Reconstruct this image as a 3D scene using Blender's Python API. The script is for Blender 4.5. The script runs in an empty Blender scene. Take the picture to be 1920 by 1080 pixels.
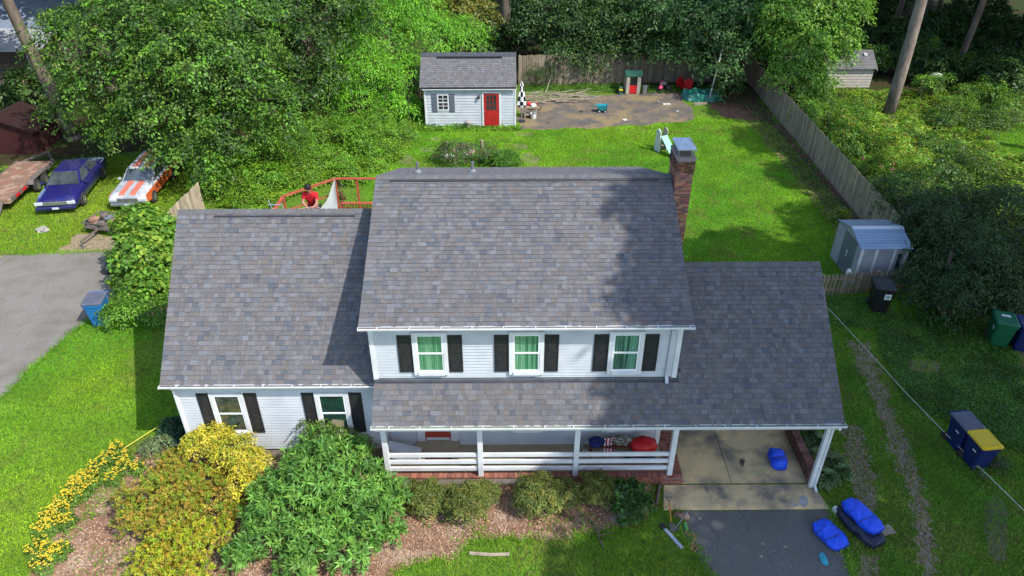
import bpy, math, random
import numpy as np
from mathutils import Vector, Matrix
random.seed(7); RN = np.random.default_rng(7)
C = bpy.context.scene.collection
SC = bpy.context.scene
R_ = math.radians
# ---------------------------------------------------------------- camera
CAMH = 16.9
FW = np.array([0.00421836, 0.83540612, -0.54961697])
RT = np.array([0.99998042, -0.00606443, -0.00154287])
UP = np.array([0.00462204, 0.5495997, 0.83541535])
FPX = 1370.0
cd = bpy.data.cameras.new('camera'); cam = bpy.data.objects.new('camera', cd); C.objects.link(cam)
cd.sensor_width = 36.0; cd.lens = FPX / 1920 * 36; cd.clip_end = 1500; cd.clip_start = .1
m = Matrix(((RT[0], UP[0], -FW[0], 0), (RT[1], UP[1], -FW[1], 0), (RT[2], UP[2], -FW[2], CAMH), (0, 0, 0, 1)))
cam.matrix_world = m
SC.camera = cam
# ---------------------------------------------------------------- light
SUN = Vector((-.529, .389, -.755)).normalized()          # direction the light travels
w = bpy.data.worlds.new('World'); SC.world = w; w.use_nodes = True
nt = w.node_tree; bg = nt.nodes['Background']
sky = nt.nodes.new('ShaderNodeTexSky'); sky.sky_type = 'NISHITA'; sky.sun_disc = False
sky.sun_elevation = math.asin(-SUN.z)
sky.sun_rotation = math.atan2(-SUN.x, -SUN.y)
nt.links.new(sky.outputs[0], bg.inputs[0]); bg.inputs[1].default_value = .15
sl = bpy.data.lights.new('sun', 'SUN'); so = bpy.data.objects.new('sun', sl); C.objects.link(so)
sl.energy = 2.75; sl.angle = R_(.55); sl.color = (1, .955, .88)
so.rotation_euler = SUN.to_track_quat('-Z', 'Y').to_euler()
SC.view_settings.view_transform = 'Standard'; SC.view_settings.look = 'None'
SC.view_settings.gamma = 1; SC.view_settings.exposure = 1.18; SC.view_settings.use_curve_mapping = False

# ---------------------------------------------------------------- measuring helpers
def ray(u, v):
    return FW * FPX + RT * (u - 960) + UP * (540 - v)
def G(u, v, z=0.0):
    d = ray(u, v); t = (z - CAMH) / d[2]; return (d[0] * t, d[1] * t)
def Y(u, v, y):
    d = ray(u, v); t = y / d[1]; return (d[0] * t, y, CAMH + d[2] * t)
def camdist(p):
    return math.sqrt(p[0] ** 2 + p[1] ** 2 + (p[2] - CAMH) ** 2)
# ---------------------------------------------------------------- materials
MATS = {}
def mat(name, c=(.5, .5, .5), c2=None, sc=3, rough=.75, bump=0, bsc=30, metal=0, spec=.3, attr=False, objc=False,
        transl=0, stretch=None, lo=.35, hi=.65, det=5, c3=None, sc3=1.0, lo3=.5, hi3=.6, coat=0):
    if name in MATS: return MATS[name]
    M = bpy.data.materials.new(name); M.use_nodes = True; MATS[name] = M
    N = M.node_tree.nodes; L = M.node_tree.links
    b = N['Principled BSDF']
    b.inputs['Roughness'].default_value = rough; b.inputs['Metallic'].default_value = metal
    b.inputs['Specular IOR Level'].default_value = spec
    if coat: b.inputs['Coat Weight'].default_value = coat; b.inputs['Coat Roughness'].default_value = .05
    geo = N.new('ShaderNodeNewGeometry'); co = geo.outputs['Position']
    if stretch:
        mp = N.new('ShaderNodeMapping'); mp.inputs['Scale'].default_value = stretch; L.new(co, mp.inputs[0]); co = mp.outputs[0]
    def noise(s, d):
        n = N.new('ShaderNodeTexNoise'); n.inputs['Scale'].default_value = s; n.inputs['Detail'].default_value = d
        n.inputs['Roughness'].default_value = .6; L.new(co, n.inputs['Vector']); return n.outputs[0]
    def mrange(v, a, bb, t0=0, t1=1):
        r = N.new('ShaderNodeMapRange'); r.inputs[1].default_value = a; r.inputs[2].default_value = bb
        r.inputs[3].default_value = t0; r.inputs[4].default_value = t1; L.new(v, r.inputs[0]); return r.outputs[0]
    def mix(f, a, bb, mode='MIX'):
        x = N.new('ShaderNodeMix'); x.data_type = 'RGBA'; x.blend_type = mode
        if isinstance(f, (int, float)): x.inputs[0].default_value = f
        else: L.new(f, x.inputs[0])
        for i, q in ((6, a), (7, bb)):
            if isinstance(q, tuple): x.inputs[i].default_value = (*q, 1)
            else: L.new(q, x.inputs[i])
        return x.outputs[2]
    if attr:
        a = N.new('ShaderNodeAttribute'); a.attribute_name = 'col'; col = a.outputs['Color']
        f = mrange(noise(sc, det), .3, .7)
        k = c2[0] if c2 else .82
        col = mix(1.0, col, mix(f, (k, k, k), (2 - k - .05,) * 3), 'MULTIPLY')
    else:
        col = c
        if c2: col = mix(mrange(noise(sc, det), lo, hi), c, c2)
    if c3: col = mix(mrange(noise(sc3, 4), lo3, hi3), col, c3)
    if objc:
        oi = N.new('ShaderNodeObjectInfo'); col = mix(1.0, col, oi.outputs['Color'], 'MULTIPLY')
    if isinstance(col, tuple): b.inputs['Base Color'].default_value = (*col, 1)
    else: L.new(col, b.inputs['Base Color'])
    if bump:
        bn = N.new('ShaderNodeBump'); bn.inputs['Strength'].default_value = bump; bn.inputs['Distance'].default_value = .02
        L.new(noise(bsc, 4), bn.inputs['Height']); L.new(bn.outputs[0], b.inputs['Normal'])
    if transl:
        t = N.new('ShaderNodeBsdfTranslucent'); ms = N.new('ShaderNodeMixShader'); ms.inputs[0].default_value = transl
        if isinstance(col, tuple): t.inputs[0].default_value = (*col, 1)
        else: L.new(mix(1.0, col, (1.25, 1.3, .6), 'MULTIPLY'), t.inputs[0])
        L.new(b.outputs[0], ms.inputs[1]); L.new(t.outputs[0], ms.inputs[2]); L.new(ms.outputs[0], N['Material Output'].inputs[0])
    return M
def glass_mat():
    M = bpy.data.materials.new('window_glass'); M.use_nodes = True; N = M.node_tree.nodes; L = M.node_tree.links
    N.remove(N['Principled BSDF'])
    t = N.new('ShaderNodeBsdfTransparent'); t.inputs[0].default_value = (.96, .98, .97, 1)
    g = N.new('ShaderNodeBsdfGlossy'); g.inputs['Roughness'].default_value = .03
    lw = N.new('ShaderNodeLayerWeight'); lw.inputs[0].default_value = .5; pw = N.new('ShaderNodeMath'); pw.operation = 'POWER'; pw.inputs[1].default_value = 3; L.new(lw.outputs['Facing'], pw.inputs[0]); f = N.new('ShaderNodeMath'); f.operation = 'MULTIPLY_ADD'; f.inputs[1].default_value = .6; f.inputs[2].default_value = .05; L.new(pw.outputs[0], f.inputs[0])
    ms = N.new('ShaderNodeMixShader'); L.new(f.outputs[0], ms.inputs[0]); L.new(t.outputs[0], ms.inputs[1]); L.new(g.outputs[0], ms.inputs[2])
    L.new(ms.outputs[0], N['Material Output'].inputs[0]); return M
MATS['glass'] = glass_mat()
mat('white', (.66, .67, .68), (.57, .58, .585), sc=2.5, rough=.5, spec=.4)
mat('siding', (.50, .525, .55), (.42, .445, .475), sc=1.6, rough=.5, bump=.05, bsc=60)
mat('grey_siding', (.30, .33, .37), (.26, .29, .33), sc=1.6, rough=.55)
mat('black_paint', (.016, .016, .019), (.028, .028, .032), sc=8, rough=.45, spec=.5)
mat('gutter_moss', (.10, .13, .07), (.22, .25, .18), sc=9, rough=.8)
mat('gutter_in', (.07, .07, .06), (.16, .15, .12), sc=9, rough=.9)
mat('metal_grey', (.33, .35, .37), (.24, .25, .27), sc=5, rough=.4, metal=.6)
mat('galv', (.42, .48, .55), (.34, .40, .47), sc=3, rough=.4, metal=.35)
mat('shingle', attr=True, c2=(.86,) * 3, sc=14, rough=.95, spec=.15, bump=.25, bsc=160)
mat('shingle_one', (1, 1, 1), (.84, .84, .84), sc=14, rough=.95, spec=.15, bump=.25, bsc=160, objc=True)
mat('flashing', (.035, .04, .05), (.06, .065, .075), sc=6, rough=.6)
mat('brick', (1, 1, 1), (.6, .58, .58), sc=16, rough=.9, spec=.2, objc=True, bump=.2, bsc=80)
mat('brick_attr', attr=True, c2=(.7,) * 3, sc=16, rough=.9, spec=.2, bump=.2, bsc=80)
mat('mortar', (.30, .26, .22), (.20, .17, .15), sc=12, rough=.95)
mat('concrete_warm', (.68, .50, .26), (.50, .38, .22), sc=1.1, rough=.9, bump=.15, bsc=60, c3=(.17, .15, .12), sc3=.85, lo3=.47, hi3=.68)
mat('porch_floor', (.40, .33, .22), (.33, .27, .18), sc=2, rough=.85)
mat('asphalt', (.085, .082, .08), (.185, .18, .175), sc=60, rough=.95, bump=.4, bsc=150, lo=.42, hi=.7, det=3, c3=(.10, .097, .092), sc3=.9, lo3=.45, hi3=.72)
mat('old_asphalt', (.14, .13, .115), (.22, .205, .18), sc=25, rough=.95, bump=.3, bsc=120, c3=(.13, .11, .085), sc3=.7, lo3=.45, hi3=.75)
mat('leaf', attr=True, c2=(.8,) * 3, sc=1.5, rough=.5, spec=.35, transl=.28)
mat('gloss_leaf', attr=True, c2=(.85,) * 3, sc=1.5, rough=.5, spec=.3, transl=.2)
mat('grass', attr=True, c2=(.78,) * 3, sc=.8, rough=.65, spec=.2, transl=.25)
mat('petal', attr=True, c2=(.9,) * 3, sc=3, rough=.6, spec=.2, transl=.2)
mat('chips', attr=True, c2=(.8,) * 3, sc=5, rough=.95, spec=.1)
mat('bark', (.085, .065, .05), (.17, .14, .11), sc=3, rough=.95, bump=1, bsc=14, stretch=(1, 1, .25), spec=.1)
mat('pine_bark', (.13, .105, .085), (.27, .22, .185), sc=4, rough=.95, bump=1, bsc=10, stretch=(1, 1, .3), spec=.1)
mat('twig', (.12, .09, .06), (.2, .16, .11), sc=5, rough=.9)
mat('fence_wood', (.34, .285, .21), (.22, .18, .135), sc=4, rough=.9, objc=True, stretch=(1, 1, .3), bump=.2, bsc=30)
mat('red_wood', (.42, .085, .045), (.27, .06, .035), sc=4, rough=.75)
mat('lawn_soil', (.08, .17, .014), (.12, .18, .02), sc=.6, rough=.95, bump=.6, bsc=35, c3=(.05, .10, .014), sc3=6, lo3=.45, hi3=.62, spec=.1)
mat('forest_floor', (.032, .028, .014), (.055, .04, .022), sc=1.5, rough=1, bump=.6, bsc=20, c3=(.03, .05, .012), sc3=.5, lo3=.45, hi3=.6, spec=.05)
mat('litter', (.15, .09, .06), (.09, .055, .038), sc=4, rough=1, bump=.6, bsc=30, spec=.05)
mat('mulch', (.27, .16, .10), (.17, .10, .065), sc=3, rough=1, bump=.8, bsc=40, c3=(.36, .27, .20), sc3=.9, lo3=.52, hi3=.66, spec=.05)
mat('dirt', (.20, .155, .11), (.13, .105, .08), sc=1.2, rough=1, bump=.5, bsc=30, spec=.05)
mat('dark_dirt', (.09, .085, .08), (.17, .13, .095), sc=.9, rough=1, bump=.5, bsc=30, c3=(.20, .155, .085), sc3=.45, lo3=.5, hi3=.62, spec=.05)
mat('gravel', (.34, .26, .18), (.16, .13, .07), sc=9, rough=1, bump=.9, bsc=45, spec=.1)

# ---------------------------------------------------------------- mesh helpers
def mesh_np(name, V, faces_n, idx, mats, cols=None, mi=None, smooth=False):
    me = bpy.data.meshes.new(name)
    nf = len(idx) // faces_n
    me.vertices.add(len(V)); me.vertices.foreach_set('co', np.ascontiguousarray(V, dtype=np.float32).ravel())
    me.loops.add(len(idx)); me.loops.foreach_set('vertex_index', np.asarray(idx, dtype=np.int32))
    me.polygons.add(nf)
    me.polygons.foreach_set('loop_start', np.arange(nf, dtype=np.int32) * faces_n)
    if mi is not None: me.polygons.foreach_set('material_index', np.asarray(mi, dtype=np.int32))
    me.update(calc_edges=True)
    if cols is not None:
        a = me.attributes.new('col', 'FLOAT_COLOR', 'FACE')
        c4 = np.ones((nf, 4), dtype=np.float32); c4[:, :3] = np.clip(cols, 0, 1); a.data.foreach_set('color', c4.ravel())
    if smooth: me.polygons.foreach_set('use_smooth', np.ones(nf, dtype=bool))
    for q in (mats if isinstance(mats, (list, tuple)) else [mats]): me.materials.append(MATS[q])
    return me
def link(name, me, parent=None, loc=None, rot=None):
    o = bpy.data.objects.new(name, me); C.objects.link(o)
    if parent is not None: o.parent = parent
    if loc is not None: o.location = loc
    if rot is not None: o.rotation_euler = rot
    return o
def tag(o, label, cat, group=None):
    o['label'] = label; o['category'] = cat
    if group: o['group'] = group
    return o
def thing(name, label, cat, loc=(0, 0, 0), rz=0, group=None):
    o = bpy.data.objects.new(name, None); C.objects.link(o); o.empty_display_size = .2
    o.location = loc; o.rotation_euler = (0, 0, rz)
    return tag(o, label, cat, group)
def structure(o): o['kind'] = 'structure'; return o
def stuff(o, label=None, cat=None):
    o['kind'] = 'stuff'
    if label: o['label'] = label
    if cat: o['category'] = cat
    return o
def copy_thing(src, loc=None, rz=None, label=None):
    c = src.copy(); C.objects.link(c)
    if loc is not None: c.location = loc
    if rz is not None: c.rotation_euler = (0, 0, rz)
    if label: c['label'] = label
    for ch in list(src.children):
        k = ch.copy(); C.objects.link(k); k.parent = c
        for g in list(ch.children):
            q = g.copy(); C.objects.link(q); q.parent = k
    return c
def wpos(o):
    p = Vector(o.location)
    while o.parent: o = o.parent; p = p + Vector(o.location)
    return p
class MB:
    def __init__(s): s.v = []; s.f = []; s.c = []; s.cur = (1, 1, 1)
    def quadm(s, pts):
        i = len(s.v); s.v += [tuple(p) for p in pts]; s.f.append(tuple(range(i, i + len(pts)))); s.c.append(s.cur)
    def hexa(s, P):                       # 8 corners: bottom 4 ccw, top 4
        i = len(s.v); s.v += [tuple(p) for p in P]
        for q in ((0, 3, 2, 1), (4, 5, 6, 7), (0, 1, 5, 4), (1, 2, 6, 5), (2, 3, 7, 6), (3, 0, 4, 7)):
            s.f.append(tuple(i + k for k in q)); s.c.append(s.cur)
        return s
    def box(s, x0, x1, y0, y1, z0, z1):
        return s.hexa([(x0, y0, z0), (x1, y0, z0), (x1, y1, z0), (x0, y1, z0), (x0, y0, z1), (x1, y0, z1), (x1, y1, z1), (x0, y1, z1)])
    def cbox(s, c, d, rz=0, rx=0, ry=0, taper=1):
        M = Matrix.Rotation(rz, 3, 'Z') @ Matrix.Rotation(ry, 3, 'Y') @ Matrix.Rotation(rx, 3, 'X'); P = []
        for z, t in ((-1, taper), (1, 1)):
            for x, y in ((-1, -1), (1, -1), (1, 1), (-1, 1)):
                P.append(Vector(c) + M @ Vector((x * d[0] / 2 * t, y * d[1] / 2 * t, z * d[2] / 2)))
        return s.hexa(P)
    def beam(s, a, b, w, h, up=(0, 0, 1)):
        a = Vector(a); b = Vector(b); d = (b - a).normalized(); u = Vector(up)
        if abs(d.dot(u)) > .99: u = Vector((0, 1, 0))
        r = d.cross(u).normalized(); u = r.cross(d)
        P = [p + r * (sx * w / 2) + u * (sz * h / 2) for p, in ((a,), (b,)) for sx, sz in ((-1, -1), (1, -1), (1, 1), (-1, 1))]
        return s.hexa(P)
    def tube(s, pts, rad, n=8, cap=True):
        pts = [Vector(p) for p in pts]
        if not isinstance(rad, (list, tuple)): rad = [rad] * len(pts)
        rings = []; ref = Vector((0.31, .77, .55))
        for k, p in enumerate(pts):
            d = (pts[min(k + 1, len(pts) - 1)] - pts[max(k - 1, 0)]).normalized()
            a = d.cross(ref)
            if a.length < .1: a = d.cross(Vector((1, 0, 0)))
            a.normalize(); b = d.cross(a); i = len(s.v)
            for j in range(n):
                t = 2 * math.pi * j / n; s.v.append(tuple(p + (a * math.cos(t) + b * math.sin(t)) * rad[k]))
            rings.append(i)
        for k in range(len(rings) - 1):
            for j in range(n):
                s.f.append((rings[k] + j, rings[k] + (j + 1) % n, rings[k + 1] + (j + 1) % n, rings[k + 1] + j)); s.c.append(s.cur)
        if cap:
            s.f.append(tuple(rings[0] + j for j in range(n))[::-1]); s.c.append(s.cur)
            s.f.append(tuple(rings[-1] + j for j in range(n))); s.c.append(s.cur)
        return s
    def lathe(s, c, prof, n=14, axis='Z', closed=False):
        c = Vector(c); i0 = len(s.v)
        for r, h in prof:
            for j in range(n):
                t = 2 * math.pi * j / n
                q = (r * math.cos(t), r * math.sin(t), h)
                if axis == 'X': q = (h, q[0], q[1])
                if axis == 'Y': q = (q[0], h, q[1])
                s.v.append(tuple(c + Vector(q)))
        for k in range(len(prof) - 1):
            for j in range(n):
                s.f.append((i0 + k * n + j, i0 + k * n + (j + 1) % n, i0 + (k + 1) * n + (j + 1) % n, i0 + (k + 1) * n + j)); s.c.append(s.cur)
        if not closed:
            s.f.append(tuple(i0 + j for j in range(n))[::-1]); s.c.append(s.cur)
            k = (len(prof) - 1) * n; s.f.append(tuple(i0 + k + j for j in range(n))); s.c.append(s.cur)
        return s
    def loft(s, secs, cap=True):
        i0 = len(s.v); n = len(secs[0])
        for q in secs: s.v += [tuple(p) for p in q]
        for k in range(len(secs) - 1):
            for j in range(n):
                s.f.append((i0 + k * n + j, i0 + k * n + (j + 1) % n, i0 + (k + 1) * n + (j + 1) % n, i0 + (k + 1) * n + j)); s.c.append(s.cur)
        if cap:
            s.f.append(tuple(i0 + j for j in range(n))[::-1]); s.c.append(s.cur)
            k = (len(secs) - 1) * n; s.f.append(tuple(i0 + k + j for j in range(n))); s.c.append(s.cur)
        return s
    def prism(s, poly, axis, a, b):
        def P(p, t):
            return (t, p[0], p[1]) if axis == 'X' else ((p[0], t, p[1]) if axis == 'Y' else (p[0], p[1], t))
        return s.loft([[P(p, a) for p in poly], [P(p, b) for p in poly]])
    def mesh(s, name, mt, col=False, smooth=False, off=None):
        me = bpy.data.meshes.new(name)
        V = s.v
        if off is not None: V = [(x - off[0], y - off[1], z - off[2]) for x, y, z in V]
        me.from_pydata(V, [], s.f); me.update()
        me.materials.append(MATS[mt])
        if col:
            a = me.attributes.new('col', 'FLOAT_COLOR', 'FACE')
            a.data.foreach_set('color', np.array([(*c, 1) for c in s.c], dtype=np.float32).ravel())
        if smooth: me.polygons.foreach_set('use_smooth', [True] * len(me.polygons))
        return me
    def build(s, name, mt, parent=None, world=False, col=False, smooth=False, bevel=0, label=None):
        off = wpos(parent) if (world and parent is not None) else None
        o = link(name, s.mesh(name, mt, col, smooth, off), parent)
        if bevel:
            b = o.modifiers.new('bevel', 'BEVEL'); b.width = bevel; b.segments = 2; b.limit_method = 'ANGLE'
        if label: o['label'] = label
        return o
def solo(mb, name, mt, label, cat, group=None, **k):      # a thing that is a single mesh; origin at its base
    xs = np.array(mb.v); c = Vector(((xs[:, 0].min() + xs[:, 0].max()) / 2, (xs[:, 1].min() + xs[:, 1].max()) / 2, xs[:, 2].min()))
    o = link(name, mb.mesh(name, mt, k.get('col', False), k.get('smooth', False), c), None, c)
    if k.get('bevel'):
        b = o.modifiers.new('bevel', 'BEVEL'); b.width = k['bevel']; b.segments = 2
    return tag(o, label, cat, group)
# value noise on the plane, for grass colour and outlines
_T = RN.random((64, 64))
def vnoise(x, y, s):
    x = np.asarray(x) * s; y = np.asarray(y) * s
    i = np.floor(x).astype(int); j = np.floor(y).astype(int); fx = x - i; fy = y - j
    fx = fx * fx * (3 - 2 * fx); fy = fy * fy * (3 - 2 * fy)
    g = lambda a, b: _T[a % 64, b % 64]
    return (g(i, j) * (1 - fx) + g(i + 1, j) * fx) * (1 - fy) + (g(i, j + 1) * (1 - fx) + g(i + 1, j + 1) * fx) * fy
def inpoly(x, y, poly):
    r = np.zeros(len(x), bool); n = len(poly)
    for a in range(n):
        x0, y0 = poly[a]; x1, y1 = poly[(a + 1) % n]
        c = ((y0 > y) != (y1 > y))
        with np.errstate(divide='ignore', invalid='ignore'):
            r ^= c & (x < (x1 - x0) * (y - y0) / ((y1 - y0) if y1 != y0 else 1e-9) + x0)
    return r
def rough_poly(poly, step=.35, amp=.08):
    out = []
    for a in range(len(poly)):
        p = np.array(poly[a]); q = np.array(poly[(a + 1) % len(poly)]); d = np.linalg.norm(q - p); n = max(1, int(d / step))
        nrm = np.array([-(q - p)[1], (q - p)[0]]) / max(d, 1e-6)
        for k in range(n):
            out.append(tuple(p + (q - p) * k / n + nrm * random.uniform(-amp, amp)))
    return out
def sheet(name, poly, z, mt, amp=.08, step=.35):
    P = rough_poly(poly, step, amp) if amp else poly
    mb = MB(); mb.quadm([(x, y, z) for x, y in P])
    o = structure(mb.build(name, mt)); return P
# ---------------------------------------------------------------- ground and its sheets
gm = MB(); gm.quadm([(-400, -200, -.012), (400, -200, -.012), (400, 700, -.012), (-400, 700, -.012)])
structure(gm.build('ground', 'forest_floor'))
LAWN = sheet('lawn', [(-60, 2), (30, 2), (31, 21), (17.5, 23.5), (17.5, 52), (-3, 53), (-6, 45), (-14, 42), (-22, 40.5), (-27, 37.5), (-60, 37)], 0.0, 'lawn_soil', .2, .6)
side_street = sheet('driveway_left', [G(-900, 480), G(-300, 478), (-23.0, 28.6), (-18.4, 28.9), (-16.9, 27.2), (-16.25, 25.1), (-16.9, 22.6), (-17.3, 20.2), (-17.45, 18.3), (-18.0, 15.5), (-19.5, 12), (-21, 8), (-40, 8)], .006, 'old_asphalt', .07, .3)
ASPH = [(4.75, 14.0), (9.22, 14.0), (8.98, 11.9), (8.7, 8.5), (6.1, 8.5), (5.45, 11.4), (4.9, 12.8)]
driveway = sheet('driveway', ASPH, .008, 'asphalt', .04, .2)
APRON = [(4.42, 14.02), (9.2, 14.02), (9.02, 14.93), (4.58, 14.93)]
GRAVEL_PAD = sheet('gravel_strip', [G(215, 560), G(330, 470), (-15.5, 31.8), G(245, 440), G(150, 440), G(85, 480), G(120, 478), G(195, 480)], .003, 'gravel', .25, .35)
PAD = sheet('play_yard_dirt', [G(972, 243), G(1100, 240), G(1200, 234), G(1303, 226), G(1295, 200), G(1270, 172), G(1180, 172), G(1100, 183), G(1010, 190), G(972, 190)], .004, 'dark_dirt', .25, .6)
BED = sheet('mulch_bed', [(-3.9, 15.6), G(350, 812), G(290, 815), G(205, 890), G(130, 960), G(60, 1060), G(20, 1200), G(620, 1200), G(745, 1075), G(800, 1052), G(860, 1045), G(880, 1015), G(960, 1010), G(1050, 1018), G(1120, 1000), G(1180, 985), G(1235, 960), (4.35, 15.0), (-3.6, 15.2)], .006, 'mulch', .12, .25)
STRIP = sheet('fence_side_litter', [(16.1, 27.5), (17.3, 28.5), (17.3, 52), (13.5, 52.6), (13.6, 47.5), (15.2, 44), (15.5, 39), (15.9, 35)], .004, 'litter', .25, .6)
TR1 = sheet('gravel_track', [G(1590, 640), G(1625, 640), G(1665, 740), G(1700, 830), G(1735, 920), G(1760, 1080), G(1768, 1180), G(1737, 1180), G(1728, 1080), G(1708, 940), G(1668, 840), G(1634, 740)], .003, 'gravel', .16, .14)
TR2 = sheet('gravel_track', [G(1578, 790), G(1612, 800), G(1640, 900), G(1640, 960), G(1600, 965), G(1590, 880)], .003, 'gravel', .16, .14)
TR3 = sheet('gravel_track', [G(1612, 1040), G(1645, 1040), G(1650, 1120), G(1610, 1120)], .003, 'gravel', .1, .2)
GP2 = sheet('gravel_patch', [G(1895, 640), G(2000, 640), G(2050, 760), G(1930, 740)], .003, 'gravel', .15, .3)
BP = [sheet('bare_patch', [G(u - a, v - b), G(u, v - b * 1.2), G(u + a, v - b * .6), G(u + a * .8, v + b * .7), G(u, v + b), G(u - a, v + b * .5)], .003, 'dirt', .06, .2)
      for u, v, a, b in ((762, 300, 14, 9), (818, 261, 12, 3), (800, 281, 12, 4), (995, 300, 18, 8), (975, 275, 14, 5), (1870, 1000, 22, 60), (1735, 690, 30, 14), (1660, 580, 26, 7), (985, 252, 16, 4))]
NODRIVE = [ASPH, [(4.3, 13.9), (9.3, 13.9), (9.3, 22), (4.3, 22)], [(-9.5, 15.6), (4.7, 15.6), (4.7, 25.3), (-9.5, 25.3)], [(-3.8, 14.9), (5.2, 14.9), (5.2, 16), (-3.8, 16)],
           [(-5.4, 44.2), (.6, 44.2), (.6, 48.6), (-5.4, 48.6)], side_street, PAD, BED]

# carport slab and apron (concrete, with joints cut between the bays)
mb = MB(); mb.box(4.42, 6.62, 15.0, 19, 0, .03).box(6.64, 9.1, 15.0, 19, 0, .03).box(4.42, 6.62, 19.02, 22, 0, .03).box(6.64, 9.1, 19.02, 22, 0, .03)
structure(mb.build('carport_floor', 'concrete_warm'))
mb = MB(); mb.hexa([(*p, z) for z in (0, .028) for p in APRON]); structure(mb.build('concrete_apron', 'concrete_warm'))
# a pale cement patch and chalk marks on the concrete
mat('cement', (.36, .35, .34), (.27, .26, .25), sc=6, rough=.95)
mat('chalk', (.42, .47, .22), (.40, .31, .16), sc=14, rough=1, lo=.3, hi=.7)
mat('oil', (.07, .06, .05), (.3, .235, .15), sc=9, rough=.8, lo=.45, hi=.62)
def blob(u, v, ru, rv, z, mt, nm):
    c = np.array(G(u, v)); a = np.array(G(u + ru, v)) - c; b = np.array(G(u, v - rv)) - c
    q = [tuple(c + a * math.cos(t) * random.uniform(.75, 1.1) + b * math.sin(t) * random.uniform(.75, 1.1)) for t in np.linspace(0, 2 * math.pi, 15)[:-1]]
    o = MB(); o.quadm([(x, y, z) for x, y in q]); return structure(o.build(nm, mt))
blob(1506, 940, 10, 13, .031, 'cement', 'cement_patch'); blob(1489, 948, 9, 4, .033, 'cement', 'cement_patch')
blob(1410, 888, 7, 5, .034, 'chalk', 'chalk_mark'); blob(1427, 883, 7, 5, .034, 'chalk', 'chalk_mark'); blob(1391, 868, 6, 9, .034, 'oil', 'oil_stain')

# ---------------------------------------------------------------- the house
H = thing('house', 'white sided two-storey house with grey shingle roofs, front porch and carport', 'house', (0, 20, 0))
OFF = Vector((0, 20, 0))
PAL = [(.20, .19, .195), (.245, .225, .22), (.225, .195, .18), (.17, .18, .205), (.145, .155, .18), (.25, .25, .26), (.215, .205, .21), (.19, .175, .17), (.235, .235, .25)]
PALW = [5, 5, 5, 2, 2, 2, 6, 4, 2]
def pcol():
    c = random.choices(PAL, PALW)[0]; k = random.uniform(.93, 1.07); g = sum(c) / 3; return ((c[0] * .8 + g * .2) * k * .56 + .004, (c[1] * .8 + g * .2) * k * .565 + .005, (c[2] * .8 + g * .2) * k * .58 + .005)
EXP = .143
TILES = []            # (distance, P, X, U, N, width, thick, colour)
def roof_plane(x0, x1, y0, z0, y1, z1, front=True, cut=None):
    """courses of laminated shingles on the plane between eave line and ridge line"""
    U = Vector((0, y1 - y0, z1 - z0)); Ls = U.length; U.normalize(); X = Vector((1, 0, 0)); N = X.cross(U)
    if N.z < 0: N = -N
    n = int(round(Ls / EXP)); e = Ls / n
    for r in range(n):
        x = x0; off = random.uniform(0, .3)
        last = None
        while x < x1 - 1e-4:
            wd = random.choice((.07, .09, .11, .13, .15, .18, .22)) if x > x0 else .08 + off
            xe = min(x + wd, x1)
            if x1 - xe < .05: xe = x1
            P = Vector((x, y0, z0)) + U * (r * e)
            th = random.choice((.006, .013)); c = pcol()
            if cut and cut(x, xe, P.y): x = xe; continue
            tabdrop = .012 if th > .01 else 0
            TILES.append((camdist(P) - (3 if front else -20), P - U * tabdrop, U, N, xe - x, e + tabdrop + .02, th, c, front)); x = xe
MX0, MX1, EY, EZ, RY, RZ = -3.93, 4.83, 15.35, 5.61, 19.96, 7.76; RE, REZ = 24.8, 5.86
WX0, WEY, WEZ, WRY, WRZ = -9.92, 15.86, 3.225, 19.65, 6.82; GY = 16.04
PX0, CX1, CEY, CEZ, CRY, CRZ = -3.77, 9.19, 14.63, 2.77, 18.37, 5.67
WY = 15.65; WL, WR = -3.74, 4.62; LWY = 16.35; FZ = .35
roof_plane(MX0, MX1, EY, EZ, RY, RZ)
roof_plane(MX0, MX1, RE, REZ, RY, RZ)
roof_plane(WX0, WL - .02, WEY, WEZ, WRY, WRZ)
roof_plane(PX0, CX1, CEY, CEZ, CRY, CRZ, cut=lambda a, b, y: y > WY - .12 and a < WR + .02)
def tile_mesh(mb, P, U, N, w_, l_, th, jit=0):
    X = Vector((1, 0, 0)); q = []
    for k, t in ((0, th + .012), (1, .002)):
        a = P + U * (k * l_)
        q.append((a, a + X * (w_ - .003), a + X * (w_ - .003) + N * t, a + N * t))
    (a, b, c, d), (e, f, g, h) = q
    mb.hexa([a, b, f, e, d, c, g, h])
TILES.sort(key=lambda t: t[0])
rest = MB(); TM = {}
porch_roof = MB(); porch_roof.prism([(CEY, CEZ - .005), (WY, CEZ + (WY - CEY) * (CRZ - CEZ) / (CRY - CEY) - .005), (WY, 3.3), (CEY + .02, CEZ - .16)], 'X', PX0, WR + .01)
ROOF_P = porch_roof.build('roof', 'flashing', H, world=True, label='lower roof over the porch')
# individually built shingles: the nearest ones that keep to whole widths
solo_n = 0
for t in TILES:
    d, P, U, N, w_, l_, th, c, front = t
    on_porch = P.z < 3.55 and P.x < WR and P.x + w_ < WR and P.y < WY
    if solo_n < 300 and on_porch and P.z < 3.4:
        key = (round(w_, 3), round(l_, 3), th)
        if key not in TM:
            mm = MB(); tile_mesh(mm, Vector((0, 0, 0)), U, N, w_, l_, th); TM[key] = mm.mesh('shingle', 'shingle_one')
        o = link('shingle', TM[key], ROOF_P, P - OFF); o.color = (*c, 1); solo_n += 1
    else:
        rest.cur = c; tile_mesh(rest, P, U, N, w_, l_, th)
stuff(rest.build('shingle_field', 'shingle', H, world=True, col=True))
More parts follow.
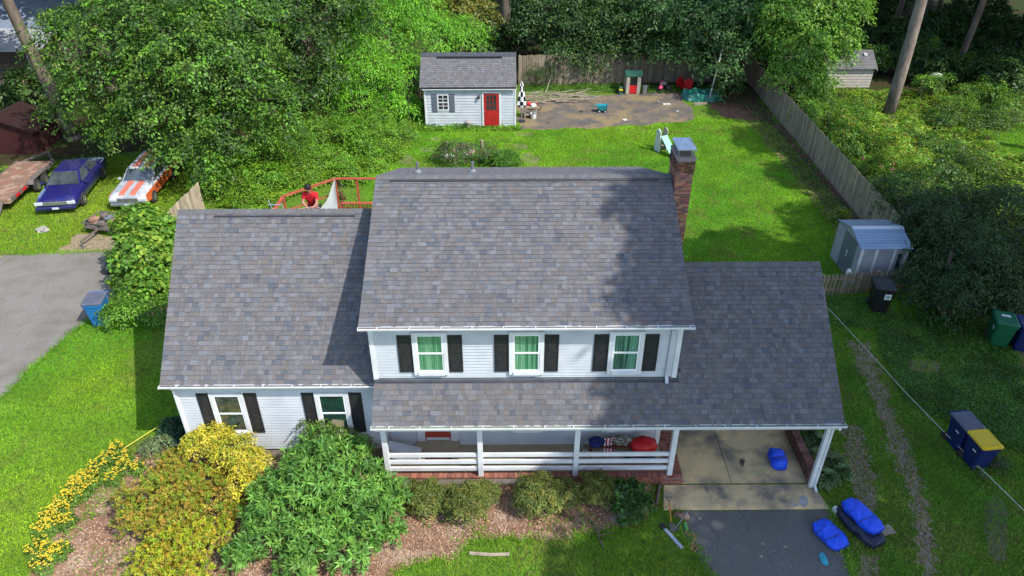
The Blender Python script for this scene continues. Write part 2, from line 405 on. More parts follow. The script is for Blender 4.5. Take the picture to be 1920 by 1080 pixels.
# roof decks under the shingles
mb = MB()
mb.prism([(EY, EZ - .004), (RY, RZ - .004), (RE, REZ - .004), (RE, REZ - .1), (RY, RZ - .12), (EY, EZ - .1)], 'X', MX0 + .01, MX1 - .01)
mr = mb.build('roof', 'flashing', H, world=True, label='high main roof')
mb = MB(); WRE = 2 * WRY - WEY
mb.prism([(WEY, WEZ - .004), (WRY, WRZ - .004), (WRE, WEZ - .004), (WRE, WEZ - .12), (WRY, WRZ - .16), (WEY, WEZ - .12)], 'X', WX0 + .01, WL)
wr_ = mb.build('roof', 'flashing', H, world=True, label='left wing roof')
mb = MB(); CRE = 2 * CRY - CEY
mb.prism([(CEY, CEZ - .004), (CRY, CRZ - .004), (CRE, CEZ - .004), (CRE, CEZ - .16), (CRY, CRZ - .18), (CEY + .02, CEZ - .16)], 'X', WR + .02, CX1 - .01)
cr_ = mb.build('roof', 'flashing', H, world=True, label='carport roof')
# white rake and fascia boards
mb = MB()
def rake(x, ya, za, yb, zb, w_=.16):
    mb.hexa([(x - .012, ya, za - w_), (x + .012, ya, za - w_), (x + .012, yb, zb - w_ - .02), (x - .012, yb, zb - w_ - .02), (x - .012, ya, za - .01), (x + .012, ya, za - .01), (x + .012, yb, zb - .01), (x - .012, yb, zb - .01)])
for x in (MX0 + .022, MX1 - .022): rake(x, EY, EZ, RY, RZ); rake(x, RE, REZ, RY, RZ)
rake(WX0 + .022, WEY, WEZ, WRY, WRZ); rake(WX0 + .022, WRE, WEZ, WRY, WRZ)
rake(CX1 - .022, CEY, CEZ, CRY, CRZ); rake(CX1 - .022, CRE, CEZ, CRY, CRZ); rake(PX0 + .02, CEY, CEZ, WY, CEZ + (WY - CEY) * .775)
mb.build('rake_board', 'white', H, world=True)
# soffits under the eaves
mb = MB(); mb.box(MX0 + .04, MX1 - .04, EY + .01, WY, EZ - .14, EZ - .105).box(WX0 + .04, WL, WEY + .01, GY, WEZ - .16, WEZ - .125)
mb.box(PX0 + .05, CX1 - .05, CEY + .05, 14.95, CEZ - .25, CEZ - .17)
mb.box(PX0 + .05, WR, 14.95, LWY, CEZ - .21, CEZ - .18)
mb.build('soffit', 'white', H, world=True)
# ridge caps
def ridge(x0, x1, y, z, slope, nm='ridge_cap', skip=0):
    x = x0; capm = None
    c, s = math.cos(slope), math.sin(slope)
    mm = MB(); L = .15
    for sg in (-1, 1):
        mm.hexa([(0, 0, .012), (.2, 0, .028), (.2, sg * L * c, -L * s + .028), (0, sg * L * c, -L * s + .012), (0, 0, .02), (.2, 0, .042), (.2, sg * L * c, -L * s + .042), (0, sg * L * c, -L * s + .02)])
    me = mm.mesh(nm, 'shingle_one')
    out = []
    while x < x1 - .2:
        o = link(nm, me, H, Vector((x, y, z)) - OFF); cc = pcol(); o.color = (*[.5 * q + .065 for q in cc], 1); x += .168; out.append(o)
    return out
ridge(MX0, MX1 + .02, RY, RZ, math.atan2(RZ - EZ, RY - EY)); ridge(WX0, WL, WRY, WRZ, math.atan2(WRZ - WEZ, WRY - WEY)); ridge(WR + .3, CX1 + .02, CRY, CRZ, math.atan2(CRZ - CEZ, CRY - CEY))
# ridge vents: the dark slotted strip below the cap
for x0, x1, y, z, sl in ((-3.5, 4.42, RY, RZ, .466), (-8.8, -4.6, WRY, WRZ, .949)):
    mb = MB(); L = .19
    for sg in (-1,):
        c_, s_ = math.cos(math.atan(sl)), math.sin(math.atan(sl))
        a = Vector((0, y - L * c_, z - L * s_)); nn = Vector((0, -s_, c_))
        b = a + Vector((0, -.045 * c_, -.045 * s_))
        P = []
        for q, hgt in ((b, .006), (a, .006), (a, .05), (b, .04)): P.append(q + nn * hgt)
        mb.loft([[(x0, p.y, p.z) for p in P], [(x1, p.y, p.z) for p in P]])
    mb.build('ridge_vent', 'black_paint', H, world=True)
# plumbing vent pipes on the back slope
for u, v in ((783, 320), (886, 317)):
    p = Y(u, v, RY + 1.6)
    mb = MB(); z = RZ - 1.6 * .393; mb.tube([(p[0], p[1], z - .05), (p[0], p[1], z + .38)], .045, 10); mb.lathe((p[0], p[1], z), [(.17, -.06), (.10, .1), (.05, .13)], 10)
    mb.build('vent_pipe', 'metal_grey', H, world=True)

# walls with clapboard courses
BC = {}
def boards(wall, x0, x1, z0, z1, y, cut=None, mt='siding'):
    n = int(round((z1 - z0) / .105)); e = (z1 - z0) / n
    for k in range(n):
        z = z0 + k * e; a, b = x0, x1
        if cut: a, b = cut(z + e / 2, a, b)
        if b - a < .05: continue
        key = (round(b - a, 3), round(e, 4), mt)
        if key not in BC:
            mm = MB(); w_ = b - a; mm.hexa([(0, -.024, 0), (w_, -.024, 0), (w_, 0, 0), (0, 0, 0), (0, -.003, e), (w_, -.003, e), (w_, 0, e), (0, 0, e)]); BC[key] = mm.mesh('siding_board', mt)
        link('siding_board', BC[key], wall, Vector((a, y, z)) - OFF)
mb = MB(); mb.box(WL, WR, WY, RE - .25, 2.9, EZ - .105)
mb.prism([(WY, EZ - .105), (RE - .25, EZ - .105), (RE - .25, REZ - .1), (RY, RZ - .13)], 'X', WL + .005, WR - .005)
w1 = mb.build('wall', 'siding', H, world=True, label='white upper front wall'); boards(w1, WL + .1, WR - .1, 3.60, EZ - .14, WY)
mb = MB(); mb.box(WL, WR, LWY, RE - .25, 0.03, 2.9)
w2 = mb.build('wall', 'siding', H, world=True, label='ground floor wall behind the porch')
boards(w2, WL + .1, Y(800, 790, LWY)[0] - .25, FZ + .03, 2.56, LWY); boards(w2, Y(843, 790, LWY)[0] + .25, WR - .12, FZ + .03, 2.56, LWY)
wbz = .52
mb = MB(); mb.box(-9.68, WL, GY, WRE - .2, wbz, WEZ - .125); mb.prism([(GY, WEZ - .125), (WRE - .2, WEZ - .125), (WRY, WRZ - .17)], 'X', -9.68, WL - .01)
w3 = mb.build('wall', 'siding', H, world=True, label='left wing wall'); boards(w3, -9.59, WL - .02, wbz, WEZ - .16, GY)
mb = MB(); mb.box(-9.64, WL - .01, GY + .03, WRE - .25, 0, wbz - .002); mb.build('foundation', 'mortar', H, world=True)
# corner boards, flashing
for bx in ((-9.71, -9.59, GY - .035, GY + .1, wbz, WEZ - .16), (WL - .03, WL + .1, WY - .035, WY + .1, 3.58, EZ - .14), (WR - .1, WR + .03, WY - .035, WY + .1, 3.58, EZ - .14),
           (WR - .12, WR + .02, LWY - .035, LWY + .1, FZ, 2.58), (WL + .1, WR - .12, LWY - .04, LWY + .002, FZ, FZ + .03), (WL + .1, WR - .1, WY - .04, WY - .002, 3.565, 3.60)):
    mb = MB(); mb.box(*bx); mb.build('corner_board', 'white', H, world=True)
mb = MB(); s_ = (CRZ - CEZ) / (CRY - CEY)
zf = lambda y: CEZ + (y - CEY) * s_ + .02
mb.hexa([(WL, WY - .08, zf(WY - .08)), (WR + .1, WY - .08, zf(WY - .08)), (WR + .1, WY - .005, zf(WY) + .06), (WL, WY - .005, zf(WY) + .06)] + [(WL, WY - .08, zf(WY - .08) + .012), (WR + .1, WY - .08, zf(WY - .08) + .012), (WR + .1, WY - .005, zf(WY) + .075), (WL, WY - .005, zf(WY) + .075)])
mb.build('flashing', 'flashing', H, world=True)

# gutters: open troughs with spikes
def gutter(x0, x1, y, z, inner):
    mb = MB(); d = .12
    mb.prism([(y - d, z + .005), (y - d + .006, z + .005), (y - d + .012, z - .06), (y - .012, z - .06), (y - .012, z + .002), (y, z + .002), (y, z - .068), (y - d + .006, z - .068), (y - d - .008, z - .02)], 'X', x0, x1)
    mb.box(x0 - .004, x0, y - d - .01, y, z - .068, z + .005).box(x1, x1 + .004, y - d - .01, y, z - .068, z + .005)
    g = mb.build('gutter', 'white', H, world=True)
    i = MB(); i.box(x0 + .01, x1 - .01, y - d + .024, y - .014, z - .058, z - .03); i.build('gutter_debris', inner, g, world=True)
    x = x0 + .5; sp = MB(); sp.box(-.012, .012, -d + .004, -.0, -.006, .004); me = sp.mesh('gutter_strap', 'white')
    while x < x1: link('gutter_strap', me, g, Vector((x, y, z)) - OFF); x += .82 + random.uniform(-.05, .05)
    return g
gutter(MX0, MX1, EY - .004, EZ + .012, 'gutter_in'); gutter(WX0, WL - .05, WEY - .004, WEZ + .012, 'gutter_in'); gutter(PX0 - .02, CX1 + .02, CEY - .004, CEZ + .012, 'gutter_moss')
# downspout on the right of the upper wall, elbow on the left wing corner
mb = MB(); x = WR - .24
mb.beam((x + .02, EY - .04, EZ - .13), (x, WY - .06, EZ - .3), .08, .06).beam((x, WY - .06, EZ - .28), (x - .02, WY - .06, 3.66), .085, .06, up=(0, 1, 0)).beam((x - .02, WY - .06, 3.7), (x - .02, WY - .22, 3.56), .08, .06)
mb.build('downspout', 'siding', H, world=True)
mb = MB(); mb.beam((-9.63, WEY - .05, WEZ - .08), (-9.65, GY - .05, WEZ - .30), .07, .06).beam((-9.65, GY - .06, WEZ - .28), (-9.65, GY - .06, .2), .075, .06, up=(0, 1, 0)); mb.build('downspout', 'white', H, world=True)

# windows: frame > glass, curtain; shutters
mat('curtain', (.06, .24, .12), (.22, .44, .27), sc=3, rough=.8, stretch=(6, 1, .12), lo=.42, hi=.6)  # pale and dark streaks paint the folds' light and shade into the cloth
mat('curtain_pale', (.025, .08, .06), (.16, .36, .27), sc=3, rough=.8, stretch=(5, 1, .12), lo=.4, hi=.58)  # fold light and shade painted in as streaks here too
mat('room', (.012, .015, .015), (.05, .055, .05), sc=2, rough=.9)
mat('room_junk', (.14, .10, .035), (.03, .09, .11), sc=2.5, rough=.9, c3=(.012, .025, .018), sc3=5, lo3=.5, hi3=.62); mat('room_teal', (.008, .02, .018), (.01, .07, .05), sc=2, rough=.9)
mat('sash', (.78, .79, .8), rough=.4)
def shutter(parent, x0, x1, z0, z1, y, off=OFF):
    mb = MB(); mb.box(x0, x1, y - .035, y - .008, z0, z1); zm = (z0 + z1) / 2; b = .05
    for a, c in ((z0 + .06, zm - .03), (zm + .03, z1 - .06)):
        i = len(mb.v); mb.prism([(x0 + b, a), (x1 - b, a), (x1 - b, c), (x0 + b, c)], 'Y', y - .043, y - .036)
        mb.prism([(x0 + b + .035, a + .035), (x1 - b - .035, a + .035), (x1 - b - .035, c - .035), (x0 + b + .035, c - .035)], 'Y', y - .052, y - .043)
    mb.box(x0, x0 + .03, y - .047, y - .035, z0, z1).box(x1 - .03, x1, y - .047, y - .035, z0, z1)
    mb.box(x0 + .03, x1 - .03, y - .047, y - .035, z0, z0 + .04).box(x0 + .03, x1 - .03, y - .047, y - .035, z1 - .04, z1)
    return mb.build('shutter', 'black_paint', parent, world=True)
def window(x0, x1, z0, z1, y, inside, label=None, zcut=None):
    """x0..x1, z0..z1 is the outside of the trim"""
    t = .115; mb = MB(); yo = y - .085
    mb.box(x0, x0 + t, yo, y, z0, z1).box(x1 - t, x1, yo, y, z0, z1).box(x0 + t, x1 - t, yo, y, z1 - t * .8, z1).box(x0 + t, x1 - t, yo - .03, y, z0, z0 + t)
    fr = mb.build('window', 'white', H, world=True, bevel=.006)
    if label: fr['label'] = label
    a, b, c, d = x0 + t, x1 - t, z0 + t, z1 - t * .8; zm = (c + d) / 2; s = .042
    for (p, q, yy) in ((c, zm, yo + .022), (zm, d, yo + .008)):
        mb = MB(); mb.box(a, a + s, yy, yy + .02, p, q).box(b - s, b, yy, yy + .02, p, q).box(a + s, b - s, yy, yy + .02, p, p + s).box(a + s, b - s, yy, yy + .02, q - s * .7, q)
        mb.build('sash', 'sash', fr, world=True)
        g = MB(); g.box(a + s, b - s, yy + .008, yy + .012, p + s, q - s * .7); g.build('pane', 'glass', fr, world=True)
    if inside.startswith('curtain'):
        mb = MB(); n = 40; P = []
        for k in range(n + 1):
            xx = a + (b - a) * k / n; P.append((xx, y - .036 + .006 * math.sin(k * 1.9) + .004 * math.sin(k * .7 + 2)))
        for k in range(n):
            mb.quadm([(P[k][0], P[k][1], c), (P[k + 1][0], P[k + 1][1], c), (P[k + 1][0], P[k + 1][1], d), (P[k][0], P[k][1], d)])
        mb.build('curtain', inside, fr, world=True, smooth=True)
    else:
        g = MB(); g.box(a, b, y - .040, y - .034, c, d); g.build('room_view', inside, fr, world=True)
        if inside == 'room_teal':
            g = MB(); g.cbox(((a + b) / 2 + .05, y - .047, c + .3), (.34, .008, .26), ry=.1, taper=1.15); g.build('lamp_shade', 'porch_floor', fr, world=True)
    return fr
for (a, b), (sl0, sl1), (sr0, sr1), lb in (((772, 842), (746, 776), (840, 867), 'upper window with green curtains, leftmost'), ((955, 1019), (928, 953), (1020, 1046), 'middle upper window with green curtains'), ((1140, 1205), (1113, 1140), (1206, 1233), 'upper window with green curtains parted, rightmost')):
    zc = 4.52
    X = lambda u, v=660: Y(u, v, WY)[0]
    xa, xb = X(a), X(b); cx = (xa + xb) / 2
    window(cx - .475, cx + .475, 3.78, 5.24, WY, 'curtain' if b < 1100 else 'curtain_pale', lb)
    shutter(H, cx - .475 - .40, cx - .485, 3.86, 5.12, WY); shutter(H, cx + .485, cx + .475 + .40, 3.86, 5.12, WY)
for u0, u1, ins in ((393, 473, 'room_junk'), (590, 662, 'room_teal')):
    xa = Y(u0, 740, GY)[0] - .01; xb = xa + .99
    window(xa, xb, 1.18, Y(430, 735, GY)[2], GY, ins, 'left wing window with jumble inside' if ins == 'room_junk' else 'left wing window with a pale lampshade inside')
    shutter(H, xa - .37, xa - .01, 1.22, Y(430, 736, GY)[2], GY); shutter(H, xb + .01, xb + .37, 1.22, Y(430, 736, GY)[2], GY)
# lower porch windows, mostly hidden by the roof
for ul, ur in ((957, 1012), (1128, 1171)):
    xa = Y(ul, 805, LWY)[0]; xa, xb = (xa, xa + 1.0)
    zb = Y(980, 807, LWY)[2]
    window(xa, xb, zb, zb + 1.2, LWY, 'room', None)
    shutter(H, xa - .42, xa - .02, zb + .03, zb + 1.15, LWY); shutter(H, xb + .02, xb + .42, zb + .03, zb + 1.15, LWY)
# front door
mat('door_red', (.38, .06, .035), (.30, .045, .03), sc=3, rough=.45)
xa, xb = Y(797, 808, LWY)[0], Y(845, 808, LWY)[0]
mb = MB(); mb.box(xa, xb, LWY - .02, LWY + .01, FZ + .21, 2.5); D = mb.build('door', 'door_red', H, world=True)
g = MB(); g.box(xa + .08, xb - .08, LWY - .035, LWY - .028, FZ + .9, 2.3); g.build('pane', 'glass', D, world=True)
g = MB(); g.box(xa + .04, xb - .04, LWY - .045, LWY - .02, FZ + .22, FZ + .3); g.build('kick_plate', 'white', D, world=True)
g = MB(); g.tube([(xb - .1, LWY - .08, FZ + 1.1), (xb - .1, LWY - .02, FZ + 1.1)], .025, 8); g.build('handle', 'metal_grey', D, world=True)
mb = MB(); mb.box(xa - .24, xa - .005, LWY - .05, LWY, FZ + .17, 2.55).box(xb + .005, xb + .24, LWY - .05, LWY, FZ + .17, 2.55); mb.build('door_frame', 'white', H, world=True)
mb = MB(); mb.box(xa - .26, xb + .26, LWY - .26, LWY, FZ, FZ + .16); mb.build('doorstep', 'porch_floor', H, world=True)

# porch: floor, brick edge, columns, rails
mb = MB(); mb.box(WL, 4.62, 15.2, LWY, 0, FZ); mb.build('porch_floor', 'porch_floor', H, world=True)
BRK = [(.34, .135, .085), (.40, .17, .11), (.29, .11, .075), (.36, .16, .12), (.25, .10, .08)]
def brick_mesh(dx, dy, dz, j=.010):
    mm = MB(); mm.box(j / 2, dx - j / 2, 0, dy, j / 2, dz - j / 2); return mm.mesh('brick', 'brick')
pb = MB(); pb.box(WL, 4.66, 15.0, 15.2, 0, FZ - .012).box(4.63, 5.16, 14.98, 17.3, 0, FZ - .13)
base = pb.build('porch_base', 'mortar', H, world=True)
me = brick_mesh(.0747, .215, .06); nb = 0
x = WL
while x < 4.62: 
    o = link('brick', me, base, Vector((x, 14.975, FZ - .055)) - OFF); o.color = (*random.choice(BRK), 1); x += .0747; nb += 1
me = brick_mesh(.21, .03, .067)
for r in range(4):
    x = 1.9 + (.1 if r % 2 else 0)
    while x < 5.05:
        o = link('brick', me, base, Vector((x, 14.968, r * .072 + .005 - (.0 if x < 4.6 else 0))) - OFF
                 ) if not (x > 4.5 and r > 2) else None
        if o: o.color = (*random.choice(BRK), 1)
        x += .215
# step bricks on the carport side: rows running away from the camera
mm = MB(); mm.box(.004, .235, .005, .07, 0, .05); me = mm.mesh('brick', 'brick')
yy = 14.99
while yy < 17.25:
    for x in (4.66, 4.9):
        o = link('brick', me, base, Vector((x, yy, FZ - .125)) - OFF); o.color = (*random.choice(BRK), 1)
    yy += .075
cols = [(Y(712, 806, 15.02)[0] + .03, 'l'), (Y(902, 888, 15.08)[0], 'm'), (Y(1078, 888, 15.08)[0], 'm'), (Y(1254, 888, 15.08)[0], 'm')]
CXS = [WL + .16, cols[1][0], cols[2][0], cols[3][0]]
for x in CXS:
    mb = MB(); mb.box(x - .075, x + .075, 15.0, 15.15, FZ + .006, CEZ - .25); mb.build('column', 'white', H, world=True, bevel=.008)
for a, b in zip(CXS[:-1], CXS[1:]):
    for z in (.56, .84, 1.12):
        mb = MB(); mb.box(a + .075, b - .075, 15.045, 15.10, z, z + .14); mb.build('rail', 'white', H, world=True, bevel=.006)
# carport corner post with beam, brick kerb wall
mb = MB(); px_ = 8.96; mb.box(px_ - .09, px_ + .03, 14.80, 14.92, 0.0, CEZ - .27); mb.box(px_ + .035, px_ + .10, 14.78, 14.84, .06, CEZ - .27); mb.build('column', 'white', H, world=True, bevel=.006, label='carport corner post with downspout')
mb = MB(); mb.beam((px_ + .07, 14.81, .1), (px_ + .07, 14.62, .03), .065, .06).beam((px_ + .07, 14.81, CEZ - .3), (px_ + .12, 14.57, CEZ - .15), .07, .06); mb.build('downspout', 'white', H, world=True)
mb = MB(); mb.box(8.8, 8.95, 20.8, 20.95, 0, 2.5).box(4.9, 5.0, 20.8, 20.95, 0, 2.5); mb.build('column', 'white', H, world=True)
mb = MB(); mb.box(4.7, 9.0, 14.83, 14.95, CEZ - .40, CEZ - .25); mb.build('beam', 'white', H, world=True)
kerb = MB(); kerb.box(8.90, 9.10, 15.0, 21, 0, .42); K = kerb.build('brick_wall', 'mortar', H, world=True, label='low brick wall along the carport')
mm = MB(); mm.box(-.012, .232, .005, .07, 0, .062); me = mm.mesh('brick', 'brick'); mm = MB(); mm.box(0, .012, .005, .2, 0.004, .062); me2 = mm.mesh('brick', 'brick')
yy = 14.98; DB = [(.15, .07, .055), (.19, .09, .07), (.12, .06, .05), (.21, .12, .10)]
while yy < 20.5:
    o = link('brick', me, K, Vector((8.89, yy, .42)) - OFF); o.color = (*random.choice(DB), 1); yy += .075
for r in range(6):
    yy = 15.0 + (.1 if r % 2 else 0)
    while yy < 16.9:
        o = link('brick', me2, K, Vector((8.889, yy, r * .07)) - OFF); o.color = (*random.choice(DB), 1); yy += .21
# kerb front end
mm = MB(); mm.box(0, .2, 0, .014, .004, .062); me2 = mm.mesh('brick', 'brick')
for r in range(6):
    o = link('brick', me2, K, Vector((8.9, 14.986, r * .07)) - OFF); o.color = (*random.choice(DB), 1)

# chimney: brick stack with crown, flue and metal cap
cx0 = 4.86; cx1 = cx0 + .48; cy0 = RY - .52; cy1 = cy0 + .95; ctop = 8.45
cm = MB(); cm.box(cx0 + .006, cx1 - .006, cy0 + .006, cy1 - .006, 0, ctop); CH = cm.build('chimney', 'mortar', H, world=True)
mf = MB(); mf.box(.005, .195, 0, .02, .005, .0625); mef = mf.mesh('brick', 'brick'); mf = MB(); mf.box(0, .02, .005, .195, .005, .0625); mes = mf.mesh('brick', 'brick')
mh = MB(); mh.box(.005, .087, 0, .02, .005, .0625); meh = mh.mesh('brick', 'brick')
BRC = [(.42, .19, .12), (.34, .15, .10), (.48, .26, .18), (.28, .14, .105), (.2, .12, .1)]
z = 4.0; k = 0; br_rest = MB(); cnt = 0
while z < ctop - .05:
    out = .03 if z > ctop - .42 and int(k) % 1 == 0 else 0
    dark = .5 if z > ctop - .45 else 1
    x = cx0 - (.1 if k % 2 else 0)
    while x < cx1 - .02:
        xa = max(x, cx0); wid = min(x + .2, cx1) - xa
        col = tuple(q * dark * random.uniform(.7, 1.15) for q in random.choice(BRC))
        if wid > .05:
            if z > 5.6 and wid > .15 and cnt < 300:
                o = link('brick', mef, CH, Vector((xa, cy0 - out, z)) - OFF); o.color = (*col, 1); cnt += 1
            else:
                br_rest.cur = col; br_rest.box(xa + .005, xa + wid - .005, cy0 - out, cy0 + .02, z + .005, z + .0625)
        x += .2
    y = cy0 + .0 - (.1 if k % 2 else 0)
    while y < cy1 - .02:
        ya = max(y, cy0); wid = min(y + .2, cy1) - ya; col = tuple(q * dark * random.uniform(.7, 1.1) for q in random.choice(BRC))
        if wid > .05:
            if z > 7.2 and wid > .15 and cnt < 300:
                o = link('brick', mes, CH, Vector((cx0 - out, ya, z)) - OFF); o.color = (*col, 1); cnt += 1
            else:
                br_rest.cur = col; br_rest.box(cx0 - out, cx0 + .02, ya + .005, ya + wid - .005, z + .005, z + .0625)
            br_rest.cur = col; br_rest.box(cx1 - .02, cx1 + .004 + out, ya + .005, ya + wid - .005, z + .005, z + .0625)
        y += .2
    z += .0677; k += 1
stuff(br_rest.build('brick_field', 'brick_attr', CH, world=True, col=True))
mb = MB(); mb.box(cx0 - .04, cx1 + .04, cy0 - .04, cy1 + .04, ctop, ctop + .07); mb.build('chimney_crown', 'mortar', CH, world=True)
mat('flue', (.13, .09, .07), (.05, .045, .04), sc=6, rough=.9)
mb = MB(); mb.box(cx0 + .1, cx1 - .1, cy0 + .14, cy1 - .14, ctop + .07, ctop + .26); mb.build('flue', 'flue', CH, world=True)
cc = ((cx0 + cx1) / 2, (cy0 + cy1) / 2)
mb = MB(); a, b = .27, .44; z0 = ctop + .32
ring = lambda a, b, z: [(cc[0] - a, cc[1] - b, z), (cc[0] + a, cc[1] - b, z), (cc[0] + a, cc[1] + b, z), (cc[0] - a, cc[1] + b, z)]
mb.loft([ring(a, b, z0 - .04), ring(a, b, z0), ring(a * .86, b * .88, z0 + .03), ring(.02, .04, z0 + .17)])
CAP = mb.build('chimney_cap', 'galv', CH, world=True)
mb = MB()
for sx in (-1, 1):
    for sy in (-1, 1): mb.beam((cc[0] + sx * .22, cc[1] + sy * .38, ctop + .06), (cc[0] + sx * .22, cc[1] + sy * .38, z0 - .03), .02, .02)
for k in range(9):
    t = -.22 + .44 * k / 8; mb.beam((cc[0] + t, cc[1] - .38, ctop + .07), (cc[0] + t, cc[1] - .38, z0 - .02), .006, .006)
mb.build('cap_screen', 'metal_grey', CAP and CH, world=True)
for sx, sy in ((-1, -1), (1, -1), (1, 1), (-1, 1)):
    pass
mb = MB()
for sx, sy in ((-1, -1), (1, -1), (1, 1), (-1, 1)): mb.beam((cc[0] + sx * a * .86, cc[1] + sy * b * .88, z0 + .034), (cc[0], cc[1], z0 + .178), .014, .01)
mb.build('cap_seam', 'white', CH, world=True)
# unseen rear wall, added to keep the inside of the carport dark
mb = MB(); mb.box(4.7, 8.9, 20.96, 21.04, 0.03, 2.5); mb.build('wall', 'grey_siding', H, world=True, label='unseen rear wall added to darken the carport')
mb = MB(); mb.box(4.75, 5.15, 17.35, 18.0, .03, 1.6)
solo(mb, 'storage_cabinet', 'twig', 'brown wooden cupboard against the house wall under the carport', 'cupboard')
# ---------------------------------------------------------------- foliage
def unit(a): return a / np.maximum(np.linalg.norm(a, axis=1, keepdims=True), 1e-6)
def leaf_arrays(P, A, N, L, W, fold=.12):
    """kite shaped leaves: centre P, long axis A, normal N"""
    A = unit(A); S = unit(np.cross(A, N)); N = np.cross(S, A)
    L = np.asarray(L).reshape(-1, 1); W = np.asarray(W).reshape(-1, 1)
    V = np.stack([P - A * L * .5, P + S * W * .5 + N * L * fold - A * L * .05, P + A * L * .5 - N * L * fold * .6, P - S * W * .5 + N * L * fold - A * L * .05], 1)
    return V.reshape(-1, 3)
def leaf_mesh(name, V, cols, mt='leaf'):
    n = len(V) // 4
    return mesh_np(name, V, 4, np.arange(n * 4), mt, cols)
def clump_leaves(clumps, nclus, per, L, asp, pal, spread=.22, rng=RN, droop=.25, flat=.35, fill=.35, tufts=False, colvar=.4, gap=-.38):
    """clumps: (x,y,z,rx,ry,rz); leaves gathered in sprays over the clump shells"""
    cl = np.array(clumps, float); area = (cl[:, 3] * cl[:, 4] + cl[:, 3] * cl[:, 5] + cl[:, 4] * cl[:, 5]); w = area / area.sum()
    k = rng.choice(len(cl), nclus, p=w); d = unit(rng.normal(size=(nclus, 3))); d[:, 2] = np.where(d[:, 2] < -.35, -d[:, 2], d[:, 2])
    r = 1 - fill * rng.random(nclus) ** 1.6 + rng.normal(size=nclus) * .05
    q_ = np.sin(d[:, 0] * 7 + k) * np.cos(d[:, 1] * 6 + d[:, 2] * 5 + k * 2); r += .24 * q_
    kp = (q_ + .35 * rng.random(nclus)) > gap; d, r, k = d[kp], r[kp], k[kp]; nclus = len(k)
    cc = cl[k, :3] + d * cl[k, 3:6] * r[:, None]
    out = unit(d / cl[k, 3:6])
    pal = np.array(pal, float); pc = pal[rng.integers(0, len(pal), nclus)] * (1 + colvar * (rng.random((nclus, 1)) - .5) * 1.6)
    ctint = 1 + .22 * (rng.random(len(cl)) - .5); pc = pc * ctint[k][:, None]
    ii = np.repeat(np.arange(nclus), per); n = len(ii)
    if tufts:
        a = unit(out[ii] * .5 + rng.normal(size=(n, 3)) * .8 + [0, 0, .1]); P = cc[ii] + a * (np.asarray(L) * .5)
        A = a; N = unit(out[ii] + rng.normal(size=(n, 3)) * .3 + [0, 0, .5])
    else:
        nc = unit(out * .55 + rng.normal(size=(nclus, 3)) * .22 + [0, 0, .75])       # each spray is a fan lying roughly level
        tdir = rng.normal(size=(nclus, 3)) * .6 + out; tdir = unit(tdir - nc * np.sum(tdir * nc, 1, keepdims=True)); cd_ = np.cross(nc, tdir)
        a_ = rng.random((n, 1)) * 3.0 - .9; b_ = rng.normal(size=(n, 1)); h_ = rng.normal(size=(n, 1))
        P = cc[ii] + tdir[ii] * a_ * spread * .95 + cd_[ii] * b_ * spread * .62 * (1.25 - .3 * a_) + nc[ii] * h_ * spread * .16 - np.array([0, 0, 1.0]) * np.maximum(a_, 0) ** 2 * spread * .14 * (1 + droop)
        A = unit(rng.normal(size=(n, 3)) * .35 + tdir[ii] * .7 + cd_[ii] * np.sign(b_) * .6 - [0, 0, droop * .7]); N = unit(nc[ii] + rng.normal(size=(n, 3)) * .3)
    Ls = L * (.65 + .7 * rng.random(n)); V = leaf_arrays(P, A, N, Ls, Ls * asp)
    return V, pc[ii] * (1 + .3 * (rng.random((n, 1)) - .5))
def limb(mb, a, b, r0, r1, n=6, wob=.25, seg=5):
    a = Vector(a); b = Vector(b); pts = []; rad = []
    for k in range(seg + 1):
        t = k / seg; p = a.lerp(b, t); s = wob * math.sin(t * math.pi)
        pts.append(p + Vector((random.uniform(-s, s), random.uniform(-s, s), random.uniform(-s, s) + s * .3))); rad.append(r0 + (r1 - r0) * t)
    mb.tube(pts, rad, n); return pts
def plant(name, label, cat, base, clumps, nclus, per, L, asp, pal, group=None, trunk=None, bark='bark', leafmat='leaf', nl=7, crown='crown', **kw):
    """trunk: (radius, top point) ; clumps in world coordinates"""
    T = thing(name, label, cat, base, 0, group); B = np.array(base)
    cl = [(c[0] - B[0], c[1] - B[1], c[2] - B[2], *c[3:]) for c in clumps]
    V, cols = clump_leaves(cl, nclus, per, L, asp, pal, **kw)
    V[:, 2] = np.maximum(V[:, 2], .02 - B[2])
    link(crown, leaf_mesh(crown, V, cols, leafmat), T)
    if trunk:
        r, top = trunk; mb = MB(); tp = Vector(top) - Vector(base)
        limb(mb, (0, 0, -.1), tp, r, r * .45, 9, .25, 7)
        order = sorted(cl, key=lambda c: -c[3])[:nl]
        for c in order:
            t = random.uniform(.35, .95); s = tp * t
            e = limb(mb, s, (c[0], c[1], c[2]), r * .35, r * .1, 6, .4, 5)
            for _ in range(4):
                q = e[random.randint(2, 4)]; dd = Vector((random.uniform(-1, 1) * c[3], random.uniform(-1, 1) * c[4], random.uniform(-.3, 1) * c[5])) * .85
                limb(mb, q, Vector((c[0], c[1], c[2])) + dd, r * .12, .012, 4, .2, 4)
        mb.build('trunk', bark, T, smooth=True)
    else:
        mb = MB()
        for c in cl:
            for _ in range(5):
                dd = Vector((random.uniform(-1, 1) * c[3], random.uniform(-1, 1) * c[4], random.uniform(.1, .8) * c[5])) * .8
                limb(mb, (c[0] * .6, c[1] * .6, 0), Vector((c[0], c[1], c[2])) + dd, .022, .008, 4, .06, 4)
        mb.build('stem', 'twig', T)
    return T
def cl(u, v, y, r, ry=None, rz=None):          # clump centred where pixel (u,v) meets depth y
    p = Y(u, v, y); return (p[0], p[1], p[2], r, ry or r, rz or r * .75)
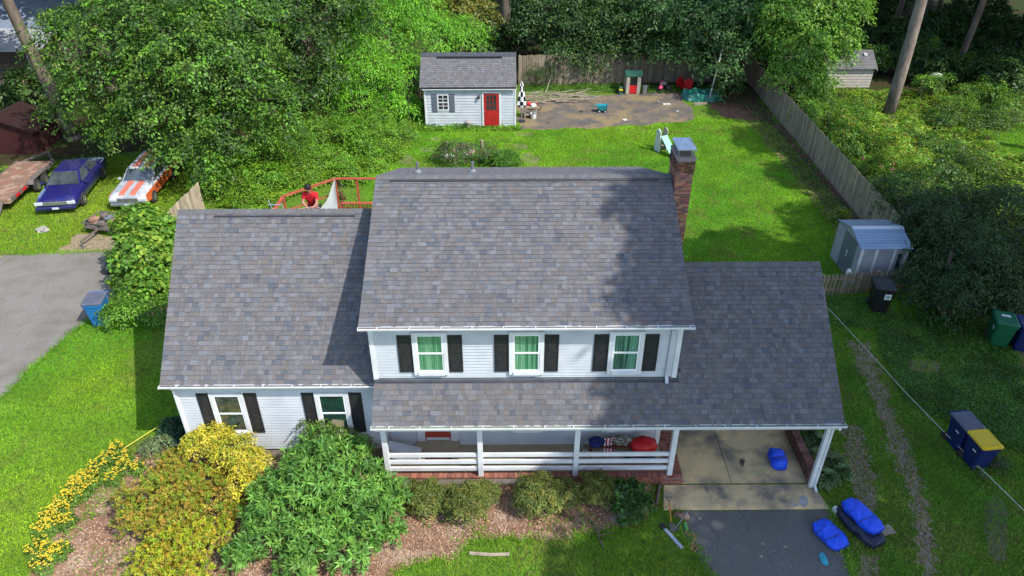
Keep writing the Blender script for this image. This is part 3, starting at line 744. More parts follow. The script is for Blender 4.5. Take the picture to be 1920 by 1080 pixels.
GREEN_D = [(.035, .08, .018), (.05, .105, .022), (.03, .07, .02), (.065, .125, .022)]
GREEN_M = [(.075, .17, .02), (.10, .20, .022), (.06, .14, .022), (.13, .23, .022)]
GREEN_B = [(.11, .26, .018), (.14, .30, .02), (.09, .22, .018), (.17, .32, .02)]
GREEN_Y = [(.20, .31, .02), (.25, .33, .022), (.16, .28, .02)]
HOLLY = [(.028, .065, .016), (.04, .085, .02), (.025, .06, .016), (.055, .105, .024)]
# big tree over the parked cars
plant('maple_tree', 'broad leafy tree spreading over the parked cars at the left edge of the yard', 'tree', (-15.6, 38.2, 0),
      [cl(340, 150, 38, 3.6), cl(200, 90, 38.5, 3.0), cl(170, 205, 37.6, 1.9, None, 1.0), cl(250, 235, 37.2, 1.9, None, 1.0), cl(355, 275, 35.4, 1.9, None, 1.2), cl(430, 250, 36, 2.6, None, 1.8),
       cl(420, 150, 37.5, 3.0), cl(300, 50, 38.5, 3.0), cl(420, 60, 39, 3.0), cl(130, 60, 39, 1.8, None, 1.2), cl(115, 210, 37.5, 1.0, None, .5), cl(200, 262, 38.2, .9, None, .45), cl(155, 232, 38, .9, None, .4), cl(310, 300, 35.0, .9, None, .5), cl(520, 210, 36.5, 2.0), cl(400, 320, 33.6, 1.1, None, .8), cl(180, 150, 37.5, 2.0, None, 1.2), cl(300, 200, 36.5, 2.2), cl(360, 105, 37, 2.6), cl(250, 20, 39, 2.2)],
      5000, 17, .165, .55, GREEN_M + GREEN_B[:1] + GREEN_D[:2], trunk=(.32, (-15.6, 38.2, 6.5)), nl=14, spread=.3, gap=-.15)
plant('oak_tree', 'dark leafy tree rising behind the broad tree, left of the bamboo thicket', 'tree', (-12.5, 46, 0),
      [cl(480, 40, 46, 3.2), cl(560, 60, 46, 3.2), cl(440, 15, 46, 3), cl(620, 20, 47, 3), cl(520, 130, 44.5, 2.2), cl(600, 150, 44, 1.8), cl(490, 100, 45, 2.4)],
      2600, 12, .22, .5, GREEN_D + GREEN_M[:2], trunk=(.35, (-12.5, 46, 9)), nl=7, spread=.32)
# bamboo thicket, bright green with narrow leaves
BAM = [cl(700, 60, 50, 2.5), cl(800, 70, 50.5, 2.3), cl(860, 70, 51, 1.8), cl(690, 140, 47.5, 2.3), cl(760, 150, 47, 2.0), cl(670, 190, 46, 1.6), cl(745, 205, 45.4, 1.5), cl(650, 100, 48, 2.2), cl(770, 20, 51.5, 2.2), cl(700, 10, 51.5, 2.2), cl(620, 160, 46.5, 1.6)]
B_ = thing('bamboo_thicket', 'bright green feathery bamboo thicket to the left of the small white shed', 'bamboo', (-7.5, 48, 0)); bb = (-7.5, 48, 0)
V, cols = clump_leaves([(c[0] - bb[0], c[1] - bb[1], c[2], *c[3:]) for c in BAM], 3600, 16, .24, .2, [(.13, .34, .02), (.18, .42, .022), (.10, .28, .018)], spread=.34, droop=.5)
link('foliage', leaf_mesh('foliage', V, cols), B_)
mb = MB()
for c in BAM:
    for _ in range(7):
        x, y = c[0] - bb[0] + random.uniform(-1, 1) * c[3] * .7, c[1] - bb[1] + random.uniform(-1, 1) * c[4] * .7
        mb.tube([(x * .9, y * .9, 0), (x, y, c[2] * .6), (x * 1.05, y, c[2] + c[5])], [.03, .025, .01], 5)
stuff(mb.build('cane', 'twig', B_))
plant('yellowing_tree', 'olive yellow leafed tree showing above the bamboo thicket', 'tree', (-3.5, 56, 0),
      [cl(840, 15, 55, 2.2), cl(885, 25, 55.5, 1.7), cl(800, 5, 55, 1.8)], 800, 12, .22, .5, [(.13, .15, .02), (.09, .13, .02), (.17, .16, .025)], trunk=(.2, (-3.5, 56, 6)), nl=3, spread=.3)
# dark oaks overhanging the back fence
plant('oak_tree', 'dark oak overhanging the back fence above the brown fence boards', 'tree', (4.6, 58.5, 0),
      [cl(1080, 60, 55.5, 2.8), cl(1150, 50, 55, 2.8), cl(1060, 100, 53.6, 1.6, None, 1), cl(1130, 100, 53.4, 1.5, None, .9), cl(1200, 90, 53.4, 1.9, None, 1.1), cl(1020, 20, 57, 2.4), cl(1180, 10, 56, 2.6), cl(1100, 5, 57, 2.6), cl(990, 60, 56, 1.6), cl(1100, 122, 52.8, .9, None, .6)],
      3000, 12, .22, .5, GREEN_D + [(.05, .11, .03)], trunk=(.4, (5.5, 57.5, 8)), nl=8, spread=.32)
plant('oak_tree', 'blue green leafed oak drooping over the fence corner and the green tarp', 'tree', (14.2, 55.5, 0),
      [cl(1330, 50, 52.5, 2.6), cl(1380, 90, 50.5, 1.8, None, 1.2), cl(1350, 130, 49.5, 1.4, None, .8), cl(1290, 30, 53.5, 2.4), cl(1395, 30, 52, 2.2), cl(1250, 90, 52.6, 1.8, None, 1.1), cl(1365, 160, 48.8, .8, None, .5), cl(1290, 100, 51.8, 1.5, None, .9), cl(1240, 20, 54, 2.4)],
      2700, 12, .22, .5, [(.05, .12, .03), (.06, .14, .035), (.04, .09, .028), (.08, .17, .04)], trunk=(.4, (13.8, 54, 8)), nl=8, spread=.32)
plant('sweetgum_tree', 'bright green tree growing beyond the right fence, left of the tall pine', 'tree', (19.8, 50, 0),
      [cl(1490, 40, 50, 2.6), cl(1540, 60, 50, 2.2), cl(1500, 100, 48.6, 2.2), cl(1490, 150, 47, 1.7), cl(1560, 110, 48.5, 1.3), cl(1450, 20, 51, 1.8), cl(1450, 60, 50, 1.4), cl(1520, 5, 51, 2.2), cl(1590, 20, 50, 1.4), cl(1530, 160, 46.6, 1.1)],
      3000, 12, .2, .5, [(.12, .27, .03), (.15, .31, .03), (.10, .22, .03), (.19, .34, .035)], trunk=(.28, (19.8, 50, 7)), nl=7, spread=.3)
# the tall bare pine trunk: its crown is far above the frame
def pine(name, label, x, y, r, h, crown=True, lean=0, mt='pine_bark'):
    T = thing(name, label, 'tree', (x, y, 0)); mb = MB()
    pts = [(lean * k / 9 * h * .1 + .05 * math.sin(k * 1.3), .04 * math.cos(k), -.1 + h * k / 9) for k in range(10)]
    mb.tube([(0, 0, -.1), (0, 0, .25)], [r * 1.35, r * 1.08], 14); mb.tube(pts, [r * (1.05 - .06 * k) for k in range(10)], 16)
    mb.build('trunk', mt, T, smooth=True)
    if crown:
        V, cols = clump_leaves([(lean * h * .1 + random.uniform(-2, 2), random.uniform(-2, 2), h - 1 - k * 1.1, 2.8, 2.8, 1.2) for k in range(5)], 500, 14, .4, .22, GREEN_D, spread=.4)
        link('crown', leaf_mesh('crown', V, cols), T)
    return T
pine('pine_tree', 'tall pine with bare grey trunk rising out of the overgrown bed beyond the right fence', 24.65, 45.6, .36, 23)
pine('pine_tree', 'bare dark trunk leaning right at the far right edge, behind the pine', 33.5, 54.5, .24, 20, True, .7, 'bark')
pine('pine_tree', 'left leaning brown trunk rising beside the dark red shed', -26.6, 42.5, .36, 18, True, -1.1, 'bark')
pine('oak_tree', 'thick dark trunk in the woods left of the broad leafy tree', -28.6, 52.5, .45, 16, False, 0, 'bark')
pine('oak_tree', 'brown trunk in the dark woods directly above the small white shed', -0.2, 61, .42, 17, False, 0, 'bark')
pine('oak_tree', 'pale thin trunk in the dark woods above the left end of the back fence', 1.9, 64, .26, 17, False, .1, 'bark')
pine('oak_tree', 'dark trunk in the woods between the fence corner and the bright tree', 17.6, 60, .35, 17, False, .3, 'bark')
pine('oak_tree', 'slim dark trunk standing in the woods above the tan shed', 23.8, 62, .2, 16, False, .1, 'bark')
# forest crowns: one tall tree and copies of it, standing in the woods round the yard
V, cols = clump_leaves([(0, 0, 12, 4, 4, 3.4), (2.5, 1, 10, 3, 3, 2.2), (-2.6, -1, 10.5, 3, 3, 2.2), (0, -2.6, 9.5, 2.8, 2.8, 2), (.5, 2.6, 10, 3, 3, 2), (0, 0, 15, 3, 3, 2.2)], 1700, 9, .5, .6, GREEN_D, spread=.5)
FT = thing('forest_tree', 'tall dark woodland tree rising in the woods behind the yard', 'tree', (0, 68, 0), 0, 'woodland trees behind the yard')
link('crown', leaf_mesh('crown', V, cols), FT); mb = MB(); limb(mb, (0, 0, -.1), (0, 0, 12), .32, .12, 9, .2, 7)
for q in ((2.5, 1, 10), (-2.6, -1, 10.5), (0, -2.6, 9.5), (.5, 2.6, 10)): limb(mb, (0, 0, 7), q, .14, .05, 6, .3)
mb.build('trunk', 'bark', FT, smooth=True)
# undergrowth shrubs in the woods
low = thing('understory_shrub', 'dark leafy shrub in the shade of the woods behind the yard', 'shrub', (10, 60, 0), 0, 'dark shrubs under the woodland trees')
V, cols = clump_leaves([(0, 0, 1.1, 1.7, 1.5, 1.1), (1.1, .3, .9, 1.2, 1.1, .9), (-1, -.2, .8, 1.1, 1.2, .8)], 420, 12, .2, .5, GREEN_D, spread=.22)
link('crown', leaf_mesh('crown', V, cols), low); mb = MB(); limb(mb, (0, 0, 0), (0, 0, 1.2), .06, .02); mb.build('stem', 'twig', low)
n = 0; WT = []
for x, y in [(-31, 60), (-22, 57), (-14, 62), (-5, 68), (5, 72), (8, 62), (13, 67), (20, 66), (27, 64), (34, 66), (42, 60), (-40, 68), (-26, 70), (-10, 76), (2, 80), (14, 80), (24, 76), (36, 74), (48, 70), (-38, 52), (-46, 60), (40, 50), (-34, 46), (44, 82), (-20, 80), (-33, 36), (44, 56), (50, 64), (38, 52), (30, 70), (42, 74), (54, 58), (46, 48), (49, 65), (43, 57.5), (57, 60), (37, 67), (40, 79)]:
    o = FT if n == 0 else copy_thing(FT)
    WT.append((o, x, y)); o.location = (x, y, 0); o.rotation_euler = (0, 0, n * 1.7); s = .85 + .3 * random.random(); o.scale = (s, s, s * 1.05); n += 1
LM = [(0, 'neighbouring porch'), (150, 'left leaning trunk'), (380, 'broad leafy tree'), (600, 'dark tree by the bamboo'), (780, 'bamboo thicket'), (900, 'white shed'), (1010, 'parasol'), (1110, 'left end of the brown fence'), (1200, 'playhouse'), (1290, 'red chairs'), (1390, 'fence corner'), (1490, 'bright green tree'), (1600, 'tan shed'), (1700, 'tall pine'), (1790, 'bird feeder'), (1900, 'right leaning trunk')]
def where(x, y):
    d = np.array([x, y, -CAMH]); u = 960 + FPX * (d @ RT) / (d @ FW)
    if u < -60: s = 'left of the picture'
    elif u > 1980: s = 'right of the picture'
    else: s = 'behind the ' + min(LM, key=lambda q: abs(q[0] - u))[1]
    return s + ', ' + ('close by' if y < 50 else 'in the near row' if y < 60 else 'in the middle row' if y < 70 else 'in the far row')
k = 0
for x, y in [(-2, 58), (9, 59.5), (12, 60), (16.5, 57), (20.5, 56.5), (24, 57), (27.5, 55), (31, 52.5), (34, 49.5), (29.5, 61), (-21, 50), (-24.5, 47), (-17, 48), (36.5, 54), (-36, 44), (2.5, 67), (13, 73), (-31, 48.2), (33, 60), (8, 66), (18.5, 70), (25, 69), (32, 66), (37, 63), (41, 66), (36, 58.5), (28, 66), (34, 71), (40, 59), (30, 75), (38, 74)]:
    o = low if k == 0 else copy_thing(low); o.location = (x, y, 0); o.rotation_euler = (0, 0, k * 2.1); s = .8 + .7 * random.random(); o.scale = (s, s, s); k += 1; o['label'] = 'dark woodland shrub ' + where(x, y)
for o, x, y in WT: o['label'] = 'tall dark woodland tree ' + where(x, y)
ORD = ['first', 'second', 'third', 'fourth', 'fifth', 'sixth', 'seventh', 'eighth', 'ninth', 'tenth', 'eleventh', 'twelfth', 'thirteenth', 'fourteenth', 'fifteenth', 'sixteenth', 'seventeenth', 'eighteenth', 'nineteenth', 'twentieth', 'twenty-first', 'twenty-second', 'twenty-third']
def unique(objs):
    d = {}
    for o in objs: d.setdefault(o['label'], []).append(o)
    for lb, q in d.items():
        if len(q) > 1:
            for i, o in enumerate(sorted(q, key=lambda o: o.location.x)): o['label'] = ORD[i] + ', ' + lb
unique([o for o in C.objects if o.get('category') in ('tree', 'shrub')])
# tall shade trees on the right side of the house, outside the picture, whose shade falls on carport and drive
def shade(label, x, y, h, r, n=1500, base=(0, 0)):
    T = thing('shade_tree', label, 'tree', (x + base[0], y + base[1], 0)); V, cols = clump_leaves([(-base[0], -base[1], h, r, r, r * .7), (r * .6 - base[0], r * .2 - base[1], h - 1, r * .7, r * .7, r * .5), (-r * .55 - base[0], -r * .3 - base[1], h - .8, r * .7, r * .7, r * .5), (0 - base[0], r * .7 - base[1], h - .5, r * .6, r * .6, r * .45)], n, 9, .42, .6, GREEN_D, spread=.45)
    link('crown', leaf_mesh('crown', V, cols), T); mb = MB(); limb(mb, (0, 0, -.1), (-base[0], -base[1], h), .35, .12, 9, .2, 7); mb.build('trunk', 'bark', T, smooth=True)
    return T
def over(px, py, pz, h):   # crown centre that throws its shade on (px,py,pz)
    t = (h - pz) / -SUN.z; return px - SUN.x * t, py - SUN.y * t
SH = [((6.0, 20.0, 7), 24, 2.4), ((5.7, 17.2, 6), 23, 2.3), ((5.5, 15.0, 3.2), 21, 2.2), ((8.4, 18.6, 4), 22, 2.6), ((8.2, 15.5, 3), 21, 2.5), ((12.5, 14, 0), 19, 3.4), ((12.6, 19, 0), 19, 3.2), ((7.6, 12.2, 0), 19, 2.6),
      ((14.6, 24.0, 0), 20, 3.8), ((10.5, 27.2, 0), 21, 2.7), ((3.2, 11.2, 0), 19, 2.2), ((16.8, 10.8, 0), 19, 3.2), ((18.5, 19.8, 0), 19, 4), ((21, 27, 0), 20, 3.6), ((15.8, 31, 0), 20, 2.0), ((16.2, 37, 0), 20, 1.5), ((15.9, 42, 0), 20, 1.7), ((15.4, 47.5, 0), 20, 1.7)]
NUM = ['first', 'second', 'third', 'fourth', 'fifth', 'sixth', 'seventh', 'eighth', 'ninth', 'tenth', 'eleventh', 'twelfth', 'thirteenth', 'fourteenth', 'fifteenth', 'sixteenth', 'seventeenth', 'eighteenth']
for i, (p, h, r) in enumerate(SH):
    x, y = over(*p, h)
    px = 16 if abs(y) < 26 else x        # trunks stand clear of the picture's right edge
    tx = max(x, 17.5 + max(0, y - 10) * .75); shade('%s of the tall shade trees on the neighbouring lot right of the house' % NUM[i], x, y, h, r, int((150 if i < 3 else 100 if i < 5 else 62 if i < 14 else 110) * r * r), (tx - x, 0))
# ---------------------------------------------------------------- planting round the house
def gp(u, v, z=0): x, y = G(u, v, z); return (x, y, 0)
YEL = [(.62, .52, .03), (.52, .46, .04), (.68, .58, .07), (.30, .36, .03)]
def bc(u, v, z, r, ry=None, rz=None):          # clump centre at height z under pixel (u,v)
    x, y = G(u, v, z); return (x, y, z, r, ry or r, rz or r * .8)
plant('euonymus_bush', 'golden yellow variegated bush under the left window of the wing', 'bush', (-8.1, 14.3, 0),
      [bc(400, 822, 1.25, .58), bc(440, 845, 1.2, .62), bc(468, 868, 1.0, .52), bc(368, 832, 1.1, .42), bc(455, 905, .8, .45)], 1100, 11, .07, .55, YEL, spread=.09)
SP1 = [(.42, .27, .04), (.48, .31, .05), (.30, .34, .03), (.36, .33, .03), (.19, .30, .02), (.24, .33, .03)]
plant('spirea_bush', 'orange tipped spirea bush in front of the yellow bush', 'bush', (-8.0, 12.9, 0),
      [bc(375, 905, .75, .6), bc(345, 905, .8, .65), bc(405, 940, .7, .6), bc(322, 868, .6, .42), bc(440, 955, .45, .4)], 1300, 15, .085, .26, SP1, spread=.1, tufts=True, gap=-.7)
plant('spirea_bush', 'olive and rust coloured spirea bush at the bottom left, on the mulch', 'bush', (-9.0, 12.2, 0),
      [bc(290, 940, .75, .8), bc(258, 970, .6, .6), bc(330, 970, .8, .7), bc(240, 935, .5, .42), bc(300, 900, .5, .5)], 1300, 15, .085, .26, [(.38, .28, .04), (.46, .30, .05), (.28, .35, .03), (.34, .35, .03), (.20, .30, .03)], spread=.1, tufts=True, gap=-.7)
plant('spirea_bush', 'yellow green spirea bush at the bottom edge between mulch and big leafy bush', 'bush', (-7.8, 11.4, 0),
      [bc(320, 1030, .75, .75), bc(370, 1010, .75, .65), bc(285, 1055, .6, .6), bc(350, 1080, .6, .7), bc(410, 1000, .5, .45)], 1300, 15, .08, .28, [(.34, .38, .02), (.40, .40, .03), (.24, .34, .02), (.42, .30, .03)], spread=.1, tufts=True, gap=-.7)
# rhododendron: rosettes of long leaves
plant('rhododendron', 'large green bush with whorls of long narrow leaves left of the porch', 'bush', (-4.9, 13.1, 0),
      [bc(590, 900, 1.4, 1.05, 1.0, .9), bc(520, 940, 1.0, .8), bc(670, 920, 1.2, .9), bc(600, 840, 1.5, .55), bc(650, 850, 1.3, .6), bc(700, 960, .8, .7), bc(590, 990, .8, .8), bc(500, 1000, .7, .6), bc(660, 1030, .6, .7), bc(735, 930, .7, .5), bc(560, 1060, .5, .6), bc(450, 1040, .5, .4), bc(740, 1000, .5, .35)],
      1500, 12, .23, .21, [(.10, .24, .04), (.13, .28, .045), (.08, .19, .035), (.16, .32, .05)], tufts=True, leafmat='gloss_leaf', fill=.4, gap=-.55)
plant('azalea_bush', 'leggy light green shrub poking up in front of the right wing window', 'bush', (-5.0, 14.7, 0),
      [bc(600, 810, 1.5, .4), bc(640, 818, 1.3, .35), bc(575, 800, 1.6, .22), bc(680, 835, 1.0, .3)], 330, 9, .075, .5, [(.12, .2, .03), (.16, .24, .04), (.09, .16, .03)], spread=.12)
AZ = [(.11, .15, .03), (.15, .18, .03), (.19, .18, .04), (.09, .13, .025)]
for i, (u, v, z, r, lb) in enumerate(((800, 932, .5, .55, 'olive azalea bush nearest the big leafy bush, first in the row below the porch'),
                                 (872, 940, .55, .58, 'round olive azalea bush, second in the row below the porch rail'), (905, 925, .5, .4, 'small azalea filling the gap beside the second bush'),
                                 (1010, 928, .6, .68, 'widest olive azalea bush, in the middle of the row below the porch'), (1055, 925, .5, .48, 'azalea joined to the right side of the widest bush'),
                                 (1120, 915, .5, .5, 'dark shaded azalea bush at the right end of the row'))):
    c = bc(u, v, z, r, r * .95, r * .82)
    plant('azalea_bush', lb, 'bush', (c[0], c[1], 0), [c, (c[0] - r * .5, c[1] - .05, z - .1, r * .5, r * .5, r * .5), (c[0] + r * .5, c[1] + .05, z, r * .55, r * .5, r * .5)], int(1900 * r), 13, .048, .55, AZ, 'azalea bushes below the porch', spread=.07, gap=-.6)
plant('laurel_shrub', 'bright green leafy shrub at the right end of the azalea row, by the brick edge', 'shrub', gp(1185, 945), [bc(1180, 925, .55, .38), bc(1200, 945, .4, .35), bc(1175, 960, .3, .3)], 260, 8, .17, .4, [(.06, .14, .03), (.08, .17, .035), (.05, .11, .03)], tufts=True, leafmat='gloss_leaf')
# dark blue green plant at the wing corner, pale foliage next to it
plant('hellebore', 'dark blue green leafy plant at the left corner of the wing', 'plant', gp(325, 822), [bc(325, 805, .3, .35, None, .25), bc(338, 820, .25, .25, None, .2)], 120, 8, .2, .4, [(.04, .09, .05), (.05, .11, .06)], tufts=True)
plant('silver_shrub', 'pale silvery green low shrub between the dark plant and the yellow bush', 'shrub', gp(312, 845), [bc(308, 828, .25, .35, None, .22), bc(285, 838, .2, .3, None, .2)], 220, 9, .07, .5, [(.17, .23, .10), (.10, .19, .04), (.22, .26, .14)], spread=.1)
# yellow daisy row
k = 0
for u, v, r in ((222, 850, .22), (232, 868, .25), (208, 862, .2), (190, 880, .28), (175, 895, .3), (160, 910, .32), (175, 915, .22), (140, 930, .3), (145, 915, .2), (125, 950, .3), (115, 965, .3), (95, 975, .25), (100, 990, .3), (85, 1000, .28), (75, 1035, .3), (95, 1045, .28), (85, 1065, .3), (120, 1040, .22), (262, 885, .2), (235, 885, .24), (215, 905, .22), (155, 935, .22), (130, 985, .22)):
    x, y = G(u, v); T = thing('yellow_daisy', 'clump of yellow daisies along the lawn side of the mulch bed', 'flower', (x, y, 0), 0, 'yellow daisies edging the lawn')
    V, cols = clump_leaves([(0, 0, .12, r, r, .2)], 70, 9, .075, .45, [(.09, .18, .02), (.13, .24, .03)], spread=.06); link('foliage', leaf_mesh('foliage', V, cols), T)
    n = int(125 * r); a = RN.random(n) * 6.28; q = np.sqrt(RN.random(n)) * r; P = np.stack([q * np.cos(a), q * np.sin(a), .3 + RN.random(n) * .12], 1)
    P = np.repeat(P, 3, 0) + RN.normal(size=(n * 3, 3)) * [.016, .016, .004]
    V = leaf_arrays(P, RN.normal(size=P.shape) * [1, 1, .1], np.tile([0., 0, 1], (len(P), 1)) + RN.normal(size=P.shape) * .2, np.full(len(P), .048), np.full(len(P), .037))
    stuff(link('petal', leaf_mesh('petal', V, np.tile([.70, .52, .04], (len(P), 1)) * (.85 + .3 * RN.random((len(P), 1))), 'petal'), T))
for i, o in enumerate(sorted([o for o in C.objects if o.name.startswith('yellow_daisy')], key=lambda o: -o.location.y)): o['label'] = '%s clump of yellow daisies from the wing end of the lawn border' % ORD[i]
# hostas by the carport wall
def hosta(u, v, r, n, label):
    x, y = G(u, v); T = thing('hosta', label, 'plant', (x, y, 0), 0, 'hostas beside the carport wall')
    a = RN.random(n) * 6.28; t = RN.random(n); A = np.stack([np.cos(a), np.sin(a), .9 - 1.3 * t], 1); P = np.stack([np.cos(a) * r * (.15 + .75 * t), np.sin(a) * r * (.15 + .75 * t), .1 + .28 * (1 - t ** 2)], 1)
    N = np.stack([-np.cos(a) * .3, -np.sin(a) * .3, np.ones(n)], 1) + RN.normal(size=(n, 3)) * .2
    L = .2 + .08 * RN.random(n)
    V = leaf_arrays(P, A, N, L, L * .5); V2 = leaf_arrays(P + [0, 0, .006], A, N, L * .92, L * .3)
    c1 = np.tile([.30, .36, .18], (n, 1)) * (.7 + .5 * RN.random((n, 1))); c2 = np.tile([.085, .19, .05], (n, 1)) * (.7 + .5 * RN.random((n, 1)))
    link('foliage', leaf_mesh('foliage', np.concatenate([V, V2]), np.concatenate([c1, c2])), T)
for u, v, r, lb in ((1512, 822, .42, 'white edged hosta close behind the carport post'), (1535, 838, .38, 'pale striped hosta, topmost of those by the carport wall'), (1530, 865, .4, 'striped hosta in the middle beside the carport post'), (1560, 875, .45, 'large green striped hosta right of the carport post'), (1548, 905, .4, 'lowest hosta, right of the foot of the carport post'), (1575, 895, .35, 'outer hosta next to the gravel track')): hosta(u, v, r, 130, lb)
# big-leaved vine shrub left of the wing and shrub below it
plant('grape_vine_shrub', 'tall bright green broad leaved shrub between driveway and the left wing', 'shrub', (-14.3, 27.2, 0),
      [bc(262, 425, 2.2, .95), bc(272, 460, 2.0, 1.05), bc(290, 490, 1.7, 1.05), bc(250, 485, 1.5, .7), bc(290, 530, 1.0, .9), bc(262, 402, 2.6, .5), bc(300, 440, 2.2, .8), bc(240, 520, .9, .6)], 1500, 9, .17, .85, [(.10, .23, .02), (.13, .27, .022), (.085, .19, .02), (.20, .30, .03)], spread=.2, flat=.9)
plant('honeysuckle_shrub', 'loose green shrub growing over the picket fence behind the blue bin', 'shrub', (-13.3, 24.4, 0),
      [bc(250, 575, .7, .8, None, .5), bc(220, 590, .5, .6, None, .45), bc(295, 580, .6, .7, None, .45), bc(260, 545, .8, .7, None, .5)], 650, 11, .10, .5, GREEN_B[:2] + GREEN_M[:2], spread=.16)
# back-yard beds
plant('flower_bush', 'dark twiggy bush with white and pink blooms in the back lawn', 'bush', (-2.7, 38.2, 0),
      [bc(850, 285, .7, .9, None, .6), bc(880, 285, .6, .7, None, .5), bc(830, 290, .5, .5, None, .45), bc(915, 290, .5, .6, None, .5)], 420, 12, .11, .4, [(.07, .13, .04), (.10, .15, .07), (.13, .10, .06), (.08, .19, .025)], spread=.18)
plant('ornamental_grass', 'clump of tall bright grass at the right of the back lawn bush', 'grass clump', gp(935, 310), [bc(940, 300, .3, 1.0, .6, .3)], 130, 16, .4, .07, [(.09, .22, .03), (.12, .27, .03)], tufts=True)
BEDS = [  # u,v,z,r  big rough planting between the thicket and deck
 (520, 250, 1.3, 1.8), (560, 290, .8, 1.4), (470, 260, 1.5, 1.8), (600, 240, 1.0, 1.5), (650, 250, .9, 1.4), (700, 235, .9, 1.3), (430, 320, .9, 1.3), (490, 330, .7, 1.1), (560, 320, .5, 1.1), (620, 300, .5, 1.1), (680, 280, .5, 1.0), (728, 285, .2, .5), (752, 248, .4, .8), (700, 310, .2, .6), (650, 330, .3, .9), (400, 345, .6, 1.0), (460, 365, .4, .9)]
LBL = ['rounded green shrub under the dark trees, left of the bamboo', 'feathery green shrub just above the red deck rail', 'large rounded shrub below the broad leafy tree', 'bright shrub at the foot of the bamboo', 'leafy shrub below the bamboo thicket', 'reddish tipped shrub left of the white shed', 'yellow green weedy mound above the tall fence end', 'yellow green mound above the left end of the deck rail', 'low leafy mound behind the deck rail corner', 'low green mound above the deck rail', 'low mound of weeds beside the bare earth path', 'small weedy mound beside the lawn', 'leafy mound left of the shed wall', 'low plants right above the deck rail end', 'low plants above the deck rail', 'weedy mound behind the tall fence end', 'yellow green weeds behind the wing ridge']
for (u, v, z, r), lb in zip(BEDS, LBL):
    pal = [GREEN_B, GREEN_Y[:1] + GREEN_B, GREEN_M + GREEN_B][random.randint(0, 2)]
    if v > 300: pal = GREEN_B + GREEN_Y[:1]
    c = bc(u, v, z, r, r, r * .7); plant('garden_shrub', lb, 'shrub', (c[0], c[1], 0), [c, (c[0] + r * .6, c[1] - r * .3, z * .7, r * .6, r * .6, r * .45)], int(230 * r), 12, .13, random.choice((.3, .5)), pal, 'shrubs in the bed behind the deck', spread=.18)
def bush2(name, label, u, v, z, r, pal, L=.12, asp=.5, dens=230, rz=.75, group=None, n2=3, **k):
    c = bc(u, v, z, r, r, r * rz)
    if group and 'right fence' in group and c[1] < 53: c = (max(c[0], 17.9 + r * 1.15), *c[1:])
    q = [(c[0], c[1], z * .8, r * .75, r * .75, r * rz * .7)] + [(c[0] + random.uniform(-1, 1) * r, c[1] + random.uniform(-.9, .9) * r, z * random.uniform(.3, 1.25), r * (s := random.uniform(.25, .55)), r * s, r * s * 1.1) for _ in range(n2 + 4)]
    return plant(name, label, 'shrub', (c[0], c[1], 0), q, int(dens * r * r ** .5), 12, L, asp, pal, group, spread=.18, **k)
bush2('cypress_bush', 'dark feathery bush against the back fence right of the white shed', 1020, 135, .9, 1.3, GREEN_D, .14, .25)
# beyond the right fence: goldenrod meadow, shrubs
GOLD = [(.22, .34, .02), (.29, .36, .03), (.15, .30, .02), (.30, .27, .04), (.12, .28, .025), (.14, .30, .02)]
RB = [(1480, 195, 1.2, 1.6, 'leafy shrub leaning over the top of the right fence'), (1530, 215, 1.1, 1.7, 'green shrub in front of the tan shed'), (1500, 245, .9, 1.5, 'bushy plant over the right fence halfway down the lawn'), (1560, 270, .8, 1.5, 'yellow green mound beyond the right fence'),
      (1600, 230, .9, 1.4, 'mound of weeds left of the tall pine foot'), (1640, 260, .7, 1.5, 'olive goldenrod mound below the tall pine'), (1700, 245, .7, 1.3, 'leafy mound right of the tall pine foot'), (1620, 310, .8, 1.5, 'goldenrod mound with pink blooms'), (1690, 300, .8, 1.5, 'yellowish goldenrod mound right of the pink blooms'), (1750, 270, .7, 1.4, 'olive mound beside the far lawn'),
      (1760, 320, .8, 1.4, 'dark green rose bush with white blooms'), (1640, 350, .8, 1.1, 'dark clipped bush beyond the fence end'), (1700, 350, 1.0, 1.2, 'green mound behind the grey shed'), (1560, 315, .7, 1.1, 'weeds leaning on the right fence'), (1595, 350, .7, 1.0, 'weeds near the lower end of the right fence'), (1760, 370, 1.0, 1.2, 'bright green shrub above the dark holly'), (1830, 300, .6, 1.1, 'yellowish mound at the right end of the far lawn'),
      (1790, 110, 1.2, 1.6, 'shrub right of the pine in the dappled woods edge'), (1850, 175, 1.0, 1.7, 'wide green shrub at the right edge of the woods'), (1800, 190, .8, 1.3, 'shrub right of the bird feeder'), (1740, 150, 1.1, 1.3, 'pale leafed shrub between pine and bird feeder'), (1640, 100, 1.2, 1.0, 'yellow leafed shrub above the tan shed'), (1890, 200, .8, 1.4, 'shrub at the far right edge above the far lawn'), (1700, 110, 1.0, 1.2, 'shrub behind the tall pine'), (1850, 230, .3, 1.4, 'low dark ground plants above the far lawn'), (1760, 220, .3, 1.4, 'low dark green plants right of the pine foot')]
def blooms(T, cols, n, r, z):
    a = RN.random(n) * 6.28; q = np.sqrt(RN.random(n)) * r; P = np.stack([q * np.cos(a), q * np.sin(a), z + RN.random(n) * .3], 1); P = np.repeat(P, 5, 0) + RN.normal(size=(n * 5, 3)) * .045
    V = leaf_arrays(P, RN.normal(size=P.shape), np.tile([0., 0, 1], (len(P), 1)) + RN.normal(size=P.shape) * .5, np.full(len(P), .09), np.full(len(P), .07)); c = np.repeat(np.array(cols)[RN.integers(0, len(cols), n)], 5, 0)
    stuff(link('flower', leaf_mesh('flower', V, c, 'petal'), T))
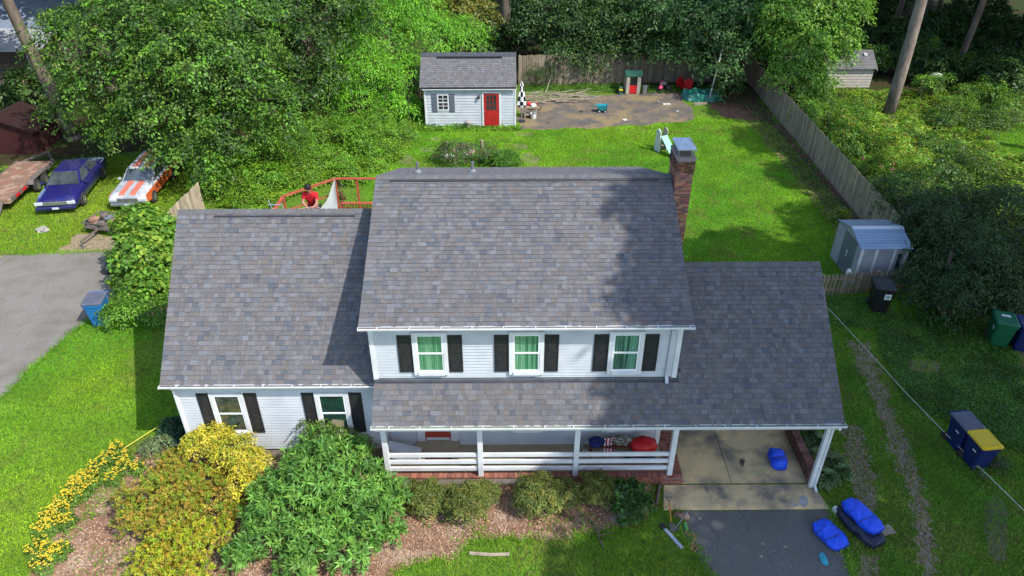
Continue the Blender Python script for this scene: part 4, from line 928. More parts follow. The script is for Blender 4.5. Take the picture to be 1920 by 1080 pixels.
for u, v, z, r, lb in RB:
    c = bush2('meadow_shrub', lb, u, v, z * random.uniform(.9, 1.5), r * random.uniform(.85, 1.1), random.choice((GOLD + GREEN_B[:2], GOLD + GREEN_B, GREEN_M + GREEN_D[:1])) if 225 < v < 345 and 'dark' not in lb else (GREEN_D + GREEN_M if 'dark' in lb else GREEN_B + GREEN_M), .12, .42, 240, .7, 'overgrown shrubs beyond the right fence')
    if 'blooms' in lb and 'right of' not in lb: blooms(c, [(.75, .15, .35)] if 'pink' in lb else [(.8, .8, .78)], 9, r * .7, z * 1.5)
# dark hollies on the right, in the shade
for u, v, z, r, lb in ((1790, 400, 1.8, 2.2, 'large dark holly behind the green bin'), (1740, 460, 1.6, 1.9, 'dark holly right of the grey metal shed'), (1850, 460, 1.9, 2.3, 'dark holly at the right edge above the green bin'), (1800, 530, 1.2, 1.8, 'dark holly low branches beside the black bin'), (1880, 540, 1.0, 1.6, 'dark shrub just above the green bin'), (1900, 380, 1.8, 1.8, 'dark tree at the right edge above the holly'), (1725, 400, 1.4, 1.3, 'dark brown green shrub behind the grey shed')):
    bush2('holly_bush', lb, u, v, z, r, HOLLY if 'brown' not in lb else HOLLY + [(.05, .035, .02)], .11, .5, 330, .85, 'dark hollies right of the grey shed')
mb = MB(); a = gp(1770, 590); limb(mb, (a[0], a[1], -.1), (a[0] + .2, a[1] + 1.2, 2.2), .12, .07, 8); solo(mb, 'leaning_tree', 'bark', 'bare leaning trunk under the dark hollies', 'tree')
bush2('boxwood_bush', 'small dark bush in front of the bin with the yellow lid', 1868, 862, .2, .33, GREEN_D, .05, .5, 700, .8)
bush2('weed_clump', 'bright leafy weed beside the black bin with grey lid', 1848, 893, .05, .18, GREEN_B, .06, .5, 500, .5)
bush2('fence_shrub', 'bright leafed shrub behind the grey shed at the fence', 1575, 398, .5, .35, GREEN_Y, .1, .6, 200)

# ---------------------------------------------------------------- ground cover, grass
def scatter(poly, dens, excl=(), jit=0):
    P = np.array(poly); x0, y0 = P.min(0); x1, y1 = P.max(0); n = int((x1 - x0) * (y1 - y0) * dens)
    x = RN.uniform(x0, x1, n); y = RN.uniform(y0, y1, n); k = inpoly(x, y, poly)
    for e in excl:
        pe = np.array(e)
        if pe[:, 0].max() < x0 or pe[:, 0].min() > x1 or pe[:, 1].max() < y0 or pe[:, 1].min() > y1: continue
        k &= ~inpoly(x, y, e)
    return x[k], y[k]
def blades(x, y, h, w_, col, spread=.5):
    n = len(x); a = RN.random(n) * 6.283; lean = RN.normal(size=(n, 2)) * spread; hh = h * (.5 + RN.random(n))
    dx = np.cos(a) * w_ / 2; dy = np.sin(a) * w_ / 2
    V = np.stack([np.stack([x - dx, y - dy, np.zeros(n)], 1), np.stack([x + dx, y + dy, np.zeros(n)], 1), np.stack([x + lean[:, 0] * hh, y + lean[:, 1] * hh, hh], 1)], 1).reshape(-1, 3)
    return V
def lawn_col(x, y, base, yel, brown=.25):
    n1 = vnoise(x, y, .35); n2 = vnoise(x + 40, y, 1.3); n3 = vnoise(x, y + 77, .14); t = np.clip((n1 * .5 + n3 * .5 - .35) * 2.2, 0, 1)[:, None]
    c = np.array(base) * (1 - t) + np.array(yel) * t; n4 = vnoise(x + 13, y + 5, .62); c = c * (.66 + .5 * n2[:, None] + .12 * n4[:, None]); dry = np.clip((n4 * .6 + vnoise(x, y, 2.6) * .4 - .62) * 5, 0, .55)[:, None]; c = c * (1 - dry) + np.array([.26, .27, .06]) * dry; c = c * (.75 + .5 * RN.random((len(x), 1)))
    br = (RN.random(len(x)) < brown * np.clip(n2 - .45, 0, 1))[:, None]; return np.where(br, np.array([.22, .18, .07]) * np.ones((len(x), 1)), c)
def grass(label, poly, dens, h, w_, base, yel, excl=NODRIVE, brown=.3):
    x, y = scatter(poly, dens, excl); V = blades(x, y, h, w_, None)
    o = link('grass', mesh_np('grass', V, 3, np.arange(len(V)), 'grass', lawn_col(x, y, base, yel, brown))); return stuff(o, label, 'grass')
SUNG = (.13, .37, .018); YELG = (.30, .47, .018)
grass('sunlit mown lawn to the left of the house', [(-19.5, 11.2), (-3, 11.2), (-3, 15.6), (-9.4, 15.6), (-9.4, 24.5), (-17.2, 24.5), (-17.5, 18)], 1100, .05, .022, SUNG, YELG)
grass('bright mown back lawn behind the house', [(-8, 30), (4.6, 27), (4.6, 23), (17.0, 23.5), (16.8, 45), (12, 46), (-6, 44.5), (-8, 40)], 650, .06, .032, (.12, .37, .018), (.24, .46, .018))
grass('rough grass and weeds on the shaded right side yard', [(4.3, 10.8), (16.5, 10.8), (20, 24), (9.2, 25)], 850, .07, .026, (.15, .33, .03), (.25, .38, .05), NODRIVE + [TR1, TR2, TR3], .9)
grass('front lawn patch below the mulch bed', [(-2.5, 10.8), (6.2, 10.8), (5.2, 12.8), (4.3, 13.4), (3, 13.4), (-2.5, 12.8)], 900, .06, .024, (.14, .32, .02), (.24, .36, .03), NODRIVE, .9)
grass('yellowish grass in front of the parked cars', [(-27, 28.6), (-14, 28.6), (-14.5, 32), (-18, 38.5), (-23, 40), (-30, 38)], 380, .07, .035, (.19, .36, .015), (.30, .38, .02), NODRIVE + [GRAVEL_PAD], .6)
grass('far mown lawn at the right edge beyond the meadow plants', [G(1845, 235), G(2000, 230), G(2000, 290), G(1870, 290)], 260, .07, .05, (.12, .34, .015), (.17, .36, .015), (), .1)
FL = sheet('far_lawn', [G(1845, 232), G(2000, 225), G(2050, 300), G(1870, 292)], .0, 'lawn_soil', .2, .6)
sheet('meadow_soil', [(17.5, 24.5), (30, 25), (33, 52), (17.7, 53)], -.004, 'forest_floor', .3, .8)
# sparse tufts invading gravel and dirt
for P_, d in ((TR1, 420), (TR2, 480), (TR3, 480), (GRAVEL_PAD, 60), (PAD, 12)):
    x, y = scatter(P_, d); V = blades(x, y, .08, .03, None); stuff(link('grass', mesh_np('grass', V, 3, np.arange(len(V)), 'grass', lawn_col(x, y, (.11, .20, .02), (.17, .22, .03)))), 'thin grass coming through gravel and dirt', 'grass')
for P_, dn in ((TR1, 330), (TR2, 300), (TR3, 260), (GP2, 200)):        # loose stones, thinning out past the edge of the wheel tracks
    c_ = np.array(P_).mean(0); x, y = scatter(P_, dn); j_ = RN.normal(size=(len(x), 2)) * .13; x = x + j_[:, 0]; y = y + j_[:, 1]; n = len(x); s_ = .02 + .035 * RN.random(n) ** 2
    k_ = np.array([(.46, .42, .38), (.36, .34, .33), (.28, .24, .20), (.52, .46, .38)])[RN.integers(0, 4, n)] * (.8 + .4 * RN.random((n, 1)))
    stuff(link('gravel', leaf_mesh('gravel', leaf_arrays(np.stack([x, y, .012 + .012 * RN.random(n)], 1), RN.normal(size=(n, 3)) * [1, 1, .2], np.array([0, 0, 1]) + RN.normal(size=(n, 3)) * .4, s_, s_ * .8, .2), k_, 'chips')), 'loose gravel scattered along the wheel tracks', 'gravel')
def border(poly, n, wd, label):          # grass leaning over the paving edge
    P = np.array(poly); Q = np.roll(P, -1, 0); L = np.linalg.norm(Q - P, axis=1); k = RN.choice(len(P), n, p=L / L.sum()); t = RN.random((n, 1)); X_ = P[k] * (1 - t) + Q[k] * t + RN.normal(size=(n, 2)) * wd
    V = blades(X_[:, 0], X_[:, 1], .09, .03, None, .8); stuff(link('grass', mesh_np('grass', V, 3, np.arange(len(V)), 'grass', lawn_col(X_[:, 0], X_[:, 1], (.13, .30, .02), (.24, .38, .03)))), label, 'grass')
border([p for p in side_street if p[0] > -24], 9000, .09, 'ragged grass along the edge of the left driveway'); border([(4.75, 14.0), (4.9, 12.8), (5.45, 11.4), (5.7, 10.5)], 900, .07, 'grass along the left edge of the asphalt'); border([(9.22, 14.0), (8.98, 11.9), (8.9, 10.5)], 900, .07, 'grass along the right edge of the asphalt'); border(BED, 9000, .08, 'ragged grass and weeds round the mulch bed')
def cover(label, poly, dens, L, pal, zmax=.12, asp=.55, excl=(), thin=0):
    x, y = scatter(poly, dens, excl)
    if thin: k = vnoise(x, y, .9) + .3 * vnoise(x, y, 3) > thin; x, y = x[k], y[k]
    n = len(x); bump = vnoise(x, y, 1.2); P = np.stack([x, y, .02 + zmax * bump * (.4 + .6 * RN.random(n))], 1)
    pal = np.array(pal); c = pal[RN.integers(0, len(pal), n)] * (.65 + .7 * vnoise(x + 9, y, 1.7)[:, None]) * (.8 + .4 * RN.random((n, 1)))
    V = leaf_arrays(P, RN.normal(size=(n, 3)) * [1, 1, .3], np.array([0, 0, 1]) + RN.normal(size=(n, 3)) * .45, L * (.6 + .8 * RN.random(n)), L * asp * (.6 + .8 * RN.random(n)))
    return stuff(link('ground_cover', leaf_mesh('ground_cover', V, c), None), label, 'ground cover')
DG = [(.055, .15, .02), (.08, .19, .022), (.04, .11, .02), (.11, .23, .025)]
cover('dark leafy ground cover on the right beyond the gravel track', [G(1640, 590), G(1760, 590), G(2000, 640), G(2050, 760), G(2000, 900), G(1870, 830), G(1770, 790), G(1700, 760), G(1650, 660)], 700, .08, DG, .22, excl=[GP2] + BP[6:7])
cover('clover and weeds scattered through the right side yard', [G(1560, 580), G(1700, 580), G(1960, 1100), G(1560, 1100), G(1600, 900)], 220, .05, DG + GREEN_B[:2], .07, excl=[ASPH, TR1, TR2], thin=.62)
cover('leafy weeds under the picket fence and black bin', [G(1550, 560), G(1640, 560), G(1640, 620), G(1560, 610)], 500, .08, DG, .2)
cover('leafy bed plants behind the deck and below the thicket', [G(400, 390), G(420, 330), G(480, 280), G(600, 220), G(785, 215), G(790, 240), G(760, 300), G(700, 320), G(640, 340), G(560, 370), G(500, 400)], 330, .13, GREEN_B + GREEN_Y[:2], .5, .5)
cover('overgrown meadow plants beyond the right fence', [(17.8, 30), (24, 28), (31, 33), (32.5, 42), (31, 50), (18.2, 51)], 260, .14, GOLD + GREEN_B, .7, .42, excl=[FL])
cover('low weeds at the foot of the white shed', [G(790, 238), G(975, 236), G(980, 246), G(785, 248)], 260, .12, GREEN_B, .35)
cover('weeds around the bush bed in the back lawn', [G(800, 275), G(960, 262), G(985, 315), G(790, 315)], 170, .12, GREEN_B + GREEN_M[:1], .25, .35, thin=.5)
cover('low weeds sprouting through the mulch bed', BED, 110, .07, GREEN_B[:2] + GREEN_Y[:1] + GREEN_M[:1], .1, thin=.78)
cover('mixed weeds between the daisies and the spirea', [G(225, 880), G(330, 840), G(350, 860), G(250, 910), G(150, 1000), G(110, 1060), G(80, 1050)], 260, .07, GREEN_B + GREEN_Y, .12, thin=.55)
cover('ivy along the back fence foot', [(1.2, 51), (12.5, 50.4), (16.8, 50), (17, 52.2), (1.2, 52.5)], 220, .12, DG, .35)
cover('dark weeds along the inside of the right fence', [(15.9, 27.5), (17.1, 28), (17.1, 50), (15.8, 50)], 120, .1, DG + [(.10, .06, .04)], .2, thin=.5)
# bark chips on the mulch bed, leaf litter
x, y = scatter(BED, 420); k = RN.random(len(x)) < .9; x, y = x[k], y[k]; n = len(x)
pal = np.array([(.46, .28, .18), (.32, .18, .11), (.52, .36, .25), (.24, .14, .09), (.42, .32, .23), (.16, .09, .065)])
V = leaf_arrays(np.stack([x, y, .012 + .025 * RN.random(n)], 1), RN.normal(size=(n, 3)) * [1, 1, .2], np.array([0, 0, 1]) + RN.normal(size=(n, 3)) * .35, .05 + .05 * RN.random(n), .018 + .02 * RN.random(n))
stuff(link('wood_chips', leaf_mesh('wood_chips', V, pal[RN.integers(0, 6, n)] * (.8 + .4 * RN.random((n, 1))), 'chips')), 'reddish wood chips and dead leaves on the mulch bed', 'mulch')
x, y = scatter([(14, 26), (17.2, 26), (17.2, 52), (13, 52)], 70); n = len(x)
V = leaf_arrays(np.stack([x, y, .02 + .03 * RN.random(n)], 1), RN.normal(size=(n, 3)) * [1, 1, .2], np.array([0, 0, 1]) + RN.normal(size=(n, 3)) * .3, .09 + .05 * RN.random(n), .05 + .02 * RN.random(n))
kk = x > 15.5
stuff(link('leaf_litter', leaf_mesh('leaf_litter', V.reshape(-1, 4, 3)[kk].reshape(-1, 3), (pal[RN.integers(0, 6, n)] * .6)[kk], 'chips')), 'fallen brown leaves along the inside of the right fence', 'leaves')

# cracks in the paving
def crack(pts, z, wd, nm):
    mb = MB(); P = [np.array(G(u, v, z)) for u, v in pts]; Q = []
    for a, b in zip(P[:-1], P[1:]):
        for t in np.linspace(0, 1, 7)[:-1]: Q.append(a + (b - a) * t + RN.normal(size=2) * .02)
    Q.append(P[-1])
    for a, b in zip(Q[:-1], Q[1:]):
        d = b - a; n = np.array([-d[1], d[0]]) / max(np.linalg.norm(d), 1e-6) * wd * random.uniform(.4, 1); mb.quadm([(*(a - n), z), (*(b - n), z), (*(b + n), z), (*(a + n), z)])
    structure(mb.build(nm, 'flashing'))
crack([(1295, 836), (1330, 828), (1358, 826), (1390, 838), (1425, 848)], .034, .006, 'concrete_crack'); crack([(1322, 912), (1334, 940)], .032, .006, 'concrete_crack')
crack([(1395, 960), (1405, 1000), (1440, 1040), (1462, 1085)], .011, .008, 'asphalt_crack'); crack([(1330, 985), (1365, 1030), (1372, 1070)], .011, .006, 'asphalt_crack')
crack([(0, 560), (60, 590), (120, 580), (165, 600)], .009, .005, 'asphalt_crack'); crack([(20, 640), (70, 590), (95, 520), (130, 480)], .009, .005, 'asphalt_crack')

fb = [o for o in C.objects if o.name.startswith('flower_bush')][0]; blooms(fb, [(.78, .75, .72), (.6, .3, .35)], 16, 1.0, .85)
# ---------------------------------------------------------------- fences
FENCE_T = [(.95, .93, .9), (.8, .78, .75), (1.05, 1.0, .93), (.7, .69, .68), (.9, .85, .78)]
def fence(label, a, b, h, bw, gap, cat='fence', tint=1, th=.02, rails=(.35, 1.45), pointed=True, curve=None):
    a = Vector((*a, 0)); b = Vector((*b, 0)); d = b - a; L = d.length; ang = math.atan2(d.y, d.x)
    T = thing('fence', label, cat, a, ang); n = int(L / (bw + gap))
    MM = []
    for hh in (h, h * .985, h * 1.012):
        mm = MB()
        if pointed: mm.prism([(0, 0), (bw, 0), (bw, hh - .04), (bw * .75, hh), (bw * .25, hh), (0, hh - .04)], 'Y', -th, 0)
        else: mm.box(0, bw, -th, 0, 0, hh)
        MM.append(mm.mesh('picket', 'fence_wood'))
    for k in range(n):
        o = link('picket', random.choice(MM), T, (k * (bw + gap), random.uniform(-.006, .006), 0), (0, random.uniform(-.012, .012), 0))
        c = random.choice(FENCE_T); q = random.uniform(.85, 1.1) * tint; o.color = (c[0] * q, c[1] * q, c[2] * q, 1)
    for z in rails:
        mm = MB(); mm.box(0, L, .002, .04, z, z + .08); mm.build('rail', 'fence_wood', T)
    for k in range(int(L / 2.4) + 1):
        mm = MB(); mm.box(k * 2.4, k * 2.4 + .09, .042, .13, 0, h * .96); mm.build('post', 'fence_wood', T)
    return T
fence('tall brown board fence along the back of the yard, under the dark oaks', (.75, 52.6), (17.6, 53.3), 2.15, .14, .006, tint=.85)
fence('weathered grey board fence running down the right side of the lawn', (17.6, 53.3), (17.25, 28.4), 1.85, .14, .006, tint=1.15)
a, b = G(303, 408, 1.8), G(372, 340, 1.8); fence('pale board fence end beside the left wing, under the broad tree', a, b, 1.8, .14, .006, tint=1.35)
a, b = G(1545, 517, 1.02), G(1716, 504, 1.02); fence('low picket fence in front of the grey metal shed', a, b, 1.05, .105, .07, tint=.85, rails=(.25, .75))
a, b = G(262, 556, .9), G(312, 553, .9); fence('short low picket fence half hidden by the shrub behind the blue bin', a, b, .95, .09, .06, tint=.8, rails=(.25, .7))

# ---------------------------------------------------------------- white garden shed
SY = 44.3; XL, XR = Y(797, 200, SY)[0], Y(967, 200, SY)[0]
S = thing('garden_shed', 'small white shed with grey shingle roof and red door at the back of the lawn', 'shed', (-2.4, 46.2, 0)); SO = Vector((-2.4, 46.2, 0))
mb = MB(); mb.box(XL, XR, SY + .002, 48.1, 0, 2.55).prism([(SY, 2.55), (48.1, 2.55), (46.2, 3.95)], 'X', XL + .01, XR - .01); wl = mb.build('wall', 'siding', S, world=True)
z = .05; mm = MB(); mm.hexa([(0, -.03, 0), (XR - XL - .02, -.03, 0), (XR - XL - .02, 0, 0), (0, 0, 0), (0, -.004, .178), (XR - XL - .02, -.004, .178), (XR - XL - .02, 0, .178), (0, 0, .178)]); me = mm.mesh('siding_board', 'siding')
for k in range(13): link('siding_board', me, wl, Vector((XL + .01, SY, .05 + k * .18)) - SO)
for x in (XL - .02, XR - .08):
    mb = MB(); mb.box(x, x + .1, SY - .045, SY + .08, 0, 2.5); mb.build('corner_board', 'white', S, world=True)
mb = MB(); mb.box(XL - .1, XR + .05, SY - .22, SY - .19, 2.42, 2.58); mb.build('fascia', 'siding', S, world=True)
TILES = []; roof_plane(-5.42, .52, 44.06, 2.6, 46.2, 4.05); roof_plane(-5.42, .52, 48.34, 2.6, 46.2, 4.05)
rest = MB()
for t in TILES: rest.cur = tuple(q * .95 + .015 for q in t[7]); tile_mesh(rest, t[1], t[2], t[3], t[4], t[5], t[6])
mb = MB(); mb.prism([(44.08, 2.595), (46.2, 4.045), (48.3, 2.595), (48.3, 2.5), (46.2, 3.92), (44.08, 2.5)], 'X', -5.4, .5); rf = mb.build('roof', 'flashing', S, world=True)
stuff(rest.build('shingle_field', 'shingle', rf, world=True, col=True))
mb = MB(); mb.prism([(45.98, 3.93), (46.2, 4.09), (46.42, 3.93), (46.42, 3.96), (46.2, 4.13), (45.98, 3.96)], 'X', -5.42, .52); mb.build('ridge_cap', 'flashing', rf, world=True).color = (1, 1, 1, 1)
mb = MB(); mb.box(-4.4, -.35, 45.82, 45.96, 3.90, 3.96); mb.build('ridge_vent', 'black_paint', rf, world=True)
def yx(u, v=200, y=SY): return Y(u, v, y)[0]
def yz(v, u=900, y=SY): return Y(u, v, y)[2]
x0, x1, z0, z1 = yx(907), yx(936), yz(236.5), yz(174.5)
mb = MB(); mb.box(x0 - .1, x0, SY - .07, SY, 0.02, z1 + .1).box(x1, x1 + .1, SY - .07, SY, .02, z1 + .1).box(x0, x1, SY - .07, SY, z1, z1 + .1); mb.build('door_frame', 'white', S, world=True)
mb = MB(); mb.box(x0 + .005, x1 - .005, SY - .05, SY, .06, z1 - .005)
for a, b in ((x0 + .08, (x0 + x1) / 2 - .04), ((x0 + x1) / 2 + .04, x1 - .08)): mb.box(a, b, SY - .062, SY - .05, .2, .85)
mat('shed_red', (.42, .02, .02), (.33, .015, .018), sc=2, rough=.35, spec=.5); D = mb.build('door', 'shed_red', S, world=True)
za, zb = yz(206), yz(178); g = MB(); g.box(x0 + .17, x1 - .17, SY - .056, SY - .05, za, zb); g.build('pane', 'room', D, world=True)
g = MB()
for k in range(1, 3): xx = x0 + .17 + (x1 - x0 - .34) * k / 3; g.box(xx - .012, xx + .012, SY - .066, SY - .056, za, zb)
for k in range(1, 3): zz = za + (zb - za) * k / 3; g.box(x0 + .17, x1 - .17, SY - .067, SY - .0662, zz - .012, zz + .012)
g.build('muntin', 'shed_red', D, world=True); g = MB(); g.lathe((x0 + .07, SY - .09, 1.0), [(.03, -.03), (.04, 0), (.03, .03)], 10, 'Y'); g.build('handle', 'metal_grey', D, world=True)
x0, x1, z0, z1 = yx(820.5), yx(842), yz(206.5), yz(176.5)
mb = MB(); mb.box(x0, x0 + .07, SY - .06, SY, z0, z1).box(x1 - .07, x1, SY - .06, SY, z0, z1).box(x0 + .07, x1 - .07, SY - .06, SY, z0, z0 + .07).box(x0 + .07, x1 - .07, SY - .06, SY, z1 - .06, z1); W = mb.build('window', 'white', S, world=True)
g = MB(); g.box(x0 + .07, x1 - .07, SY - .045, SY - .035, z0 + .07, z1 - .06); g.build('pane', 'room', W, world=True)
g = MB(); xm = (x0 + x1) / 2; g.box(xm - .018, xm + .018, SY - .055, SY - .0452, z0 + .07, z1 - .06)
for k in range(1, 4): zz = z0 + .07 + (z1 - z0 - .13) * k / 4; q = .03 if k == 2 else .015; g.box(x0 + .07, x1 - .07, SY - .058, SY - .0452, zz - q, zz + q)
g.build('muntin', 'white', W, world=True)
mat('slate_blue', (.10, .115, .145), (.13, .145, .18), sc=8, rough=.6)
for a, b in ((yx(810), x0 - .01), (x1 + .01, yx(853))):
    g = MB(); g.box(a, b, SY - .05, SY - .03, z0 - .1, z1 + .03); n = 9
    for k in range(n): zz = z0 - .05 + (z1 - z0) * k / n; g.box(a + .05, b - .05, SY - .062, SY - .05, zz, zz + .06)
    g.build('shutter', 'slate_blue', S, world=True)
g = MB(); p = Y(898, 179, SY); g.tube([(p[0], SY - .01, p[2]), (p[0], SY - .12, p[2] + .06)], .03, 8).lathe((p[0], SY - .14, p[2] - .08), [(.05, .16), (.08, .05), (.075, -.05), (.03, -.12)], 10); g.build('wall_lamp', 'flue', S, world=True)
# things by the white shed
def lumpy(mb, c, d, sd=0, n=10, m=8, amp=.12):
    i0 = len(mb.v); rr = random.Random(sd)
    secs = []
    for k in range(m + 1):
        ph = math.pi * k / m; ring = []
        for j in range(n):
            t = 2 * math.pi * j / n; s = 1 + amp * rr.uniform(-1, 1)
            ring.append((c[0] + d[0] * math.sin(ph) * math.cos(t) * s, c[1] + d[1] * math.sin(ph) * math.sin(t) * s, c[2] - d[2] * math.cos(ph) * s))
        secs.append(ring)
    mb.loft(secs); return mb
mat('stone', (.36, .34, .30), (.24, .22, .20), sc=9, rough=.95, bump=.4, bsc=30)
p = G(878, 240); mb = MB(); mb.tube([(p[0], p[1], 0), (p[0], p[1], .25)], [.14, .1], 10); lumpy(mb, (p[0], p[1], .36), (.22, .2, .16), 3); solo(mb, 'garden_ornament', 'stone', 'small stone mushroom ornament in front of the white shed, left of its door', 'ornament')
p = G(943, 237); mb = MB(); mb.lathe((p[0], p[1], 0), [(.1, 0), (.07, .1), (.09, .2), (.05, .3), (.06, .36), (.02, .42)], 9); solo(mb, 'garden_ornament', 'stone', 'little dark statue right of the red shed door', 'ornament')
# folded black and white umbrella
p = G(978, 228); T = thing('parasol', 'closed black and white chequered parasol standing right of the white shed', 'parasol', (p[0], p[1], 0))
mb = MB(); mb.tube([(0, 0, 0), (0, 0, 2.6)], .025, 8); mb.build('pole', 'metal_grey', T); mb = MB(); mb.lathe((0, 0, 0), [(.25, .0), (.24, .06), (.04, .1)], 12); mb.build('base', 'black_paint', T)
mat('cloth_attr', attr=True, c2=(.85,) * 3, sc=3, rough=.9, spec=.1)
mb = MB(); prof = [(.05, 2.62), (.13, 2.35), (.18, 2.0), (.25, 1.7), (.3, 1.4), (.33, 1.15), (.26, 1.0)]; n = 12
for k in range(len(prof) - 1):
    for j in range(n):
        q = []
        for r, h, jj in ((prof[k][0], prof[k][1], j), (prof[k + 1][0], prof[k + 1][1], j), (prof[k + 1][0], prof[k + 1][1], j + 1), (prof[k][0], prof[k][1], j + 1)):
            t = 2 * math.pi * jj / n; rr_ = r * (1 if jj % 2 else .72); q.append((rr_ * math.cos(t), rr_ * math.sin(t), h))
        mb.cur = (.7, .7, .7) if (j // 2 + k) % 2 else (.02, .02, .02); mb.quadm(q)
mb.build('canopy', 'cloth_attr', T, col=True)
# work bench and bits
p = G(985, 220); T = thing('work_bench', 'pale wooden bench with tools right of the white shed', 'bench', (p[0], p[1], 0))
mb = MB(); mb.box(-.1, .75, -.25, .35, .72, .77); mb.build('bench_top', 'fence_wood', T)
for x in (-.06, .67):
    for y in (-.2, .3): mb = MB(); mb.box(x, x + .07, y - .03, y + .04, 0, .715); mb.build('leg', 'fence_wood', T)
mb = MB(); mb.box(-.02, .66, -.2, .3, .2, .24); mb.build('shelf', 'fence_wood', T)
mat('red_plastic', (.55, .02, .02), (.45, .015, .018), sc=4, rough=.4); mat('white_plastic', (.62, .62, .60), (.5, .5, .48), sc=6, rough=.5)
q = (p[0] + .25, p[1] + .1, .77); mb = MB(); lumpy(mb, (q[0], q[1], q[2] + .1), (.2, .16, .12), 4); solo(mb, 'crumpled_bag', 'red_plastic', 'red crumpled bag lying on the bench by the white shed', 'bag', smooth=True)
mb = MB(); mb.cbox((p[0] + .5, p[1] - .05, .84), (.3, .3, .13), .3); solo(mb, 'storage_box', 'white_plastic', 'pale box on the bench by the white shed', 'box')
p = G(1000, 222); mb = MB(); mb.lathe((p[0], p[1], 0), [(.16, 0), (.2, .35), (.21, .36), (.18, .35), (.15, .04)], 14); solo(mb, 'bucket', 'white_plastic', 'white bucket on the dirt beside the bench', 'bucket')
p = G(1002, 207); T = thing('tricycle', 'small bicycle with dark red wheel leaning by the bench', 'bicycle', (p[0], p[1], 0))
for x in (-.25, .25): mb = MB(); mb.lathe((x, 0, .22), [(.2, -.02), (.22, 0), (.2, .02), (.17, .01), (.17, -.01)], 16, 'Y', closed=True); mb.build('wheel', 'black_paint', T)
mb = MB(); mb.tube([(-.25, 0, .22), (0, 0, .45), (.2, 0, .5), (.25, 0, .22)], .02, 6).tube([(.2, -.15, .62), (.2, .15, .62)], .015, 6).tube([(.2, 0, .5), (.2, 0, .62)], .015, 6); mb.build('frame', 'red_plastic', T)
# playhouse
p0 = G(1172, 176); T = thing('playhouse', 'toy playhouse with green roof, pale corner posts and red half door by the back fence', 'playhouse', (*p0, 0))
mat('beige_plastic', (.38, .34, .27), (.3, .27, .22), sc=5, rough=.6); mat('dgreen_plastic', (.02, .085, .055), (.015, .06, .04), sc=5, rough=.5); mat('teal_plastic', (.03, .30, .33), (.02, .24, .27), sc=5, rough=.45)
for x in (.02, .78): mb = MB(); mb.cbox((x + .12, 0, .6), (.24, .12, 1.2)); mb.build('post', 'beige_plastic', T, bevel=.02)
mb = MB(); mb.box(0.0, 1.05, .9, 1.0, 0, 1.2).box(0, .06, .06, .9, 0, 1.2).box(.99, 1.05, .06, .9, 0, 1.2); mb.build('wall', 'beige_plastic', T)
mb = MB(); mb.prism([(-.08, 1.2), (1.05, 1.2), (1.05, 1.3), (.5, 1.52), (-.08, 1.3)], 'X', -.08, 1.15); mb.build('roof', 'dgreen_plastic', T, bevel=.02)
mb = MB(); mb.box(.27, .76, -.04, .02, .05, .6); mb.build('door', 'red_plastic', T, bevel=.015)
mb = MB(); mb.box(1.06, 1.1, .3, .8, .7, 1.1); mb.build('shutter', 'red_plastic', T)
p = G(1163, 176); T = thing('toy_slide', 'small yellow and green toy beside the playhouse', 'toy', (*p, 0)); mat('yellow_plastic', (.62, .46, .02), (.55, .4, .02), sc=5, rough=.45)
mb = MB(); mb.prism([(-.2, 0), (.2, 0), (.15, .5), (0, .55)], 'X', -.12, .12); mb.build('body', 'dgreen_plastic', T); mb = MB(); mb.box(-.13, .13, -.24, .1, .3, .36); mb.build('tray', 'yellow_plastic', T)
p = G(1208, 176); mb = MB(); mb.cbox((*p, .3), (.3, .25, .6), taper=.8); solo(mb, 'plastic_bin', 'metal_grey', 'grey bin standing against the right side of the playhouse', 'bin')
def ride(u, v, mt, label, sd):
    p = G(u, v); T = thing('ride_on_toy', label, 'toy', (*p, 0), sd)
    mb = MB(); lumpy(mb, (0, 0, .32), (.32, .16, .14), sd); mb.build('body', mt, T, smooth=True)
    for x, y in ((-.2, -.14), (-.2, .14), (.24, 0)): mb = MB(); mb.lathe((x, y, .13), [(.1, -.04), (.13, -.03), (.13, .03), (.1, .04)], 12, 'Y'); mb.build('wheel', 'black_paint', T)
    mb = MB(); mb.tube([(.22, 0, .3), (.18, 0, .72)], .02, 6).tube([(.18, -.18, .74), (.18, .18, .74)], .018, 6); mb.build('handlebar', mt, T)
mat('pink_plastic', (.55, .06, .16), (.45, .05, .13), sc=5, rough=.5)
ride(1238, 172, 'pink_plastic', 'pink ride-on toy with handlebars near the back fence', 1.2); ride(1251, 172, 'black_paint', 'black ride-on tricycle right of the pink toy', 2.0); ride(1243, 165, 'beige_plastic', 'pale ride-on toy with horns behind the pink toy', .4)
def kchair(u, v, rz, label):
    p = G(u, v); T = thing('kids_chair', label, 'chair', (*p, 0), rz, 'red plastic chairs')
    mb = MB(); mb.loft([[(x, -.28, z) for x, z in ((-.3, .22), (.3, .22), (.34, .42), (.26, .3), (-.26, .3), (-.34, .42))], [(x, .2, z) for x, z in ((-.3, .2), (.3, .2), (.34, .42), (.26, .28), (-.26, .28), (-.34, .42))]]); mb.build('seat', 'red_plastic', T)
    mb = MB(); mb.prism([(-.3, .22), (.3, .22), (.3, .6), (.18, .78), (-.18, .78), (-.3, .6)], 'Y', .2, .26); mb.build('backrest', 'red_plastic', T, bevel=.02)
    for x in (-.24, .24):
        for y in (-.22, .16): mb = MB(); mb.box(x - .03, x + .03, y - .03, y + .03, 0, .21); mb.build('leg', 'red_plastic', T)
kchair(1277, 166, .5, 'red plastic chair, left one of the pair by the back fence'); kchair(1288, 170, -.5, 'red plastic chair, right one of the pair, nearer the green tarp')
